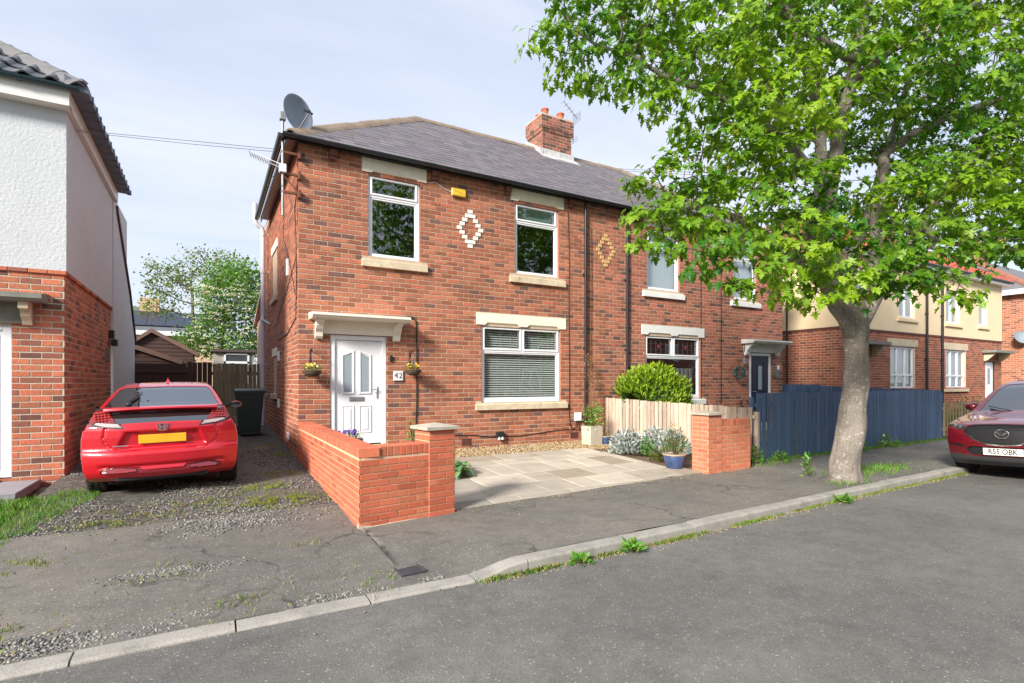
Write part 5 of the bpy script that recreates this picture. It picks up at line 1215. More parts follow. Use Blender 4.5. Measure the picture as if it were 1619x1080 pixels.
for k in range(7):
    x0 = sp_.x - 1.7 + k * 1.02; q = MB(); ya, yb = 30.5, 32.6
    q.prism([(x0, ya, e0_.z + (ya - 29.9) * sl_ + .06), (x0 + 1., ya, e0_.z + (ya - 29.9) * sl_ + .06), (x0 + 1., yb, e0_.z + (yb - 29.9) * sl_ + .06), (x0, yb, e0_.z + (yb - 29.9) * sl_ + .06)], (0, -.02, .04)); q.build('solar_panel', mat('solar_panel', (.018, .028, .05), .25, .05), fh)
cc = at_y(238, 480, 33.); b = MB(); b.box(cc.x - .6, cc.x + .5, 32.7, 33.6, cc.z - 1.2, cc.z + .35); b.build('chimney', mat('buff_wall', (.55, .38, .26)), fh)
# ================================================================== CARS
def cglass(name):
    m = glass(name, (0, 0, 0), .20); t = m.node_tree
    tr = next(n for n in t.nodes if n.type == 'BSDF_TRANSPARENT'); x = next(n for n in t.nodes if n.type == 'MIX_SHADER'); d = N(t, 'ShaderNodeBsdfDiffuse'); d.inputs[0].default_value = (.014, .016, .018, 1); t.links.new(d.outputs[0], x.inputs[1]); return m
def paint(name, col, flake=.0, coat=1.):
    m = mat(name, col, .32, .02, 3., metal=.25, spec=.5, coat=coat); return m
REDP = paint('red_car_paint', (.56, .006, .020)); BURG = paint('burgundy_car_paint', (.17, .003, .012))
CGLASS = cglass('car_glass')
TRIM = mat('car_black_trim', (.018, .018, .020), .5, .1, 9.); RUB = mat('tyre_rubber', (.022, .022, .022), .85, .15, 20., bump=.2); ALLOY = mat('alloy_wheel', (.45, .46, .48), .3, .05, metal=.9); CHROME = mat('chrome', (.75, .75, .77), .08, 0., metal=1.)
REDL = mat('red_lamp', (.23, .010, .014), .10, .25, 75., spec=.6, coat=1.); CLEARL = mat('clear_lamp', (.46, .36, .35), .12, .15, 50., coat=.8); YELP = mat('yellow_plate', (.80, .42, .02), .45, .10, 5.); WHP = mat('white_plate', (.78, .77, .72), .45, .03); BLK = mat('plate_black', (.012, .012, .012), .5, 0.)
UNDER = mat('underbody', (.012, .012, .012), .9, 0.)
def pin(p, poly):
    x, y = p; c = False; j = len(poly) - 1
    for i in range(len(poly)):
        xi, yi = poly[i]; xj, yj = poly[j]
        if (yi > y) != (yj > y) and x < (xj - xi) * (y - yi) / (yj - yi) + xi: c = not c
        j = i
    return c
def near_edge(p, poly, tol):
    best = None; px_, py_ = p
    for i in range(len(poly)):
        (x0, y0), (x1, y1) = poly[i], poly[(i + 1) % len(poly)]; dx, dy = x1 - x0, y1 - y0; L = dx * dx + dy * dy
        t = max(0, min(1, ((px_ - x0) * dx + (py_ - y0) * dy) / L)); q = (x0 + t * dx, y0 + t * dy); d = math.hypot(q[0] - px_, q[1] - py_)
        if d < tol and (best is None or d < best[0]): best = (d, q)
    return best[1] if best else None
def car_shell(root, rear, front, Hw, bend, crown, zrange, st, regions, mats, arches, nsm=4, names=None, yplan=None):
    """rear / front: lists of (z, y) single valued in z;  Hw(z,y) half width;  regions: per sheet list of (polygon, key)
    sheets: 'r' (x,z), 'f' (x,z), 's' (y,z) both sides."""
    zr, yr = np.array(rear).T; zf, yf = np.array(front).T
    Y_r = lambda z: float(np.interp(z, zr, yr)); Y_f = lambda z: float(np.interp(z, zf, yf))
    zs = [zrange[0]]
    while zs[-1] < zrange[1] - 1e-4:
        z = zs[-1]; dz = st
        for _ in range(6):
            e = max(math.hypot(dz, Y_r(min(z + dz, zrange[1])) - Y_r(z)), math.hypot(dz, Y_f(min(z + dz, zrange[1])) - Y_f(z)))
            if e > st * 1.6: dz *= .62
        zs.append(min(zrange[1], z + dz))
    NS = int(1.75 / st); ss = np.linspace(-1, 1, NS + 1); NW = 90; ws = np.linspace(0, 1, NW + 1)
    verts = []; faces = []; keys = []; index = {}
    def P(x, y, z, sheet):
        s = abs(x) ** 2.6
        yy = y + bend(y) * s; zz = z - crown(y, z) * x * x
        if yplan: yy += yplan(sheet, x, z)
        return (x, yy, zz)
    def vid(p):
        k = (round(p[0] * 2e3), round(p[1] * 2e3), round(p[2] * 2e3))
        if k not in index: index[k] = len(verts); verts.append(p)
        return index[k]
    def sheet(name, coords, pos):
        nr, nc = len(coords), len(coords[0]); polys = regions.get(name, [])
        C = [[list(c) for c in row] for row in coords]
        for j in range(1, nr - 1):
            for i in range(1, nc - 1):
                for poly, key in polys:
                    q = near_edge(C[j][i], poly, st * .5)
                    if q: C[j][i] = list(q); break
        I = [[vid(pos(C[j][i], i, j, (i in (0, nc - 1) or j in (0, nr - 1)))) for i in range(nc)] for j in range(nr)]
        for j in range(nr - 1):
            for i in range(nc - 1):
                f = [I[j][i], I[j][i + 1], I[j + 1][i + 1], I[j + 1][i]]; f = list(dict.fromkeys(f))
                if len(f) < 3: continue
                c = (sum(C[a][b][0] for a, b in ((j, i), (j, i + 1), (j + 1, i + 1), (j + 1, i))) / 4, sum(C[a][b][1] for a, b in ((j, i), (j, i + 1), (j + 1, i + 1), (j + 1, i))) / 4); k = 'paint'
                for poly, key in polys:
                    if pin(c, poly): k = key; break
                if name == 's' and any((c[0] - ay) ** 2 + (c[1] - az) ** 2 < ar * ar for ay, az, ar in arches): continue
                faces.append(f); keys.append(k)
    def posR(Yfun, nm):
        def f(c, i, j, edge):
            x, z = c; y = Yfun(z); return P(x, y, z, nm)
        return f
    sheet('r', [[(s * Hw(z, Y_r(z)), z) for s in ss] for z in zs], posR(Y_r, 'r'))
    sheet('f', [[(s * Hw(z, Y_f(z)), z) for s in ss] for z in zs], posR(Y_f, 'f'))
    for sg in (-1, 1):
        sheet('s', [[(Y_r(z) + w_ * (Y_f(z) - Y_r(z)), z) for w_ in ws] for z in zs], lambda c, i, j, e, sg=sg: P(sg * Hw(c[1], c[0]), c[0], c[1], 's'))
    zt = zs[-1]; sheet('t', [[(s, w_) for s in ss] for w_ in ws], lambda c, i, j, e: P(c[0] * Hw(zt, Y_r(zt) + c[1] * (Y_f(zt) - Y_r(zt))), Y_r(zt) + c[1] * (Y_f(zt) - Y_r(zt)), zt, 't'))
    V = np.array(verts); E = set()
    for f in faces:
        for a, b_ in zip(f, f[1:] + f[:1]): E.add((min(a, b_), max(a, b_)))
    E = np.array(list(E)); fcnt = {}
    for f in faces:
        for a, b_ in zip(f, f[1:] + f[:1]): k = (min(a, b_), max(a, b_)); fcnt[k] = fcnt.get(k, 0) + 1
    lock = np.zeros(len(V), bool)
    for (a, b_), n in fcnt.items():
        if n == 1: lock[a] = lock[b_] = True
    for _ in range(nsm):
        S_ = np.zeros_like(V); D = np.zeros(len(V)); np.add.at(S_, E[:, 0], V[E[:, 1]]); np.add.at(S_, E[:, 1], V[E[:, 0]]); np.add.at(D, E[:, 0], 1); np.add.at(D, E[:, 1], 1)
        M_ = S_ / np.maximum(D, 1)[:, None]; M_[lock] = V[lock]; V = V * .4 + M_ * .6
    # normals for insetting glass etc
    bm = bmesh.new(); bv = [bm.verts.new(v) for v in V]; kl = bm.faces.layers.int.new('k'); klist = list(dict.fromkeys(keys))
    for f, k in zip(faces, keys):
        try: ff = bm.faces.new([bv[i] for i in f]); ff[kl] = klist.index(k); ff.smooth = True
        except ValueError: pass
    bmesh.ops.recalc_face_normals(bm, faces=bm.faces[:]); bm.normal_update(); nrm = [v.normal.copy() for v in bm.verts]; outp = {}
    for ki, k in enumerate(klist):
        m, nm, off, par = mats[k]; vi = {}; b = MB()
        for f in bm.faces:
            if f[kl] != ki: continue
            ids = []
            for v in f.verts:
                if v.index not in vi: vi[v.index] = len(b.v); b.v.append(tuple(v.co + nrm[v.index] * off))
                ids.append(vi[v.index])
            b.f.append(tuple(ids)); b.t.append(None)
        # rim wall round inset areas so that nothing is paper thin
        if off:
            cnt = {}
            for f in bm.faces:
                if f[kl] == ki:
                    for e in f.edges: cnt[e.index] = cnt.get(e.index, 0) + 1
            bm.edges.ensure_lookup_table()
            for ei, n in cnt.items():
                if n == 1:
                    a, c = bm.edges[ei].verts; n0 = len(b.v); b.v += [tuple(a.co), tuple(c.co)]; b.f.append((vi[a.index], vi[c.index], n0 + 1, n0)); b.t.append(None)
        me = b.mesh(nm, m); me.polygons.foreach_set('use_smooth', [True] * len(me.polygons)); me.set_sharp_from_angle(angle=rad(50))
        p = root if par is None else outp[par]
        o = bpy.data.objects.new(nm, me); COL.objects.link(o); o.parent = p; outp[k] = o
    bm.free(); return outp
def wheel(root, x, y, z, r, w_, side, name='wheel'):
    t = bpy.data.objects.new(name, None); COL.objects.link(t); t.parent = root; t.location = (x, y, z)
    b = MB(); M = Matrix.Rotation(rad(90), 4, 'Y'); pr = [(r * .62, -w_ / 2), (r * .90, -w_ / 2), (r * .985, -w_ * .40), (r, -w_ * .3), (r, -w_ * .18), (r * .975, -w_ * .17), (r * .975, -w_ * .13), (r, -w_ * .12), (r, w_ * .12), (r * .975, w_ * .13), (r * .975, w_ * .17), (r, w_ * .18), (r, w_ * .3), (r * .985, w_ * .40), (r * .90, w_ / 2), (r * .62, w_ / 2)]
    b.lathe(pr, (0, 0, 0), 40, M)
    for k in range(40):
        a = k * math.pi / 20
        for sgn in (-1, 1): MM = Matrix.Rotation(a, 4, 'X') @ Matrix.Translation((sgn * w_ * .32, 0, r)); b.box(-w_ * .08, w_ * .08, -.008, .008, -.012, .004, M=MM)
    o = bpy.data.objects.new('tyre', b.mesh('tyre', RUB)); COL.objects.link(o); o.parent = t
    b = MB(); b.lathe([(r * .62, -w_ / 2), (r * .60, 0), (r * .60, w_ / 2)], (0, 0, 0), 32, M); b.lathe([(0, side * w_ * .30), (r * .6, side * w_ * .22)], (0, 0, 0), 24, M)
    for k in range(7): a = k * 2 * math.pi / 7; MM = Matrix.Rotation(a, 4, 'X'); b.box(side * w_ * .36 - .012, side * w_ * .36 + .012, -.025, .025, .02, r * .6, M=MM)
    b.lathe([(0, side * w_ * .42), (.05, side * w_ * .40), (.055, side * w_ * .3)], (0, 0, 0), 16, M)
    o = bpy.data.objects.new('rim', b.mesh('rim', ALLOY)); COL.objects.link(o); o.parent = t
    return t
def lchild(name, mb, m, parent, autos=None):
    me = mb.mesh(name, m)
    bm = bmesh.new(); bm.from_mesh(me); bmesh.ops.recalc_face_normals(bm, faces=bm.faces[:]); bm.to_mesh(me); bm.free()
    if autos: me.polygons.foreach_set('use_smooth', [True] * len(me.polygons)); me.set_sharp_from_angle(angle=rad(autos))
    o = bpy.data.objects.new(name, me); COL.objects.link(o); o.parent = parent; return o
def common(root, shell, L, hw, yw, zw, r, tw, wheel_x):
    for y in yw:
        for sg in (-1, 1): wheel(root, sg * wheel_x, y, zw, r, tw, sg)
    b = MB(); b.box(-hw + .28, hw - .28, .25, L - .3, .20, .55); b.box(-hw + .10, hw - .10, yw[0] + r + .1, yw[1] - r - .1, .22, .5); b.tube([(-.45, .3, .27), (.3, .5, .26)], .07, 8); lchild('underbody', b, UNDER, root)
    b = MB()
    for y in yw:
        for sg in (-1, 1):
            q = [(sg * (hw - .30), y + (r + .075) * math.cos(a), zw + (r + .075) * math.sin(a)) for a in np.linspace(-.25, math.pi + .25, 15)]; q2 = [(sg * (hw - .035), p[1], p[2]) for p in q]
            for i in range(14): b.face([q[i], q[i + 1], q2[i + 1], q2[i]])
            b.face(q)
    lchild('wheel_arch', b, UNDER, root)
# ---- red hatchback, tail towards the street
civ = thing('parked_car', 'shiny red hatchback parked tail-out on the driveway between the houses', 'car', (-1.905, -2.02, .075), 0)
civ.rotation_euler = (rad(1.8), rad(-1.2), rad(.5))
c_rear = [(.24, .16), (.30, .05), (.36, .012), (.48, .0), (.58, .0), (.615, .012), (.645, .045), (.67, .055), (.80, .05), (.90, .058), (.965, .075), (.99, .10), (1.05, .15), (1.10, .20), (1.135, .245), (1.15, .30), (1.165, .36), (1.22, .58), (1.30, .86), (1.37, 1.10), (1.41, 1.27), (1.435, 1.45), (1.445, 1.65)]
c_front = [(.24, 4.12), (.35, 4.24), (.55, 4.26), (.70, 4.18), (.80, 4.0), (.90, 3.62), (.96, 3.30), (1.00, 3.15), (1.15, 2.85), (1.30, 2.50), (1.40, 2.2), (1.445, 1.95)]
def Hc(z, y):
    base = np.interp(z, [.22, .30, .40, .55, .68, .78, .88, .98, 1.06, 1.14, 1.20, 1.30, 1.40, 1.445], [.80, .845, .87, .885, .89, .885, .865, .825, .785, .74, .70, .645, .575, .50])
    return float(base * (1 - .05 * max(0, (y - 3.2)) ** 1.3 / 1.0) * (1 - .02 * max(0, .6 - y) / .6))
cb_ = lambda y: .30 * max(0, 1 - y / 1.5) ** 1.2 - (.35 * max(0, (y - 2.9) / 1.4) if y > 2.9 else 0)
cc_ = lambda y, z: .05 if z > .9 else .0
def mir(poly): return [(-x, z) for x, z in poly[::-1]]
rw_ = [(-.60, 1.168), (.60, 1.168), (.655, 1.19), (.555, 1.375), (.50, 1.398), (-.50, 1.398), (-.555, 1.375), (-.655, 1.19)]
lg_ = [(-.495, .985), (.495, .985), (.575, 1.125), (-.575, 1.125)]
tl1 = [(.47, .945), (.80, 1.035), (.80, 1.085), (.40 + .02, .985 - .005)]
clr = [(.43, .935), (.60, .960), (.72, .995), (.70, 1.02), (.60, 1.0), (.475, .985)]; tlr = [(.480, .992), (.60, 1.005), (.71, 1.026), (.74, 1.0), (.80, 1.05), (.80, 1.15), (.70, 1.16), (.565, 1.145)]
seam = [(.405, .916), (.60, .940), (.75, .978), (.84, 1.035), (.84, 1.168), (.70, 1.180), (.545, 1.164), (.445, .985)]
pr_c = [(-.50, .655), (.50, .655), (.44, .80), (.37, .865), (-.37, .865), (-.44, .80)]
rf1 = [(.28, .375), (.60, .365), (.62, .395), (.52, .425), (.30, .412)]
low = [(-.62, .345), (.62, .345), (.56, .362), (-.56, .362)]
slot = [(-.66, .352), (.66, .352), (.67, .40), (.54, .438), (.25, .425), (.22, .385), (-.22, .385), (-.25, .425), (-.54, .438), (-.67, .40)]
regs = {'r': [(rw_, 'rear_glass'), (lg_, 'lower_glass'), (tlr, 'tail_r'), (mir(tlr), 'tail_l'), (clr, 'rev_r'), (mir(clr), 'rev_l'), (rf1, 'refl_r'), (mir(rf1), 'refl_l'), (slot, 'slot'), (seam, 'seam_r'), (mir(seam), 'seam_l')],
        's': [([(.62, 1.16), (1.5, 1.38), (1.7, 1.405), (2.2, 1.375), (2.95, 1.02), (2.6, .985), (.9, 1.07)], 'side_glass'), ([(-.1, 1.05), (.32, 1.06), (.34, 1.12), (.1, 1.155), (-.1, 1.15)], 'tail_side')], 'f': [([(-.62, 1.0), (.62, 1.0), (.5, 1.385), (-.5, 1.385)], 'windscreen')]}
mt = {'paint': (REDP, 'body', 0, None), 'rear_glass': (CGLASS, 'rear_window', -.006, 'paint'), 'lower_glass': (CGLASS, 'lower_rear_window', -.014, 'paint'), 'tail_r': (REDL, 'tail_light', .004, 'paint'), 'tail_l': (REDL, 'tail_light', .004, 'paint'), 'rev_r': (CLEARL, 'reversing_light', .003, 'paint'), 'rev_l': (CLEARL, 'reversing_light', .003, 'paint'), 'slot': (mat('dark_red_recess', (.16, .004, .010), .35, .02), 'bumper_recess', -.012, 'paint'), 'seam_r': (TRIM, 'lamp_seal', -.003, 'paint'), 'seam_l': (TRIM, 'lamp_seal', -.003, 'paint'), 'refl_r': (REDL, 'reflector', -.008, 'paint'), 'refl_l': (REDL, 'reflector', -.008, 'paint'), 'side_glass': (CGLASS, 'side_window', -.005, 'paint'), 'tail_side': (REDL, 'tail_light', .003, 'paint'), 'windscreen': (CGLASS, 'windscreen', -.005, 'paint')}
def civ_plan(sheet, x, z):
    if sheet != 'r': return 0
    d = 0.
    ax = abs(x)
    if .66 < z < .95:       # recess for the number plate
        e = min(z - .665, .50 - ax + (z - .66) * -.5, .875 - z)
        if e > 0: d += .05 * min(1, e / .022)
    # tailgate shut line
    hw_ = np.interp(z, [.63, .66, .72, .80, .93], [.48, .545, .605, .63, .605])
    if .62 < z < .95 and abs(ax - hw_) < .008: d += .022
    if ax < .52 and abs(z - .642) < .008: d += .022
    # crease and ledge low on the bumper
    if .40 < z < .47 and ax < .70: d += .03 * (1 - abs(z - .435) / .035) * min(1, (.70 - ax) / .06)
    if .345 < z < .375 and ax < .66: d += -.02
    return d
sh_c = car_shell(civ, c_rear, c_front, Hc, cb_, cc_, (.24, 1.445), .0115, regs, mt, [(.80, .31, .37), (3.40, .31, .37)], nsm=2, yplan=civ_plan)
body = sh_c['paint']
common(civ, sh_c, 4.26, .885, (.80, 3.40), .305, .315, .215, .765)
# split spoiler bar across the rear glass
b = MB(); n = 28; ring = []
for i in range(n + 1):
    x = -.63 + 1.26 * i / n; a = abs(x) / .63; yb = .19 + .30 * abs(x) ** 2.6 * .8 + .02 * a; zz = 1.155 - .05 * x * x + .005; th = .024 + .012 * a ** 3
    ring.append([(x, yb - .055, zz - .004), (x, yb - .045, zz + th * .6), (x, yb + .02, zz + th), (x, yb + .14, zz + th * .75), (x, yb + .15, zz - th * .3), (x, yb, zz - th)])
for i in range(n):
    for k in range(6): b.face([ring[i][k], ring[i + 1][k], ring[i + 1][(k + 1) % 6], ring[i][(k + 1) % 6]])
b.face(ring[0]); b.face(ring[-1][::-1]); lchild('spoiler', b, REDP, civ, 45)
pl_ = MB(); pl_.cbox(-.26, .26, .075, .095, .715, .825, .004); lchild('number_plate', pl_, YELP, civ)
for sg in (-1, 1):
    b = MB()
    for i in range(5):
        for k in range(4):
            x = .565 + .036 * i + (.006 * k); z = 1.030 + .030 * k - .004 * i; y = float(np.interp(z, *np.array(c_rear).T)); y += cb_(y) * x ** 2.6
            if i == 0 and k == 0: continue
            b.cbox(sg * x - .013, sg * x + .013, y - .014, y + .01, z - .010, z + .010, .004)
    lchild('lamp_cells', b, mat('lamp_cell', (.52, .045, .035), .2, .1, 40., coat=1.), civ)['kind'] = 'stuff'
# badge: an upright H in a rounded frame
b = MB(); yb = .048
fr_ = [(-.055, .965), (.055, .965), (.062, .94), (.048, .88), (.03, .873), (-.03, .873), (-.048, .88), (-.062, .94)]; inn = [(x * .84, .919 + (z - .919) * .84) for x, z in fr_]
for i in range(8): j = (i + 1) % 8; b.prism([(fr_[i][0], yb, fr_[i][1]), (fr_[j][0], yb, fr_[j][1]), (inn[j][0], yb, inn[j][1]), (inn[i][0], yb, inn[i][1])], (0, .03, 0))
for sg in (-1, 1): b.prism([(sg * .022, yb, .957), (sg * .042, yb, .957), (sg * .030, yb, .882), (sg * .014, yb, .882)], (0, .03, 0))
b.box(-.03, .03, yb + .001, yb + .03, .912, .926); lchild('badge', b, CHROME, civ)
b = MB(); b.cbox(-.53, -.37, .058, .072, .692, .706, .003); lchild('badge', b, CHROME, civ)
b = MB(); b.prism([(-.02, 1.55, 1.44), (.02, 1.55, 1.44), (.006, 1.60, 1.51), (-.006, 1.60, 1.51)], (0, .06, .0)); b.prism([(-.028, 1.47, 1.432), (.028, 1.47, 1.432), (.02, 1.67, 1.458), (-.02, 1.67, 1.458)], (0, 0, .012)); lchild('aerial_fin', b, REDP, civ)
b = MB(); b.tube([(-.40, .53, 1.205), (-.30, .80, 1.287)], .011, 6); b.tube([(-.43, .47, 1.19), (-.34, .79, 1.285), (-.28, .97, 1.335)], .006, 5); b.lathe([(0, .03), (.03, .02), (.035, 0)], (-.39, .51, 1.19), 10); lchild('rear_wiper', b, TRIM, civ)
for sg in (-1, 1):
    b = MB(); q = [(sg * .84, 2.62, .98), (sg * .86, 2.62, 1.0)]; b.tube([(sg * .80, 2.62, .975), (sg * .88, 2.60, .99)], .022, 6); mb_ = MB()
    prf = [(0, 0), (.06, .005), (.085, .03), (.08, .07), (.05, .10), (0, .11)]; M = Matrix.Translation((sg * .965, 2.58, 1.0)) @ Matrix.Diagonal((1.15, 1, .78, 1)) @ Matrix.Rotation(rad(-90), 4, 'X'); mb_.lathe(prf, (0, 0, 0), 18, M); o = lchild('door_mirror', mb_, REDP if sg > 0 else REDP, civ, 40); g_ = MB(); M2 = Matrix.Translation((sg * .965, 2.572, 1.0)) @ Matrix.Diagonal((1.1, 1, .72, 1)) @ Matrix.Rotation(rad(-90), 4, 'X'); g_.lathe([(0, 0), (.075, .002), (.085, .02)], (0, 0, 0), 18, M2); lchild('mirror_glass', g_, CGLASS, o); lchild('mirror_arm', b, TRIM, o)
b = MB(); b.tube([(.42, .10, .27), (.42, .35, .27)], .03, 10); b.cbox(-.5, .5, .10, .16, .245, .33, .01); lchild('rear_valance', b, TRIM, civ)

# ---- burgundy SUV facing the camera, two wheels on the kerb
suv = thing('parked_car', 'burgundy red SUV with dark mesh grille parked half on the pavement at the right', 'car', (14.72, -6.44, -.085), rad(90))
suv.rotation_euler = (0, rad(2.6), rad(91.5)); suv.scale = (1, 1, 1.05)
# local: y runs from tail (0) to nose (4.55); after turning, the nose points to -X
s_front = [(.22, 4.30), (.30, 4.44), (.40, 4.50), (.50, 4.53), (.60, 4.55), (.72, 4.535), (.82, 4.50), (.88, 4.46), (.915, 4.40), (.95, 4.24), (.985, 4.0), (1.02, 3.74), (1.055, 3.48), (1.085, 3.30), (1.12, 3.20), (1.25, 2.95), (1.38, 2.70), (1.50, 2.45), (1.585, 2.22), (1.63, 1.98), (1.645, 1.75)]
s_rear = [(.22, .28), (.30, .10), (.50, .02), (.65, .0), (.80, .05), (1.0, .08), (1.10, .12), (1.35, .34), (1.50, .48), (1.60, .55), (1.645, .85)]
def Hs(z, y):
    base = np.interp(z, [.20, .30, .45, .60, .75, .90, 1.0, 1.08, 1.20, 1.40, 1.55, 1.645], [.80, .855, .885, .90, .90, .89, .87, .835, .79, .715, .655, .57])
    return float(base * (1 - .10 * max(0, y - 3.7) ** 1.6))
sb_ = lambda y: -.34 * max(0, (y - 3.0) / 1.55) ** 1.2 + (.2 * max(0, 1 - y / 1.0))
sc_c = lambda y, z: .045 if z > .9 else .0
gr_ = [(-.50, .865), (-.38, .895), (0, .905), (.38, .895), (.50, .865), (.535, .80), (.47, .715), (.36, .64), (.20, .585), (0, .57), (-.20, .585), (-.36, .64), (-.47, .715), (-.535, .80)]
hl_ = [(.515, .815), (.60, .80), (.74, .835), (.86, .90), (.86, .935), (.72, .915), (.53, .875)]
lowt = [(-.9, .2), (.9, .2), (.9, .36), (.70, .40), (.50, .375), (-.50, .375), (-.70, .40), (-.9, .36)]
lgr = [(-.46, .395), (.46, .395), (.52, .50), (.43, .535), (-.43, .535), (-.52, .50)]
fog = [(.54, .50), (.80, .55), (.80, .575), (.56, .555)]
ws_ = [(-.70, 1.10), (.70, 1.10), (.60, 1.48), (.50, 1.575), (-.50, 1.575), (-.60, 1.48)]
regs = {'f': [(gr_, 'grille'), (hl_, 'head_r'), (mir(hl_), 'head_l'), (ws_, 'screen'), (lgr, 'intake'), (fog, 'fog_r'), (mir(fog), 'fog_l'), (lowt, 'trim')],
        's': [([(.55, 1.12), (1.0, 1.50), (2.0, 1.55), (2.45, 1.46), (3.05, 1.12), (2.7, 1.075), (.8, 1.08)], 'side_glass'), ([(0, .2), (4.6, .2), (4.6, .36), (4.0, .40), (3.0, .34), (1.3, .34), (.5, .42), (0, .40)], 'trim_side'), ([(3.96, .86), (4.3, .84), (4.55, .86), (4.5, .93), (4.25, .945)], 'head_side')], 'r': [([(-.6, 1.12), (.6, 1.12), (.55, 1.5), (-.55, 1.5)], 'rear_glass')]}
HEADG = mat('headlight_lens', (.035, .038, .045), .08, .2, 30., coat=.9)
mt = {'paint': (BURG, 'body', 0, None), 'grille': (TRIM, 'grille_back', -.03, 'paint'), 'head_r': (HEADG, 'headlight', .004, 'paint'), 'head_l': (HEADG, 'headlight', .004, 'paint'), 'screen': (CGLASS, 'windscreen', -.006, 'paint'), 'intake': (TRIM, 'air_intake', -.03, 'paint'), 'fog_r': (TRIM, 'bumper_vent', -.015, 'paint'), 'fog_l': (TRIM, 'bumper_vent', -.015, 'paint'), 'trim': (mat('grey_cladding', (.05, .05, .053), .6, .1, 8.), 'bumper_cladding', .004, 'paint'), 'side_glass': (CGLASS, 'side_window', -.005, 'paint'), 'trim_side': (mat('grey_cladding'), 'sill_cladding', .004, 'paint'), 'head_side': (HEADG, 'headlight', .004, 'paint'), 'rear_glass': (CGLASS, 'rear_window', -.006, 'paint')}
def suv_plan(sheet, x, z):
    if sheet != 'f': return 0
    d = 0.; ax = abs(x)
    if z > .92 and z < 1.09:     # bonnet power bulges
        d += .0
    if abs(z - (.93 + .0 * ax)) < .006 and ax < .62: d -= .012
    return d
sh_s = car_shell(suv, s_rear, s_front, Hs, sb_, sc_c, (.22, 1.645), .015, regs, mt, [(.90, .36, .42), (3.62, .36, .42)], nsm=3, yplan=suv_plan)
common(suv, sh_s, 4.5, .90, (.90, 3.62), .36, .362, .225, .775)
ybd = lambda x, z: float(np.interp(z, *np.array(s_front).T)) + sb_(float(np.interp(z, *np.array(s_front).T))) * abs(x) ** 2.6
# chrome wing round the grille
b = MB(); lowerline = [(-.56, .845), (-.535, .80), (-.47, .715), (-.36, .64), (-.20, .585), (0, .57), (.20, .585), (.36, .64), (.47, .715), (.535, .80), (.56, .845)]
b.tube([(x, ybd(x, z) + .004, z) for x, z in lowerline], [.010, .013, .015, .016, .016, .016, .016, .016, .015, .013, .010], 8); lchild('grille_surround', b, CHROME, suv, 40)
b = MB()
for r in range(13):
    z = .60 + r * .024
    for c in range(-16, 17):
        x = c * .033 + (r % 2) * .0165
        if not pin((x, z), [(px * .96, .74 + (pz - .74) * .95) for px, pz in gr_]): continue
        y = ybd(x, z) - .006
        b.prism([(x - .016, y - .012, z), (x, y, z - .004), (x + .016, y - .012, z), (x, y - .002, z + .004)], (0, -.012, 0))
lchild('grille_mesh', b, mat('grille_gloss', (.03, .03, .034), .25, 0.), suv)
b = MB(); ey = ybd(0, .745) + .012; n = 28
b.tube([(.092 * math.cos(a), ey, .745 + .072 * math.sin(a)) for a in np.linspace(0, 2 * math.pi, n + 1)], .008, 8, caps=False)
for sg in (-1, 1): b.tube([(0, ey, .728), (sg * .03, ey, .742), (sg * .055, ey, .765), (sg * .085, ey, .772)], [.011, .011, .010, .004], 6)
lchild('badge', b, CHROME, suv, 40); b = MB(); b.lathe([(0, 0), (.088, 0)], (0, ey - .012, .745), 24, Matrix.Diagonal((1, 1, .8, 1)) @ Matrix.Rotation(rad(90), 4, 'X')); lchild('badge_plate', b, TRIM, suv)
b = MB(); py = ybd(0, .5) + .012; b.cbox(-.26, .26, py - .02, py, .405, .515, .004); pt = lchild('number_plate', b, WHP, suv)
MT = Matrix.Translation((0, py + .0015, .460)) @ Matrix.Rotation(rad(180), 4, 'Z') @ Matrix.Rotation(rad(90), 4, 'X'); o = text('plate_lettering', 'R55 OBK', .122, MT, BLK, None, .0008, 1.0, .80, .016); o.parent = pt
for sg in (-1, 1):
    for k in range(2):
        x = sg * (.60 + .085 * k); z = .845 + .016 * k; b = MB(); b.lathe([(0, .012), (.02, .010), (.028, 0)], (x, ybd(x, z) + .0, z), 14, Matrix.Rotation(rad(-90), 4, 'X')); lchild('headlight_lens', b, CHROME, suv, 40)
    b = MB(); b.tube([(sg * .86, 3.02, 1.10), (sg * .92, 2.82, 1.13)], .025, 6); M = Matrix.Translation((sg * .945, 2.72, 1.16)) @ Matrix.Diagonal((1.2, 1, .9, 1)) @ Matrix.Rotation(rad(-90), 4, 'X'); b.lathe([(0, 0), (.07, .005), (.095, .03), (.09, .08), (.05, .13), (0, .14)], (0, 0, 0), 18, M); lchild('door_mirror', b, BURG, suv, 40)
    b = MB(); b.tube([(sg * .30 - .1, 3.28, 1.09), (sg * .30 + .28, 3.12, 1.17)], .008, 5); lchild('wiper', b, TRIM, suv)
b = MB(); b.lathe([(0, 0), (.05, 0), (.06, .02)], (.40, 0, 0), 4); b = MB(); b.cbox(-.36, -.22, py - .03, py - .01, .42, .46, .01); lchild('radar_sensor', b, TRIM, suv)
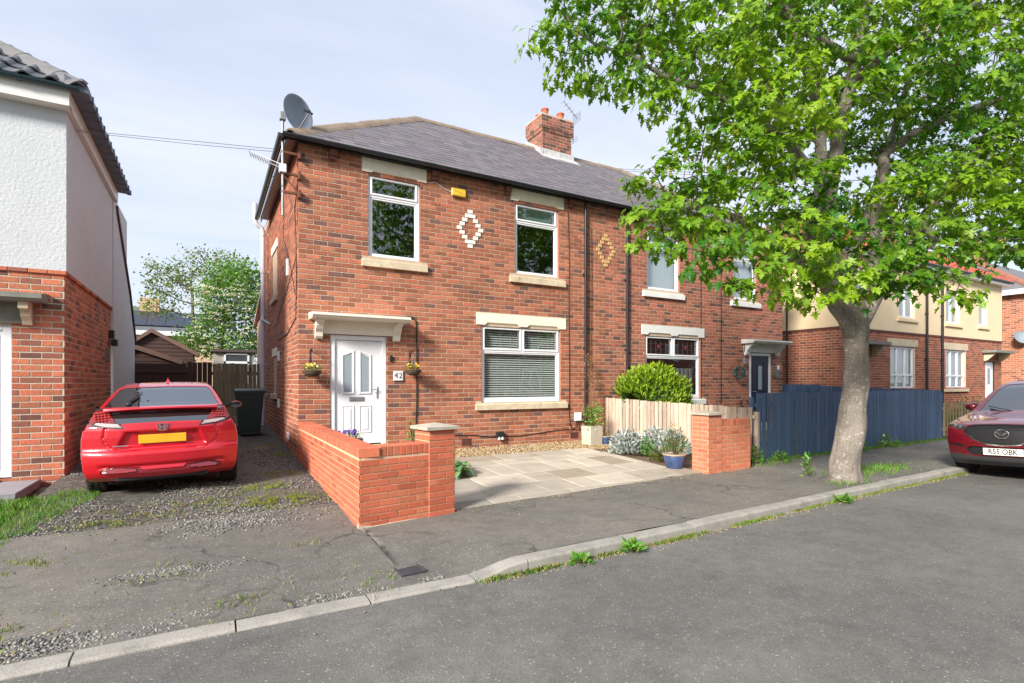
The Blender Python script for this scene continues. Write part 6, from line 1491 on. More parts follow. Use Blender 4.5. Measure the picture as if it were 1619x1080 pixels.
# ================================================================== TREES AND PLANTS
LEAF = mat('sycamore_leaf', tint=True, rough=.45, var=.15, scale=1.3, trans=.38, spec=.4)
BARK = mat('sycamore_bark', (.205, .178, .15), .95, .34, 4., fine=.32, fscale=45., bump=1., bscale=34., blot=.75, blotcol=(.44, .40, .36), blotscale=19., blotth=.56)
TWIG = mat('twig_bark', (.085, .062, .045), .9, .25, 8., bump=.3)
def leaf_unit():
    # five-lobed leaf, petiole at origin, pointing +x
    out_ = [(0, 0), (.06, -.14), (-.06, -.42), (.17, -.30), (.26, -.24), (.34, -.64), (.50, -.40), (.56, -.17), (.66, -.30), (.82, -.16), (1.05, 0)]
    out_ = out_ + [(x, -y) for x, y in out_[-2:0:-1]]
    return np.array(out_)
LO = leaf_unit(); LC = np.array([.36, 0.])
def leaf_arrays(P, dirs, ups, size, cols, fold=.18, droop=.25):
    """V,F,tint for n lobed leaves (16 triangles each fan)"""
    n = len(P); m = len(LO)
    d = dirs / np.linalg.norm(dirs, axis=1, keepdims=True); s = np.cross(ups, d); s /= np.linalg.norm(s, axis=1, keepdims=True) + 1e-9; u = np.cross(d, s)
    q = np.concatenate([LC[None], LO]); z = fold * np.abs(q[:, 1]) - droop * q[:, 0] ** 2
    V = P[:, None] + size[:, None, None] * (q[None, :, 0:1] * d[:, None] + q[None, :, 1:2] * s[:, None] + z[None, :, None] * u[:, None])
    f = np.array([(0, 1 + i, 1 + (i + 1) % m) for i in range(m)]); Fc = (f[None] + (np.arange(n) * (m + 1))[:, None, None]).reshape(-1, 3)
    return V.reshape(-1, 3), Fc, np.repeat(cols, m, 0)
def colonize(nodes, parents, A, step, infl, kill, iters):
    nodes = [Vector(p) for p in nodes]; parents = list(parents); A = np.array(A); NA = len(A)
    pos = np.array([list(p) for p in nodes]); nd = np.full(NA, 1e9); ni = np.zeros(NA, int); alive = np.ones(NA, bool)
    def upd(start):
        nonlocal nd, ni
        P = np.array([list(p) for p in nodes[start:]])
        if len(P) == 0: return
        D = np.linalg.norm(A[:, None] - P[None], axis=2); k = D.argmin(1); dm = D[np.arange(NA), k]; better = dm < nd; nd[better] = dm[better]; ni[better] = k[better] + start
    seen = set()
    upd(0)
    for it in range(iters):
        alive &= nd > kill; use = alive & (nd < infl)
        if not use.any():
            if not alive.any(): break
            infl *= 1.3
            if infl > 9: break
            continue
        acc = {}
        for a in np.where(use)[0]:
            v = Vector(A[a]) - nodes[ni[a]]; acc.setdefault(int(ni[a]), Vector()); acc[int(ni[a])] += v.normalized()
        st = len(nodes)
        for k, v in acc.items():
            if v.length < 1e-3: continue
            if len(nodes) > 9000: break
            d = (v.normalized() + Vector((R.gauss(0, .12), R.gauss(0, .12), R.gauss(0, .10)))).normalized(); q = nodes[k] + d * step; ky = (round(q.x / .07), round(q.y / .07), round(q.z / .07))
            if ky in seen: continue
            seen.add(ky); nodes.append(q); parents.append(k)
        upd(st)
    return nodes, parents
def radii(nodes, parents, tip, pw=2.35):
    r = [0.] * len(nodes); ch = [[] for _ in nodes]
    for i, p in enumerate(parents):
        if p >= 0: ch[p].append(i)
    for i in range(len(nodes) - 1, -1, -1):
        r[i] = tip if not ch[i] else sum(r[c] ** pw for c in ch[i]) ** (1 / pw)
    return r, ch
def order(nodes, parents):
    # parents may be added out of order only at the start; they always precede children
    return nodes, parents
# ---- the street sycamore
TB = at_z(1342, 757, 0.)
tree = thing('street_tree', 'large leafy sycamore with mottled trunk growing from the pavement', 'tree', (TB.x, TB.y, 0))
tr_px = [(1336, 760, 8.50, .235), (1336, 738, 8.50, .208), (1342, 700, 8.50, .205), (1348, 660, 8.50, .19), (1351, 620, 8.50, .174), (1353, 580, 8.50, .170), (1353, 545, 8.50, .174), (1352, 518, 8.50, .182), (1349, 495, 8.50, .198), (1347, 478, 8.50, .175), (1347, 466, 8.50, .12), (1347, 458, 8.50, .03)]
fork = at_d(1350, 540, 8.5)
limbs = [
 [(1335, 465, 8.45, .135), (1318, 420, 8.40, .125), (1305, 360, 8.3, .125), (1310, 300, 8.25, .115), (1330, 200, 8.2, .105), (1345, 130, 8.2, .095), (1352, 100, 8.2, .09), (1372, 20, 8.2, .07), (1385, -60, 8.2, .05), (1395, -150, 8.3, .03)],
 [(1318, 455, 8.3, .11), (1290, 420, 8.1, .10), (1280, 370, 7.9, .10), (1298, 290, 7.9, .09), (1292, 200, 7.9, .08), (1282, 140, 7.8, .07), (1262, 70, 7.7, .06), (1245, 10, 7.7, .05), (1230, -80, 7.7, .03)],
 [(1372, 462, 8.7, .11), (1385, 400, 9.0, .115), (1388, 320, 9.1, .105), (1400, 240, 9.2, .09), (1440, 215, 9.2, .075), (1490, 190, 9.2, .065), (1560, 165, 9.2, .055), (1640, 135, 9.2, .04), (1740, 80, 9.3, .03)],
 [(1385, 468, 8.7, .11), (1420, 420, 8.7, .095), (1460, 345, 8.8, .08), (1510, 280, 8.9, .07), (1570, 225, 9.0, .055), (1630, 180, 9.1, .04)],
 [(1340, 455, 8.9, .12), (1350, 400, 9.4, .10), (1375, 330, 9.9, .09), (1400, 250, 10.3, .08), (1430, 150, 10.6, .06), (1450, 40, 10.8, .04)],
 [(1300, 450, 8.0, .08), (1240, 400, 7.5, .07), (1180, 350, 7.1, .06), (1120, 330, 6.9, .045), (1060, 330, 6.8, .03)],
]
subs = [(1, 3, [(1255, 230, 7.6, .06), (1200, 190, 7.4, .055), (1150, 160, 7.2, .05), (1105, 142, 7.1, .042), (1050, 118, 7.0, .035), (1000, 90, 7.0, .025), (940, 70, 7.0, .02)]),
        (0, 6, [(1290, 60, 7.8, .05), (1230, 20, 7.5, .04), (1150, -10, 7.2, .03)]), (0, 5, [(1410, 80, 8.0, .05), (1480, 45, 7.9, .045), (1540, 5, 7.8, .035), (1600, -40, 7.8, .03)]),
        (2, 3, [(1395, 320, 8.2, .05), (1430, 360, 7.6, .04), (1470, 390, 7.2, .03)]), (3, 2, [(1475, 380, 8.3, .04), (1530, 390, 8.0, .03), (1600, 380, 7.9, .02)])]
nodes = [fork]; parents = [-1]; base_r = [.12]; lim_idx = []
def densify(start, pts):
    prev = start; idx = []
    for (u, v, d, r) in pts:
        p = at_d(u, v, d); a = nodes[prev]; k = max(1, int((p - a).length / .22))
        for i in range(1, k + 1):
            nodes.append(a + (p - a) * (i / k) + (Vector((R.gauss(0, .012), R.gauss(0, .012), R.gauss(0, .012))))); parents.append(prev if i == 1 else len(nodes) - 2); base_r.append(base_r[prev] * (1 - i / k) + r * i / k if prev else r)
            if i == k: pass
        prev = len(nodes) - 1; idx.append(prev)
    return idx
for L_ in limbs: lim_idx.append(densify(0, L_))
for li, k, pts in subs: densify(lim_idx[li][k], pts)
nb_ = len(nodes)
# crown masses read off the photograph: (u, v, distance, radius m)
blobs = [(905, 40, 7.0, .55), (880, 70, 6.9, .45), (950, 90, 6.9, .55), (1000, 40, 7.0, .7), (1010, 120, 6.8, .45), (960, 0, 7.2, .7), (900, -30, 7.2, .6), (1060, 60, 6.9, .75), (1080, 140, 6.7, .6), (1130, 90, 6.7, .8), (1130, 190, 6.6, .5),
 (1180, 30, 7.0, .9), (1200, 140, 6.8, .8), (1240, 210, 6.7, .65), (1150, 240, 6.7, .55), (1100, 260, 6.7, .45), (1060, 290, 6.7, .45), (1030, 300, 6.8, .34), (1020, 335, 6.8, .24), (1050, 345, 6.6, .45), (1110, 330, 6.6, .5), (1170, 330, 6.5, .55), (1062, 378, 6.5, .30), (1120, 386, 6.4, .36), (1180, 410, 6.3, .42), (1230, 350, 6.6, .6), (1150, 440, 6.3, .25), (1230, 440, 6.4, .33), (1270, 400, 6.6, .42), (1280, 470, 6.9, .28), (1265, 300, 7.0, .7), (1300, 140, 7.2, .9), (1260, 50, 7.4, .9),
 (1340, 400, 7.0, .5), (1400, 400, 6.9, .5), (1370, 440, 6.8, .28), (1440, 425, 6.8, .36), (1500, 410, 6.9, .4), (1460, 370, 7.1, .55), (1540, 385, 7.0, .38), (1580, 360, 7.2, .5), (1620, 340, 7.3, .6), (1560, 440, 7.0, .16), (1300, 458, 6.7, .26), (1385, 462, 6.7, .24), (1425, 455, 6.7, .30), (1490, 448, 6.8, .30), (1525, 462, 6.9, .16), (1340, 430, 6.6, .35), (1022, 368, 6.6, .18), (1052, 358, 6.5, .28), (1100, 405, 6.4, .20), (1190, 445, 6.3, .24), (1030, 345, 6.6, .24), (1140, 380, 6.4, .4), (1210, 400, 6.3, .4), (1240, 300, 6.6, .5), (1570, 400, 7.0, .34), (1610, 385, 7.0, .3),
 (1260, 330, 7.0, .5), (1420, 300, 7.4, .6), (1500, 290, 7.6, .7), (1560, 250, 8.0, .9), (1640, 250, 8.2, 1.), (1440, 90, 7.6, .8), (1520, 120, 7.8, .9), (1600, 90, 8.2, 1.1), (1370, 10, 8.0, 1.1), (1480, -20, 8.2, 1.2), (1600, -30, 8.4, 1.2), (1700, 60, 8.6, 1.2), (1700, 260, 8.6, 1.1), (1720, 380, 8.6, .8),
 (1300, 200, 9.6, 1.2), (1400, 180, 10.4, 1.4), (1500, 200, 10.4, 1.4), (1600, 220, 10.5, 1.3), (1230, 100, 9.2, 1.2), (1350, 350, 10.2, .8), (1450, 330, 10.4, 1.), (1560, 330, 10.6, .9), (1650, 350, 10.6, .9), (1180, 250, 9.0, .8), (1120, 60, 8.6, 1.0), (1040, 10, 8.2, .9), (1250, 380, 8.9, .6), (1100, 310, 8.0, .5),
 (1200, -120, 7.4, 1.1), (1060, -100, 7.4, .9), (1350, -160, 8., 1.2), (1500, -180, 8.4, 1.2), (1650, -120, 8.6, 1.2), (1420, -260, 8.5, 1.2), (1280, -230, 8.2, 1.), (1800, 180, 9., 1.2), (1780, -40, 9., 1.2), (1250, -60, 9.6, 1.3), (1420, -40, 10.4, 1.4), (1560, -60, 10.4, 1.3)]
A = []
for (u, v, d, r) in blobs:
    c = at_d(u, v, d)
    for _ in range(int(30 + 72 * r * r)):
        q = Vector((R.gauss(0, 1), R.gauss(0, 1), R.gauss(0, 1))).normalized() * r * R.uniform(.35, 1) ** .6; A.append(list(c + Vector((q.x, q.y, q.z * .8))))
nodes, parents = colonize(nodes, parents, A, .15, .9, .20, 110)
rr, chl = radii(nodes, parents, .0045)
for i in range(nb_): rr[i] = max(min(rr[i] * .7, base_r[i]), base_r[i] * .92)
# trunk mesh with burrs
b = MB(); pts, rs_ = [], []
px_pts = [at_d(u, v, d) for u, v, d, r in tr_px]; rsr = [t[3] for t in tr_px]
for i in range(len(px_pts) - 1):
    for k in range(5): t = k / 5; pts.append(px_pts[i].lerp(px_pts[i + 1], t)); rs_.append(rsr[i] * (1 - t) + rsr[i + 1] * t)
pts.append(px_pts[-1]); rs_.append(rsr[-1]); pts[0].z = -.05; nS = 40; ring = []
for i, p in enumerate(pts):
    row = []
    for k in range(nS):
        a = 2 * math.pi * k / nS; flare = 1 + .06 * math.exp(-max(0, p.z) / .12) * (1 + .8 * math.sin(a * 5 + 1)); q = Vector((math.cos(a), math.sin(a), 0)); nzv = .035 * mn.noise(Vector((q.x * 1.5, q.y * 1.5, p.z * 1.8))) + .016 * mn.noise(Vector((q.x * 5, q.y * 5, p.z * 5))) + .007 * mn.noise(Vector((q.x * 14, q.y * 14, p.z * 9)))
        row.append(tuple(p + q * (rs_[i] * flare + nzv)))
    ring.append(row)
b.v = [q for r_ in ring for q in r_]; b.f = [(i * nS + k, i * nS + (k + 1) % nS, (i + 1) * nS + (k + 1) % nS, (i + 1) * nS + k) for i in range(len(pts) - 1) for k in range(nS)] + [tuple((len(pts) - 1) * nS + k for k in range(nS))]; b.t = [None] * len(b.f)
trk = b.build('trunk', BARK, tree, smooth=True, fixn=False)
def chains(nodes, parents, rr, chl, lo, hi):
    """polylines following the thickest child; radius band lo..hi"""
    out_ = []
    starts = [0] + [c for i in range(len(nodes)) for c in sorted(chl[i], key=lambda q: -rr[q])[1:]]
    for s in starts:
        pl = [parents[s]] if parents[s] >= 0 else []
        k = s
        while True:
            pl.append(k)
            if not chl[k]: break
            k = max(chl[k], key=lambda q: rr[q])
        out_.append(pl)
    return out_
big = MB(); small = MB(); bigs = []
for pl in chains(nodes, parents, rr, chl, 0, 1):
    P_ = [nodes[i] for i in pl]; rad_ = [rr[i] for i in pl]
    if len(pl) > 1 and parents[pl[1]] == pl[0]: rad_[0] = min(rr[pl[0]], rad_[1] * 1.15)
    if max(rad_) > .022:
        cut = next((i for i, r_ in enumerate(rad_) if r_ < .012), len(pl)); cut = max(cut, 2)
        m_ = MB(); m_.tube(P_[:cut], rad_[:cut], 9 if max(rad_) > .05 else 7); m_.build('branch', BARK if max(rad_) > .04 else TWIG, tree, smooth=True, fixn=False)
        if cut < len(pl): small.tube(P_[cut - 1:], rad_[cut - 1:], 4, caps=False)
    else: small.tube(P_, rad_, 4, caps=False)
crown = bpy.data.objects.new('crown', None); COL.objects.link(crown); crown.parent = tree; crown.matrix_parent_inverse = wm(tree).inverted()
small.build('twigs', TWIG, crown, smooth=True, kind='stuff', fixn=False)
# leaves
LP, LD, LU, LS, LCOL = [], [], [], [], []
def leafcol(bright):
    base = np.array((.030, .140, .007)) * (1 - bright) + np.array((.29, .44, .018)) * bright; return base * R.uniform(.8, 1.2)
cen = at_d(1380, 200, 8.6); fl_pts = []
for i in range(nb_, len(nodes)):
    if rr[i] > .016: continue
    p = nodes[i]; tip = not chl[i]; nn_ = R.randint(17, 23) if tip else R.choice((2, 3, 4, 5))
    g = (nodes[i] - nodes[parents[i]]).normalized()
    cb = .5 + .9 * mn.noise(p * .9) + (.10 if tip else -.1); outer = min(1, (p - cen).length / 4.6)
    if tip and R.random() < .26: fl_pts.append(p)
    for k in range(nn_):
        a = R.uniform(0, 6.28); h = Vector((math.cos(a), math.sin(a), R.uniform(-.45, .25))); d = (h + g * .7).normalized()
        pp = p + d * R.uniform(.03, .20) + Vector((0, 0, R.uniform(-.05, .05)))
        ld = (d + Vector((0, 0, -.45 - .5 * R.random()))).normalized(); up = (Vector((0, 0, 1)) + Vector((R.gauss(0, .35), R.gauss(0, .35), 0)) + SUN * .35).normalized()
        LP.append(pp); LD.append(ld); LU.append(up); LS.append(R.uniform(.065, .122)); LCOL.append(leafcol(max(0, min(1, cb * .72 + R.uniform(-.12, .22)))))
LP, LD, LU, LS, LCOL = map(np.array, (LP, LD, LU, LS, LCOL))
pr_ = np.array([proj(p) for p in LP]); vis = (pr_[:, 0] > 5) & (pr_[:, 0] < 1610) & (pr_[:, 1] > 5) & (pr_[:, 1] < 560)
px_size = np.where(vis, LS / pr_[:, 2], 0); top = np.argsort(-px_size)[:300]; mask = np.ones(len(LP), bool); mask[top] = False
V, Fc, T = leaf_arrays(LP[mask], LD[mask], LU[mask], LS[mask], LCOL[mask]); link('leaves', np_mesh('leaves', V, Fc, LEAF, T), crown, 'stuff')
units = []
for k in range(8):
    cc_ = np.array([leafcol(k / 7.)]); V, Fc, T = leaf_arrays(np.zeros((1, 3)), np.array([[1., 0, 0]]), np.array([[0, 0, 1.]]), np.ones(1), cc_); units.append(np_mesh('leaf', V, Fc, LEAF, T))
for i in top:
    d = Vector(LD[i]); s_ = Vector(LU[i]).cross(d).normalized(); u_ = d.cross(s_); q = LS[i]; p = LP[i]
    o = bpy.data.objects.new('leaf', units[int(min(7, max(0, (LCOL[i][0] - .05) / .15 * 7)))]); COL.objects.link(o); o.parent = crown; o.matrix_parent_inverse = wm(crown).inverted(); o.matrix_basis = Matrix(((d.x * q, s_.x * q, u_.x * q, p[0]), (d.y * q, s_.y * q, u_.y * q, p[1]), (d.z * q, s_.z * q, u_.z * q, p[2]), (0, 0, 0, 1)))
# hanging flower tassels
tb = []
for p in fl_pts:
    for k in range(26): tb.append((p.x + R.gauss(0, .016), p.y + R.gauss(0, .016), p.z - .03 - R.random() * .13))
o = stones('flower_tassels', tb, mat('tassel', tint=True, rough=.7, trans=.3, var=.1), [(.42, .40, .03), (.48, .44, .05), (.32, .38, .03)], .008, .015); o.parent = crown; o.matrix_parent_inverse = wm(crown).inverted()
print('tree nodes', len(nodes), 'leaves', len(LP))

# ---- simple trees with crowns of leaf clumps
FOL = mat('foliage', tint=True, rough=.55, var=.25, scale=1.1, trans=.3, spec=.3)
def diamonds(P, size, cols, upb=.3):
    n = len(P); d = NP.normal(0, 1, (n, 3)); d[:, 2] -= .3; d /= np.linalg.norm(d, axis=1, keepdims=True); u = NP.normal(0, 1, (n, 3)); u[:, 2] += upb * 4; s = np.cross(u, d); s /= np.linalg.norm(s, axis=1, keepdims=True); nrm = np.cross(d, s)
    sz = size[:, None]; V = np.stack([P, P + sz * (.45 * d + .28 * s + .05 * nrm), P + sz * d, P + sz * (.45 * d - .28 * s + .05 * nrm)], 1).reshape(-1, 3); o = (np.arange(n) * 4)[:, None]
    return V, o + np.array([[0, 1, 2, 3]]), cols
def small_tree(label, y, trunk, blobs, dens, size, cols, kill=.35, leafpp=14, spread=.22):
    base = at_y(*trunk[0], y); t = thing('garden_tree', label, 'tree', (base.x, base.y, .6))
    nodes = [at_y(u, v, y) for u, v in trunk]; nodes[0].z = .5; nn_ = [nodes[0]]; pp_ = [-1]
    for q in nodes[1:]:
        a = nn_[-1]; k = max(1, int((q - a).length / .4))
        for i in range(1, k + 1): nn_.append(a + (q - a) * (i / k)); pp_.append(len(nn_) - 2)
    A = []
    for (u, v, dy, r) in blobs:
        c = at_y(u, v, y + dy)
        for _ in range(int(dens * r * r)): q = Vector((R.gauss(0, 1), R.gauss(0, 1), R.gauss(0, 1))).normalized() * r * R.random() ** .4; A.append(list(c + q))
    nn_, pp_ = colonize(nn_, pp_, A, .22, 1.6, kill, 70); r_, c_ = radii(nn_, pp_, .012)
    b = MB()
    for pl in chains(nn_, pp_, r_, c_, 0, 1): b.tube([nn_[i] for i in pl], [min(r_[i], .16) for i in pl], 5, caps=False)
    b.build('trunk', mat('grey_bark', (.20, .16, .12), .9, .25, 6.), t, smooth=True, fixn=False)
    P = []; C = []
    for i in range(len(nn_)):
        if r_[i] < .03:
            sh = mn.noise(nn_[i] * .8)
            for k in range(leafpp if not c_[i] else leafpp // 2): P.append([nn_[i].x + R.gauss(0, spread), nn_[i].y + R.gauss(0, spread), nn_[i].z + R.gauss(0, spread * .8)]); c = np.array(R.choice(cols)); C.append(c * (1 + .35 * sh) * R.uniform(.8, 1.2))
    P = np.array(P); V, Fc, T = diamonds(P, NP.uniform(size * .6, size * 1.2, len(P)), np.array(C)); link('crown', np_mesh('crown', V, Fc, FOL, T), t, 'stuff')
    return t
small_tree('sparse open-crowned tree with pale trunk standing left of the dense one', 19., [(306, 560), (305, 500), (304, 460)], [(262, 440, 0, 1.0), (300, 428, .5, 1.0), (340, 425, 0, 1.1), (250, 455, 0, .7), (280, 460, 0, .6), (330, 450, .5, .9), (240, 487, -.5, .6), (262, 480, -.5, .5), (370, 432, 1, .9)], 80, .15, [(.14, .21, .04), (.20, .26, .045), (.10, .16, .03)], kill=.34, leafpp=22)
small_tree('dense bright green elder with creamy flowers behind the back fence', 16., [(352, 585), (350, 540), (355, 505)], [(320, 535, 0, .8), (345, 500, 0, .9), (375, 470, 0, .9), (395, 440, 0, .8), (400, 500, 0, .9), (360, 545, -.4, .8), (395, 545, 0, .8), (335, 470, .5, .7), (415, 470, .3, .8), (300, 540, .2, .5), (360, 440, .5, .8), (420, 530, .3, .8)], 180, .15, [(.09, .21, .035), (.13, .26, .045), (.19, .31, .06), (.06, .15, .025)], kill=.30, leafpp=40)
# cream flower heads on the elder
fp = []
for _ in range(120):
    c = at_y(R.uniform(300, 412), R.uniform(450, 568), 14.95 + .5 * R.random()); fp += [(c.x + R.gauss(0, .07), c.y + R.gauss(0, .07), c.z + R.gauss(0, .02)) for _ in range(12)]
el = [o for o in bpy.data.objects if o.get('label', '').startswith('dense bright')][0]
o = stones('flower_heads', fp, mat('elder_flower', tint=True, rough=.8), [(.62, .62, .42), (.52, .55, .30)], .02, .045); o.parent = el; o.matrix_parent_inverse = wm(el).inverted()
# ---- bushes built from many leaves
def leafmass(name, P, D, size, cols, m, parent, wd=.3, kind='stuff'):
    n = len(P); P = np.array(P); D = np.array(D, float); D /= np.linalg.norm(D, axis=1, keepdims=True); s = np.cross(D, NP.normal(0, 1, (n, 3))); s /= np.linalg.norm(s, axis=1, keepdims=True); nr = np.cross(D, s); sz = size[:, None]
    V = np.stack([P, P + sz * (.5 * D + wd * s * .5 + .06 * nr), P + sz * (D - .08 * nr), P + sz * (.5 * D - wd * s * .5 + .06 * nr)], 1).reshape(-1, 3); o = (np.arange(n) * 4)[:, None]
    return link(name, np_mesh(name, V, o + np.array([[0, 1, 2, 3]]), m, np.array(cols)), parent, kind)
LAUR = mat('laurel_leaf', tint=True, rough=.3, var=.15, scale=3., trans=.25, spec=.5)
c0 = at_y(1034, 615, -.62); sh = thing('laurel_shrub', 'rounded bright green laurel shrub under the window behind the bare timber fence', 'shrub', (c0.x, c0.y, .15))
P, D, C = [], [], []
for _ in range(6500):
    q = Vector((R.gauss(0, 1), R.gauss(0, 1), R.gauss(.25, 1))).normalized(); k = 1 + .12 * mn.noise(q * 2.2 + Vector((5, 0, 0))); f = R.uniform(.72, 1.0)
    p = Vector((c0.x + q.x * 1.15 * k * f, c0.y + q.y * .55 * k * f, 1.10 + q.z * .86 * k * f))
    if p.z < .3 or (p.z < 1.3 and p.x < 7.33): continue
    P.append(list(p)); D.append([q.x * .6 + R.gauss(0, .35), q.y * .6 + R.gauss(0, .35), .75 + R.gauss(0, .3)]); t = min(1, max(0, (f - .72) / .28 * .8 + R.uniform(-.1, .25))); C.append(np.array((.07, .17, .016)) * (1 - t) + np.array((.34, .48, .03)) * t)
for _ in range(90):
    P.append([c0.x - .84 + R.gauss(0, .10), c0.y + .1 + R.gauss(0, .12), 1.38 + R.gauss(0, .14)]); D.append([R.gauss(-.3, .5), R.gauss(0, .5), .4]); C.append(np.array((.05, .14, .015)) * R.uniform(.8, 1.4))
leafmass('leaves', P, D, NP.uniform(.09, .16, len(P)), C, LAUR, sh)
b = MB()
for k in range(14):
    a = R.uniform(0, 6.28); b.tube([(c0.x, c0.y, .1), (c0.x + .35 * math.cos(a), c0.y + .3 * math.sin(a), .7), (c0.x + .8 * math.cos(a), c0.y + .6 * math.sin(a), 1.3)], [.02, .014, .006], 5)
b.build('stems', TWIG, sh)
SILV = mat('silver_leaf', tint=True, rough=.8, var=.12, scale=5.)
GREEN = [(.08, .22, .03), (.12, .29, .04), (.16, .34, .06)]
def clump(name, label, cat, x, y, r, h, n, size, cols, m, group=None, wd=.3, up=.8, z=None, part='leaves', stems=8):
    zz = G(x, y) if z is None else z; t = thing(name, label, cat, (x, y, zz), group=group); P, D, C = [], [], []
    for _ in range(n):
        q = Vector((R.gauss(0, 1), R.gauss(0, 1), abs(R.gauss(0, 1)))).normalized() * R.random() ** .45
        P.append([x + q.x * r, y + q.y * r, zz + .02 + q.z * h]); D.append([q.x + R.gauss(0, .5), q.y + R.gauss(0, .5), up + R.gauss(0, .4)]); C.append(np.array(R.choice(cols)) * R.uniform(.75, 1.25))
    leafmass(part, P, D, NP.uniform(size * .6, size * 1.3, n), C, m, t, wd)
    if stems:
        b = MB()
        for k in range(stems): a = R.uniform(0, 6.28); b.tube([(x, y, zz - .01), (x + r * .4 * math.cos(a), y + r * .4 * math.sin(a), zz + h * .5), (x + r * .7 * math.cos(a), y + r * .7 * math.sin(a), zz + h * .9)], [.006, .004, .002], 4)
        b.build('stem', TWIG, t, kind='stuff')
    return t
SC = [(.34, .385, .365), (.42, .46, .43), (.27, .32, .29)]
clump('silver_plant', 'silvery felted bush at the paving edge, nearest the grey planter', 'plant', 6.02, -1.95, .36, .46, 1100, .10, SC, SILV, 'silvery bushes along the bare timber fence', .35)
clump('silver_plant', 'silvery felted bush next to the big blue pot', 'plant', 6.55, -2.65, .36, .52, 1200, .10, SC, SILV, 'silvery bushes along the bare timber fence', .35)
clump('silver_plant', 'silvery felted bush against the fence, middle of the row', 'plant', 6.62, -2.1, .28, .52, 700, .10, SC, SILV, 'silvery bushes along the bare timber fence', .35)
clump('garden_plant', 'small dark green plant between the silvery bushes', 'plant', 6.2, -2.32, .20, .34, 350, .07, GREEN, LAUR)
clump('garden_plant', 'low olive plant in front of the blue pot', 'plant', 6.05, -2.85, .26, .26, 350, .07, [(.09, .12, .02), (.14, .15, .03)], LAUR)
# hosta: every leaf an object
HOST = mat('hosta_leaf', tint=True, rough=.45, var=.18, scale=14., trans=.2)
hx, hy = 1.93, -2.38; ho = thing('hosta', 'hosta with broad green leaves just behind the brick pier', 'plant', (hx, hy, G(hx, hy)))
for k in range(46):
    ring_ = k / 46; a = R.uniform(0, 6.28) if k > 16 else k * .55; l = R.uniform(.20, .30); el_ = rad(18 + 60 * (1 - ring_) * R.uniform(.7, 1.1)) if k > 10 else rad(R.uniform(5, 25)); st = Vector((hx + R.gauss(0, .05), hy + R.gauss(0, .05), G(hx, hy))); d = Vector((math.cos(a) * math.cos(el_), math.sin(a) * math.cos(el_), math.sin(el_)))
    pb = st + d * R.uniform(.08, .30); pb.z = max(pb.z, st.z + .06); s_ = d.cross(Vector((0, 0, 1))).normalized(); u_ = s_.cross(d); b = MB(); N_ = 6; wmax = l * .36; col = np.array(R.choice([(.11, .24, .10), (.16, .30, .14), (.20, .34, .15)])) * R.uniform(.85, 1.15); cen_ = []; lf = []; rt_ = []
    for i in range(N_ + 1):
        t = i / N_; c = pb + d * l * t * (1 - .15 * t) - Vector((0, 0, 1)) * l * .55 * t * t; w_ = wmax * math.sin(math.pi * min(1, .12 + .88 * t) ** .8) if t < 1 else .0; cen_.append(c); lf.append(c + s_ * w_ + u_ * w_ * .35); rt_.append(c - s_ * w_ + u_ * w_ * .35)
    for i in range(N_): b.face([cen_[i], cen_[i + 1], lf[i + 1], lf[i]], col); b.face([cen_[i], rt_[i], rt_[i + 1], cen_[i + 1]], col)
    b.tube([st, pb], .006, 4, tint=(.14, .26, .08)); b.build('leaf', HOST, ho, smooth=True, fixn=False)
clump('garden_plant', 'yellow green strappy plant behind the hosta at the pier', 'plant', 1.75, -1.95, .16, .34, 160, .16, [(.22, .30, .06), (.30, .34, .10)], LAUR, wd=.14, up=1.4)
# pots
POTB = mat('blue_glazed_pot', (.055, .09, .20), .3, .22, 7., spec=.5, blot=.6, blotcol=(.02, .03, .10), blotscale=4., blotth=.5); CLAY = mat('clay_rim', (.42, .33, .24), .7, .15, 9.)
def pot(label, x, y, r, h, plantf, group='blue glazed pots'):
    z = G(x, y); t = thing('plant_pot', label, 'pot', (x, y, z), group=group); b = MB(); b.lathe([(0, .0), (r * .66, 0), (r * .70, .01), (r * .90, h * .55), (r * .96, h * .8), (r * .94, h * .86)], (x, y, z), 28); b.build('body', POTB, t, autos=40)
    b = MB(); b.lathe([(r * .94, h * .86), (r * 1.02, h * .90), (r * 1.03, h * .98), (r * .96, h), (r * .86, h * .99), (r * .84, h * .88)], (x, y, z), 28); b.build('rim', CLAY, t, autos=40); b = MB(); b.lathe([(0, h * .9), (r * .86, h * .9)], (x, y, z), 20); b.build('soil', SOIL, t)
    if plantf: plantf(x, y, z + h * .88)
pot('large blue glazed pot at the corner of the brick pier', 5.80, -3.42, .20, .27, None)
clump('garden_plant', 'spindly green and straw coloured plant in the large blue pot', 'plant', 5.80, -3.42, .20, .50, 170, .09, [(.10, .18, .03), (.30, .24, .08), (.06, .14, .02)], LAUR, z=G(5.8, -3.42) + .24, up=1.3, wd=.22, stems=14)
pot('small blue glazed pot beside the pale planter by the house wall', 6.48, -.72, .12, .19, None)
clump('garden_plant', 'tiny sprig growing in the small blue pot', 'plant', 6.48, -.72, .05, .12, 26, .05, GREEN, LAUR, z=G(6.48, -.72) + .16, stems=3)
pl = thing('planter', 'square pale grey planter under the downpipe', 'planter', (6.16, -.62, G(6.16, -.62)), rad(4)); b = MB(); z1 = .42
out4 = [(-.17, -.15), (.17, -.15), (.17, .15), (-.17, .15)]; tp4 = [(x * 1.07, y * 1.07) for x, y in out4]
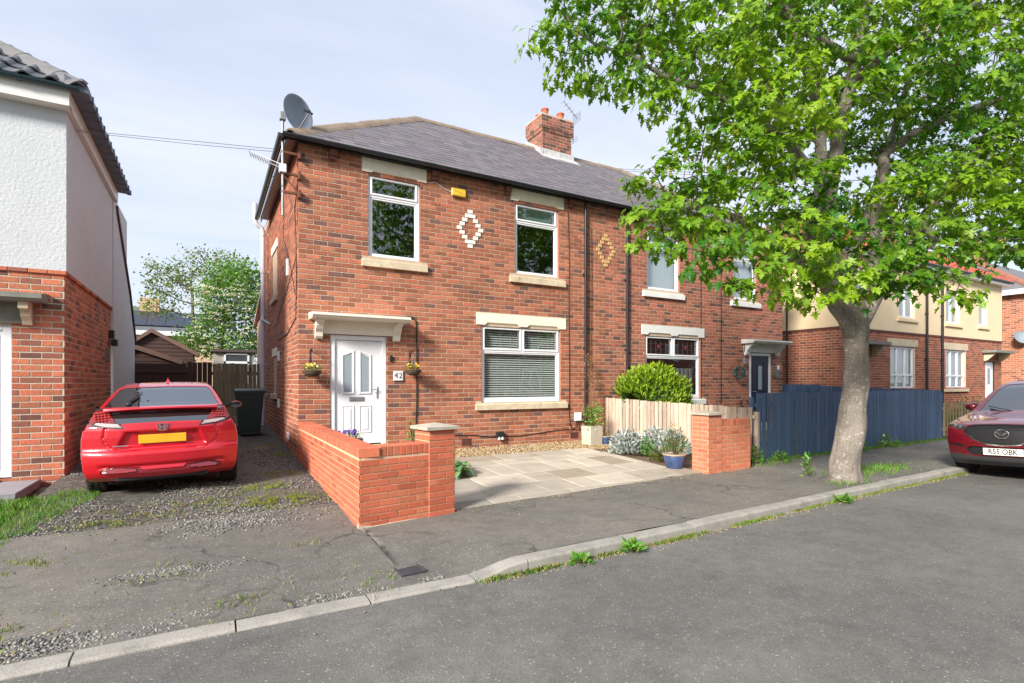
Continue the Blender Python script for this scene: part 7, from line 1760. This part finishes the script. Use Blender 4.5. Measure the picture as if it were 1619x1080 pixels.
for i in range(4):
    j = (i + 1) % 4; b.face([(*out4[i], 0), (*out4[j], 0), (*tp4[j], z1), (*tp4[i], z1)]); b.face([(*tp4[i], z1), (*tp4[j], z1), (tp4[j][0] * .86, tp4[j][1] * .86, z1), (tp4[i][0] * .86, tp4[i][1] * .86, z1)]); b.face([(tp4[i][0] * .86, tp4[i][1] * .86, z1), (tp4[j][0] * .86, tp4[j][1] * .86, z1), (tp4[j][0] * .84, tp4[j][1] * .84, z1 - .06), (tp4[i][0] * .84, tp4[i][1] * .84, z1 - .06)])
link('body', b.mesh('body', mat('planter_stone', (.52, .47, .38), .8, .1, 8., fine=.1)), pl, local=True); b = MB(); b.face([(x * .85, y * .85, z1 - .05) for x, y in tp4]); link('soil', b.mesh('soil', SOIL), pl, local=True)
cl = thing('climbing_plant', 'tall dry brown climber with a green base growing in the pale planter', 'plant', (6.2, -.55, .55)); P, D, C = [], [], []
for _ in range(520):
    t = R.random(); x, y, z = 6.36 + .10 * math.sin(t * 5) * (1 - t) + R.gauss(0, .07 + .05 * (1 - t)), -.42 + R.gauss(0, .06) + .2 * t, .85 + t * 1.4; P.append([x, y, z]); D.append([R.gauss(0, 1), R.gauss(0, 1), R.gauss(.2, .6)]); C.append(np.array(R.choice([(.36, .19, .08), (.26, .13, .06), (.42, .26, .12)])) * R.uniform(.8, 1.2))
leafmass('dry_leaves', P, D, NP.uniform(.02, .045, len(P)), C, SILV, cl, .5); b = MB()
for k in range(9): b.tube([(6.2 + R.gauss(0, .05), -.6, .53), (6.3 + R.gauss(0, .06), -.45, 1.2), (6.36 + R.gauss(0, .05), -.3, 1.8), (6.4 + R.gauss(0, .08), -.22, 2.25)], [.006, .005, .003, .002], 4)
b.build('stems', mat('dry_stem', (.20, .10, .05), .9, .2), cl); P, D, C = [], [], []
for _ in range(420): t = R.random(); P.append([6.18 + R.gauss(0, .12) + .15 * t, -.62 + R.gauss(0, .10) + .1 * t, .58 + t * .42 + R.gauss(0, .06)]); D.append([R.gauss(0, 1), R.gauss(0, 1), R.gauss(.3, .6)]); C.append(np.array(R.choice(GREEN + [(.20, .30, .05)])) * R.uniform(.8, 1.3))
leafmass('leaves', P, D, NP.uniform(.04, .085, len(P)), C, LAUR, cl, .5)
# hanging baskets
WICK = mat('wicker', (.085, .055, .035), .85, .35, 30., bump=.4, bscale=60.)
def basket(label, x, y, z, r=.155):
    t = thing('hanging_basket', label, 'hanging basket', (x, y, z), group='hanging baskets beside the white door'); b = MB()
    for k in range(8): rr_ = r * math.sin(math.acos(1 - (k + .6) / 8.6)) ** .9; zz = z - r * .78 + r * .72 * k / 8; b.tube([(x + rr_ * math.cos(a) * R.uniform(.98, 1.03), y + rr_ * math.sin(a), zz + R.uniform(-.004, .004)) for a in np.linspace(0, 2 * math.pi, 19)], .0095, 5, caps=False)
    b.build('basket', WICK, t, smooth=True, fixn=False); b = MB(); b.lathe([(0, -r * .74), (r * .5, -r * .62), (r * .85, -r * .25), (r * .92, -.02), (0, -.015)], (x, y, z), 16); b.build('liner', SOIL, t)
    b = MB()
    for a in (.5, 2.6, 4.7): b.tube([(x + r * math.cos(a), y + r * math.sin(a), z), (x, y, z + .31)], .0035, 4)
    b.build('chain', METAL, t); b = MB(); b.tube([(x, -.01, z + .12), (x, -.02, z + .36), (x, y, z + .37), (x, y - .02, z + .34), (x, y, z + .31)], .008, 6); b.tube([(x, -.015, z + .16), (x, -.06, z + .22), (x, y + .06, z + .36)], .007, 6); b.build('bracket', CABLE, t, autos=40)
    P, D, C = [], [], []
    for _ in range(150): a = R.uniform(0, 6.28); q = r * math.sqrt(R.random()); P.append([x + q * math.cos(a), y + q * math.sin(a), z + R.uniform(-.01, .06)]); D.append([R.gauss(0, 1), R.gauss(0, 1), R.gauss(.4, .5)]); C.append(np.array(R.choice([(.12, .17, .03), (.08, .12, .02), (.24, .24, .04)])) * R.uniform(.8, 1.2))
    leafmass('leaves', P, D, NP.uniform(.03, .055, len(P)), C, LAUR, t, .5)
    b = MB()
    for _ in range(12):
        a = R.uniform(0, 6.28); q = r * .8 * math.sqrt(R.random()); c = Vector((x + q * math.cos(a), y + q * math.sin(a), z + R.uniform(.03, .12))); n = Vector((R.gauss(-.2, .4), -.8, R.uniform(0, .7))).normalized(); M = Matrix.Translation(c) @ n.to_track_quat('Z', 'Y').to_matrix().to_4x4(); col = R.choice([(.80, .50, .02), (.85, .62, .05), (.80, .42, .03)])
        for p_ in range(5): a2 = p_ * 1.256; b.face([M @ Vector((0, 0, 0)), M @ Vector((.016 * math.cos(a2 - .5), .021 * math.sin(a2 - .5), .006)), M @ Vector((.020 * math.cos(a2), .020 * math.sin(a2), .004)), M @ Vector((.021 * math.cos(a2 + .5), .021 * math.sin(a2 + .5), .006))], col)
    b.build('flowers', mat('petal', tint=True, rough=.6, var=.05), t, fixn=False, kind='stuff')
basket('wicker basket of yellow flowers left of the white door', .19, -.24, 1.80)
basket('wicker basket of yellow flowers right of the white door above the number plate', 2.06, -.24, 1.835)
# pansy pot peeping over the low wall
clump('garden_plant', 'green plant with purple pansies peeping over the low brick wall by the door', 'plant', .80, -.70, .15, .20, 200, .05, GREEN + [(.3, .36, .12)], LAUR, z=.50)
b = MB(); b.lathe([(0, .0), (.13, 0), (.17, .5), (.18, .56), (.14, .56), (.13, .5), (0, .5)], (.80, -.70, .02), 18); tag(b.build('plant_pot', BLACKP, autos=40), 'dark pot of pansies by the door behind the low brick wall', 'pot'); b = MB()
for _ in range(9):
    c = Vector((.74 + R.gauss(0, .07), -.75 + R.gauss(0, .05), .70 + R.gauss(0, .02))); b.lathe([(0, 0), (.03, .008), (.035, .0), (0, -.002)], c, 7, Vector((R.gauss(-.4, .3), -.8, .3)).to_track_quat('Z', 'Y').to_matrix().to_4x4())
o = b.build('flowers', mat('pansy', (.07, .02, .22), .6, .2, 20.), kind='stuff'); pp = [q for q in bpy.data.objects if 'purple pansies' in q.get('label', '')][0]; o.parent = pp; o.matrix_parent_inverse = wm(pp).inverted()
clump('garden_plant', 'small green plant showing behind the left pier cap', 'plant', 1.95, -.55, .12, .42, 120, .07, GREEN, LAUR, z=.45)
# weeds
for (x, y, r, h, n, lb) in ((7.62, -3.78, .08, .34, 110, 'tall weed at the foot of the navy fence beside the brick wall'), (8.35, -3.76, .13, .18, 110, 'leafy weed in flower at the foot of the navy fence, left of the tree'), (11.2, -3.64, .3, .22, 160, 'weed clump at the foot of the navy fence right of the tree'), (12.6, -3.62, .3, .28, 170, 'taller weed clump near the far end of the navy fence'), (7.30, -4.95, .10, .36, 60, 'leafy sucker sprouting low on the tree trunk'), (1.60, -6.24, .07, .035, 60, 'flat leafy weed growing against the kerb face, nearest the dropped kerb'), (2.25, -6.21, .09, .07, 110, 'bright grassy weed tuft against the kerb'), (6.3, -6.03, .11, .06, 100, 'grassy weed tuft against the kerb before the tree')):
    clump('weed', lb, 'weed', x, y, r, h, n, .08, GREEN + [(.16, .26, .04)], LAUR, wd=.4, up=.6, stems=5, z=(-.118 if y < -5.95 else G(x, y)))
clump('garden_plant', 'brown leaved shrub before the navy front door', 'plant', 11.95, -.35, .28, .95, 240, .10, [(.10, .035, .02), (.16, .06, .03), (.07, .03, .02)], LAUR, z=.2)
clump('garden_plant', 'tall green weeds growing through the picket fence', 'plant', 18.6, -3.1, .8, 1.0, 420, .13, GREEN, LAUR, z=.1)
# ================================================================== SMALL THINGS
# wheelie bin
wb = thing('wheelie_bin', 'dark green wheelie bin beside the soil pipe behind the red hatchback', 'bin', (-.58, 3.65, G(0, 3.65)), rad(180))
BIN = mat('bin_plastic', (.020, .045, .040), .45, .12, 6.); b = MB()
lo = [(-.22, -.25), (.22, -.25), (.22, .22), (-.22, .22)]; hi = [(-.29, -.34), (.29, -.34), (.29, .34), (-.29, .34)]
for i in range(4): j = (i + 1) % 4; b.face([(*lo[i], .04), (*lo[j], .04), (*hi[j], .98), (*hi[i], .98)])
b.face([(*p, .04) for p in lo]); b.cbox(-.31, .31, -.36, .36, .95, 1.0, .01); lchild('body', b, BIN, wb)
b = MB(); b.prism([(-.32, -.37, 1.001), (-.32, .37, 1.001), (-.32, .37, 1.03), (-.32, .2, 1.07), (-.32, -.2, 1.07), (-.32, -.37, 1.04)], (.64, 0, 0)); b.tube([(-.2, -.42, 1.0), (.2, -.42, 1.0)], .018, 8); lchild('lid', b, mat('bin_lid', (.035, .065, .062), .4, .15, 4.), wb, 40)
for sg in (-1, 1): b = MB(); b.lathe([(0, -.03), (.085, -.03), (.10, -.02), (.10, .02), (.085, .03), (0, .03)], (sg * .22, -.26, .10), 20, Matrix.Rotation(rad(90), 4, 'Y')); lchild('wheel', b, RUB, wb, 40)
# satellite dish on its mast
MX, MY = -.27, -.05; mt_ = thing('satellite_dish', 'grey satellite dish on a steel mast bracketed to the house corner', 'satellite dish', (MX, MY, 4.5))
b = MB(); b.tube([(MX, MY, 4.52), (MX, MY, 6.36)], .024, 10); b.build('mast', METAL, mt_, autos=40)
for z in (5.62, 5.25, 4.92): b = MB(); b.cbox(MX - .03, 0.02, MY - .02, MY + .02, z, z + .045, .005); b.cbox(-.02, .03, MY - .05, MY + .07, z - .05, z + .09, .005); b.build('bracket', RUST, mt_)
b = MB(); b.tube([(MX, MY, 5.25), (0, MY, 4.95)], .014, 6); b.build('brace', RUST, mt_)
dc_ = at_d(470, 180, 9.55); nrm = Vector((.42, -.80, .10)).normalized(); Q = nrm.to_track_quat('Z', 'Y').to_matrix().to_4x4(); DM = Matrix.Translation(dc_) @ Q
DISH = mat('dish_grey', (.22, .26, .31), .5, .08, 6.); b = MB(); pr = [(r_, .30 * r_ * r_ / .31 - .06) for r_ in np.linspace(.002, .315, 9)] + [(.325, .035), (.322, .025)] + [(r_, .30 * r_ * r_ / .31 - .072) for r_ in np.linspace(.312, .002, 8)]
b.lathe(pr, (0, 0, 0), 36, DM @ Matrix.Diagonal((.92, 1.05, 1, 1))); b.build('dish', DISH, mt_, autos=50, fixn=False)
b = MB(); p0, p1 = DM @ Vector((0, -.30, .0)), DM @ Vector((0, -.10, .34)); b.tube([p0, p1], .012, 6); b.build('arm', METAL, mt_); b = MB(); b.tube([p1, DM @ Vector((0, -.02, .24))], [.03, .036], 10); b.tube([p1, DM @ Vector((0, -.16, .40))], .02, 8); b.build('receiver', BLACKP, mt_)
b = MB(); b.tube([DM @ Vector((0, 0, -.07)), (MX, MY, 6.28)], .022, 8); b.cbox(MX - .05, MX + .05, MY - .05, MY + .05, 6.2, 6.34, .006); b.build('mount', METAL, mt_)
# yagi aerial on the same mast
ya = thing('tv_aerial', 'small yagi television aerial clamped to the dish mast', 'aerial', (MX, MY, 5.45)); A0, A1 = Vector((MX + .02, MY - .02, 5.33)), at_d(395, 243, 9.3)
b = MB(); b.tube([A0, A1], .011, 6); b.build('boom', METAL, ya); dd = (A1 - A0).normalized(); up_ = Vector((0, 0, 1)); sd_ = dd.cross(up_).normalized()
for k in range(13): c = A0 + (A1 - A0) * (.12 + .87 * k / 12); b = MB(); b.tube([c - up_ * .035 + sd_ * .05, c + up_ * .035 - sd_ * .05], .005, 5); b.build('element', METAL, ya)
b = MB(); b.tube([A0 + (A1 - A0) * .0 + up_ * .07, A0 + (A1 - A0) * .95 + up_ * .05], .006, 5); b.cbox(MX - .06, MX + .06, MY - .06, MY + .04, 5.27, 5.42, .01); b.build('dipole_box', UPVC, ya)
b = MB(); b.tube([(MX - .02, MY - .03, 5.27), (MX - .22, MY - .03, 5.12), (MX - .25, MY - .03, 4.98), (MX - .12, MY - .02, 4.95), (MX, MY - .02, 5.05)], .005, 5); b.build('cable_loop', CABLE, ya)
# aerials on the chimney
ca = thing('tv_aerial', 'television aerial on a pole strapped to the chimney stack', 'aerial', (8.36, 3.1, 8.9)); b = MB(); b.tube([(8.37, 3.12, 8.95), (8.37, 3.12, 9.9)], .016, 8); b.build('mast', METAL, ca)
b = MB(); b.tube([(8.0, 3.1, 10.15), (8.55, 3.15, 9.78)], .012, 6); [b.tube([(8.0 + .11 * k, 3.1 - .10, 10.15 - .074 * k), (8.0 + .11 * k, 3.1 + .15, 10.15 - .074 * k)], .006, 4) for k in range(5)]; [b.tube([(8.52, 2.95, 9.66 + .06 * k), (8.58, 3.35, 9.66 + .06 * k)], .006, 4) for k in range(5)]; b.tube([(8.52, 2.95, 9.64), (8.52, 2.95, 9.92)], .006, 4); b.build('boom', METAL, ca); b = MB(); [b.tube([(8.30, 3.1, 8.98 + .07 * k), (8.47, 3.0, 8.98 + .07 * k)], .008, 5) for k in range(3)]; b.build('cleat', METAL, ca)
# overhead wires
for lb, a, c in (('pair of thin overhead wires from the white house towards the dish mast', [at_d(122, 206, 8.4), at_d(300, 222.5, 13), at_d(470, 239, 18)], [at_d(122, 208, 8.4), at_d(300, 227.5, 13), at_d(470, 243, 18)]), ('thin overhead wires behind the chimney', [at_d(903, 262, 24), at_d(1000, 268, 23), at_d(1180, 276, 22)], [at_d(903, 266, 24), at_d(1000, 271, 23), at_d(1180, 281, 22)])):
    t = thing('overhead_wire', lb, 'wire', a[0])
    for q in (a, c): b = MB(); b.tube(q, [.004 * (p - CAMP).dot(Vector((FXc, RXc, 0))) / 9 for p in q], 5); b.build('wire', mat('wire_grey', (.10, .10, .115), .6, 0.), t)
# things fixed to the front wall
ab = thing('alarm_box', 'yellow burglar alarm box high on the brick wall', 'alarm box', (3.12, 0, 5.5)); b = MB(); b.cbox(2.955, 3.275, -.075, -.013, 5.44, 5.60, .015); b.build('case', mat('yellow_plastic', (.78, .50, .05), .4, .06, 4.), ab); b = MB(); b.box(3.10, 3.24, -.0765, -.0752, 5.490, 5.500); b.box(3.02, 3.20, -.0765, -.0752, 5.525, 5.532); b.build('label', mat('label_ink', (.35, .22, .05), .5), ab)
b = MB(); b.tube([(2.50, -.018, 5.62), (2.62, -.018, 5.66), (2.75, -.018, 5.58), (2.955, -.02, 5.52)], .006, 5); b.build('cable', UPVC, ab)
npl = thing('house_number', 'white square tile with blue number 42 right of the white door', 'house number', (1.83, 0, 1.65)); b = MB(); b.cbox(1.735, 1.93, -.035, -.014, 1.605, 1.79, .006); b.build('tile', mat('white_tile', (.78, .78, .76), .2, .03), npl)
text('numerals', '42', .155, FRONT(1.834, -.0365, 1.702), mat('navy_ink', (.02, .03, .16), .4), npl, .0012, 1.15)
b = MB(); b.cbox(1.665, 1.715, -.04, -.012, 1.98, 2.10, .006); b.lathe([(0, .01), (.015, .008), (.018, 0)], (1.69, -.04, 2.05), 10, Matrix.Rotation(rad(90), 4, 'X')); tag(b.build('door_bell', BLACKP), 'small dark doorbell box above the number plate', 'doorbell')
sp2 = thing('wall_spotlight', 'black twin spotlight box low on the brick wall', 'spotlight', (4.1, 0, .42)); b = MB(); b.cbox(4.0, 4.19, -.09, -.013, .37, .50, .01); b.build('case', BLACKP, sp2)
for x in (4.055, 4.135): b = MB(); b.lathe([(.018, .0), (.03, .03), (.032, .06), (0, .065)], (x, -.075, .385), 12, Matrix.Rotation(rad(160), 4, 'X')); b.build('lamp', mat('lamp_glass', (.6, .62, .62), .2), sp2, autos=40)
mb2 = thing('meter_box', 'small white box on the wall right of the big blind window', 'meter box', (6.19, 0, .8)); b = MB(); b.cbox(6.10, 6.29, -.07, -.013, .66, .86, .01); b.build('case', UPVC, mb2); b = MB(); b.tube([(6.15, -.04, .66), (6.15, -.03, .52), (6.05, -.02, .47), (5.95, -.02, .60)], .007, 5); b.tube([(6.22, -.04, .66), (6.22, -.03, .50), (6.32, -.02, .45)], .007, 5); b.build('cable', CABLE, mb2)
def cable(label, pts, r=.010): b = MB(); b.tube(pts, r, 6); return tag(b.build('wall_cable', CABLE, autos=60), label, 'cable')
cable('thick black cable looping over the porch end and down beside the right basket', [(1.98, -.02, 2.86), (2.12, -.02, 2.87), (2.20, -.02, 2.80), (2.215, -.02, 2.6), (2.215, -.02, 1.2), (2.19, -.02, .55)], .013)
cable('black cable running down the wall just right of the windows', [(5.93, -.018, 5.6), (5.96, -.018, 4.5), (5.95, -.018, 3.2), (5.97, -.018, 1.6), (5.96, -.018, .75), (6.0, -.018, .55), (6.06, -.018, .50)], .007)
cable('thin black cable hanging on the wall between the two downpipes', [(6.62, -.018, 5.3), (6.63, -.018, 4.1), (6.62, -.018, 2.6), (6.63, -.018, 1.5)], .006)
cable('black cable along the bottom of the wall to the spotlight box', [(2.35, -.018, .50), (3.0, -.018, .47), (3.5, -.018, .45), (3.85, -.018, .40), (4.02, -.03, .40)], .009)
cable('black cable along the bottom of the wall from the spotlight box to the downpipe', [(4.17, -.03, .40), (4.6, -.018, .38), (5.1, -.018, .42), (5.6, -.018, .46), (5.9, -.018, .47), (6.35, -.02, .44)], .008)
cable('black aerial cable running down the flank wall from the mast', [(-.02, .0, 5.1), (-.02, .35, 4.8), (-.02, .2, 4.2), (-.02, .12, 3.4), (-.02, .2, 2.75), (-.02, 1.5, 2.55), (-.02, 3.2, 2.55)], .009)
cable('thin cable crossing the flank wall diagonally', [(-.018, .1, 3.9), (-.018, 1.2, 3.55), (-.018, 3.3, 3.0)], .006)
cable('thin drooping cable on the upper flank wall', [(-.02, 2.0, 5.6), (-.02, 2.0, 4.6), (-.02, 1.0, 3.9), (-.02, .3, 3.2)], .006)
cable('black cable down the right-hand house wall beside its window', [(10.42, -.018, 5.0), (10.43, -.018, 3.4), (10.44, -.018, 1.0)], .008)
cable('second black cable down the right-hand house wall left of the wreath', [(11.25, -.018, 5.4), (11.26, -.018, 3.4), (11.26, -.018, .6)], .008)
wr = thing('wreath_ball', 'round blue-green topiary ball hung on the wall left of the navy door', 'wreath', (11.86, -.15, 1.86)); P, D, C = [], [], []
for _ in range(700): q = Vector((R.gauss(0, 1), R.gauss(0, 1), R.gauss(0, 1))).normalized(); P.append([11.86 + q.x * .15, -.16 + q.y * .13, 1.86 + q.z * .16]); D.append([q.x + R.gauss(0, .5), q.y + R.gauss(0, .5), q.z + R.gauss(0, .5)]); C.append(np.array(R.choice([(.04, .10, .09), (.10, .17, .17), (.22, .30, .30), (.03, .07, .05)])))
leafmass('leaves', P, D, NP.uniform(.03, .06, len(P)), C, SILV, wr, .5); b = MB(); b.tube([(11.86, -.02, 2.25), (11.86, -.15, 2.2), (11.86, -.15, 2.0)], .007, 5); b.build('hook', CABLE, wr)
ln = thing('wall_lantern', 'grey wall lantern between the navy door and the house corner', 'lantern', (13.75, 0, 1.85)); b = MB(); b.cbox(13.68, 13.82, -.10, -.013, 1.72, 2.05, .012); b.build('body', mat('grey_metal', (.16, .17, .18), .4, .1), ln); b = MB(); b.cbox(13.70, 13.80, -.12, -.085, 1.95, 2.09, .01); b.build('lamp', UPVC, ln)
l2 = thing('wall_lamp', 'small grey spot lamp under the left end of the right-hand porch', 'lamp', (12.15, 0, 2.2)); b = MB(); b.tube([(12.12, -.01, 2.25), (12.12, -.12, 2.25)], .03, 10); b.tube([(12.12, -.12, 2.28), (12.12, -.13, 2.14)], [.05, .06], 12); b.build('body', mat('grey_metal'), l2, autos=40); b = MB(); b.tube([(12.12, -.13, 2.145), (12.12, -.131, 2.12)], .045, 12); b.build('bulb_glass', mat('lamp_glass'), l2)
fl = thing('wall_floodlight', 'grey floodlight on the cream house corner by the brick house', 'floodlight', (16.8, 1.9, 3.7)); b = MB(); b.tube([(16.83, 2.4, 3.62), (16.55, 2.2, 3.64)], .02, 6); b.cbox(16.35, 16.56, 2.05, 2.3, 3.58, 3.74, .02); b.build('body', mat('grey_metal'), fl)
ds = thing('satellite_dish', 'small grey dish on the far brick house at the right edge', 'satellite dish', (32.7, 1, 3.5)); dp = at_x(1614, 534, 32.6); DM2 = Matrix.Translation(dp) @ Vector((-.5, -.7, .4)).normalized().to_track_quat('Z', 'Y').to_matrix().to_4x4(); b = MB(); b.lathe([(.01, -.05), (.2, -.02), (.33, .06), (.32, .05), (.2, -.035), (.01, -.065)], (0, 0, 0), 24, DM2); b.build('dish', DISH, ds, autos=50, fixn=False); b = MB(); b.tube([DM2 @ Vector((0, 0, -.05)), dp + Vector((.35, .1, -.1))], .03, 6); b.build('bracket', METAL, ds)
# ---- across the street: seen only as reflections in the window glass
ob = thing('brick_house', 'long brick house with white windows across the street', 'house', (2, -24, 0)); b = MB(); b.box(-14, 70, -31, -24, -.1, 5.6); b.build('wall', mat('plain_brick', (.30, .12, .08), .9, .2, 6.), ob); b = MB(); b.prism([(-14.3, -23.7, 5.6), (-14.3, -27.5, 8.4), (-14.3, -31.3, 5.6)], (84.6, 0, 0)); b.build('roof', mat('roof_slate_plain'), ob)
for x in range(-11, 66, 5):
    for z in (1.0, 3.6): b = MB(); b.cbox(x, x + 1.6, -24.02, -23.95, z, z + 1.5, .02); f_ = b.build('window', UPVC, ob); b = MB(); b.box(x + .12, x + .75, -23.948, -23.94, z + .12, z + 1.38); b.box(x + .85, x + 1.48, -23.948, -23.94, z + .12, z + 1.38); b.build('pane', CGLASS, f_)
for i, (x, y, rx_, h) in enumerate(((3.2, -18.4, 1.3, 3.4), (20.5, -18.6, 3.2, 7.2), (-6, -18.8, 1.6, 2.6))):
    t = thing('garden_tree', ['clipped green bush across the street', 'broad green tree across the street', 'round hedge across the street'][i], 'tree', (x, y, 0)); P, D, C = [], [], []
    for _ in range(2600): q = Vector((R.gauss(0, 1), R.gauss(0, 1), R.gauss(0, 1))).normalized() * R.uniform(.7, 1); P.append([x + q.x * rx_, y + q.y * rx_, h * .6 + q.z * h * .5]); D.append([q.x, q.y, q.z + .2]); C.append(np.array((.07, .16, .02)) * R.uniform(.6, 1.4))
    leafmass('crown', P, D, NP.uniform(.15, .3, len(P)), C, LAUR, t, .6); b = MB(); b.tube([(x, y, -.1), (x, y, h * .6)], [.12, .07], 7); b.build('trunk', TWIG, t)
vn = thing('parked_van', 'white van parked across the street', 'van', (-2.5, -15.2, -.1)); b = MB(); b.prism([(-5, -16.4, .35), (-.9, -16.4, .35), (-.5, -16.4, .7), (-.7, -16.4, 1.15), (-1.6, -16.4, 1.3), (-2.2, -16.4, 2.05), (-2.6, -16.4, 2.2), (-5, -16.4, 2.2)], (0, 1.9, 0)); b.build('body', mat('white_van_paint', (.75, .76, .78), .25, .02, coat=1.), vn); b = MB(); b.prism([(-1.62, -16.2, 1.33), (-2.14, -16.2, 1.98), (-2.1, -16.2, 2.0), (-1.56, -16.2, 1.33)], (0, 1.5, 0)); b.prism([(-1.9, -14.498, 1.3), (-2.9, -14.498, 1.3), (-2.9, -14.498, 1.95), (-2.35, -14.498, 1.95)], (0, .006, 0)); b.build('windscreen', CGLASS, vn)
for x in (-1.5, -4.2): b = MB(); b.lathe([(0, -.1), (.32, -.1), (.34, 0), (.32, .1), (0, .1)], (x, -14.58, .22), 20, Matrix.Rotation(rad(90), 4, 'X')); b.build('wheel', RUB, vn, autos=40)
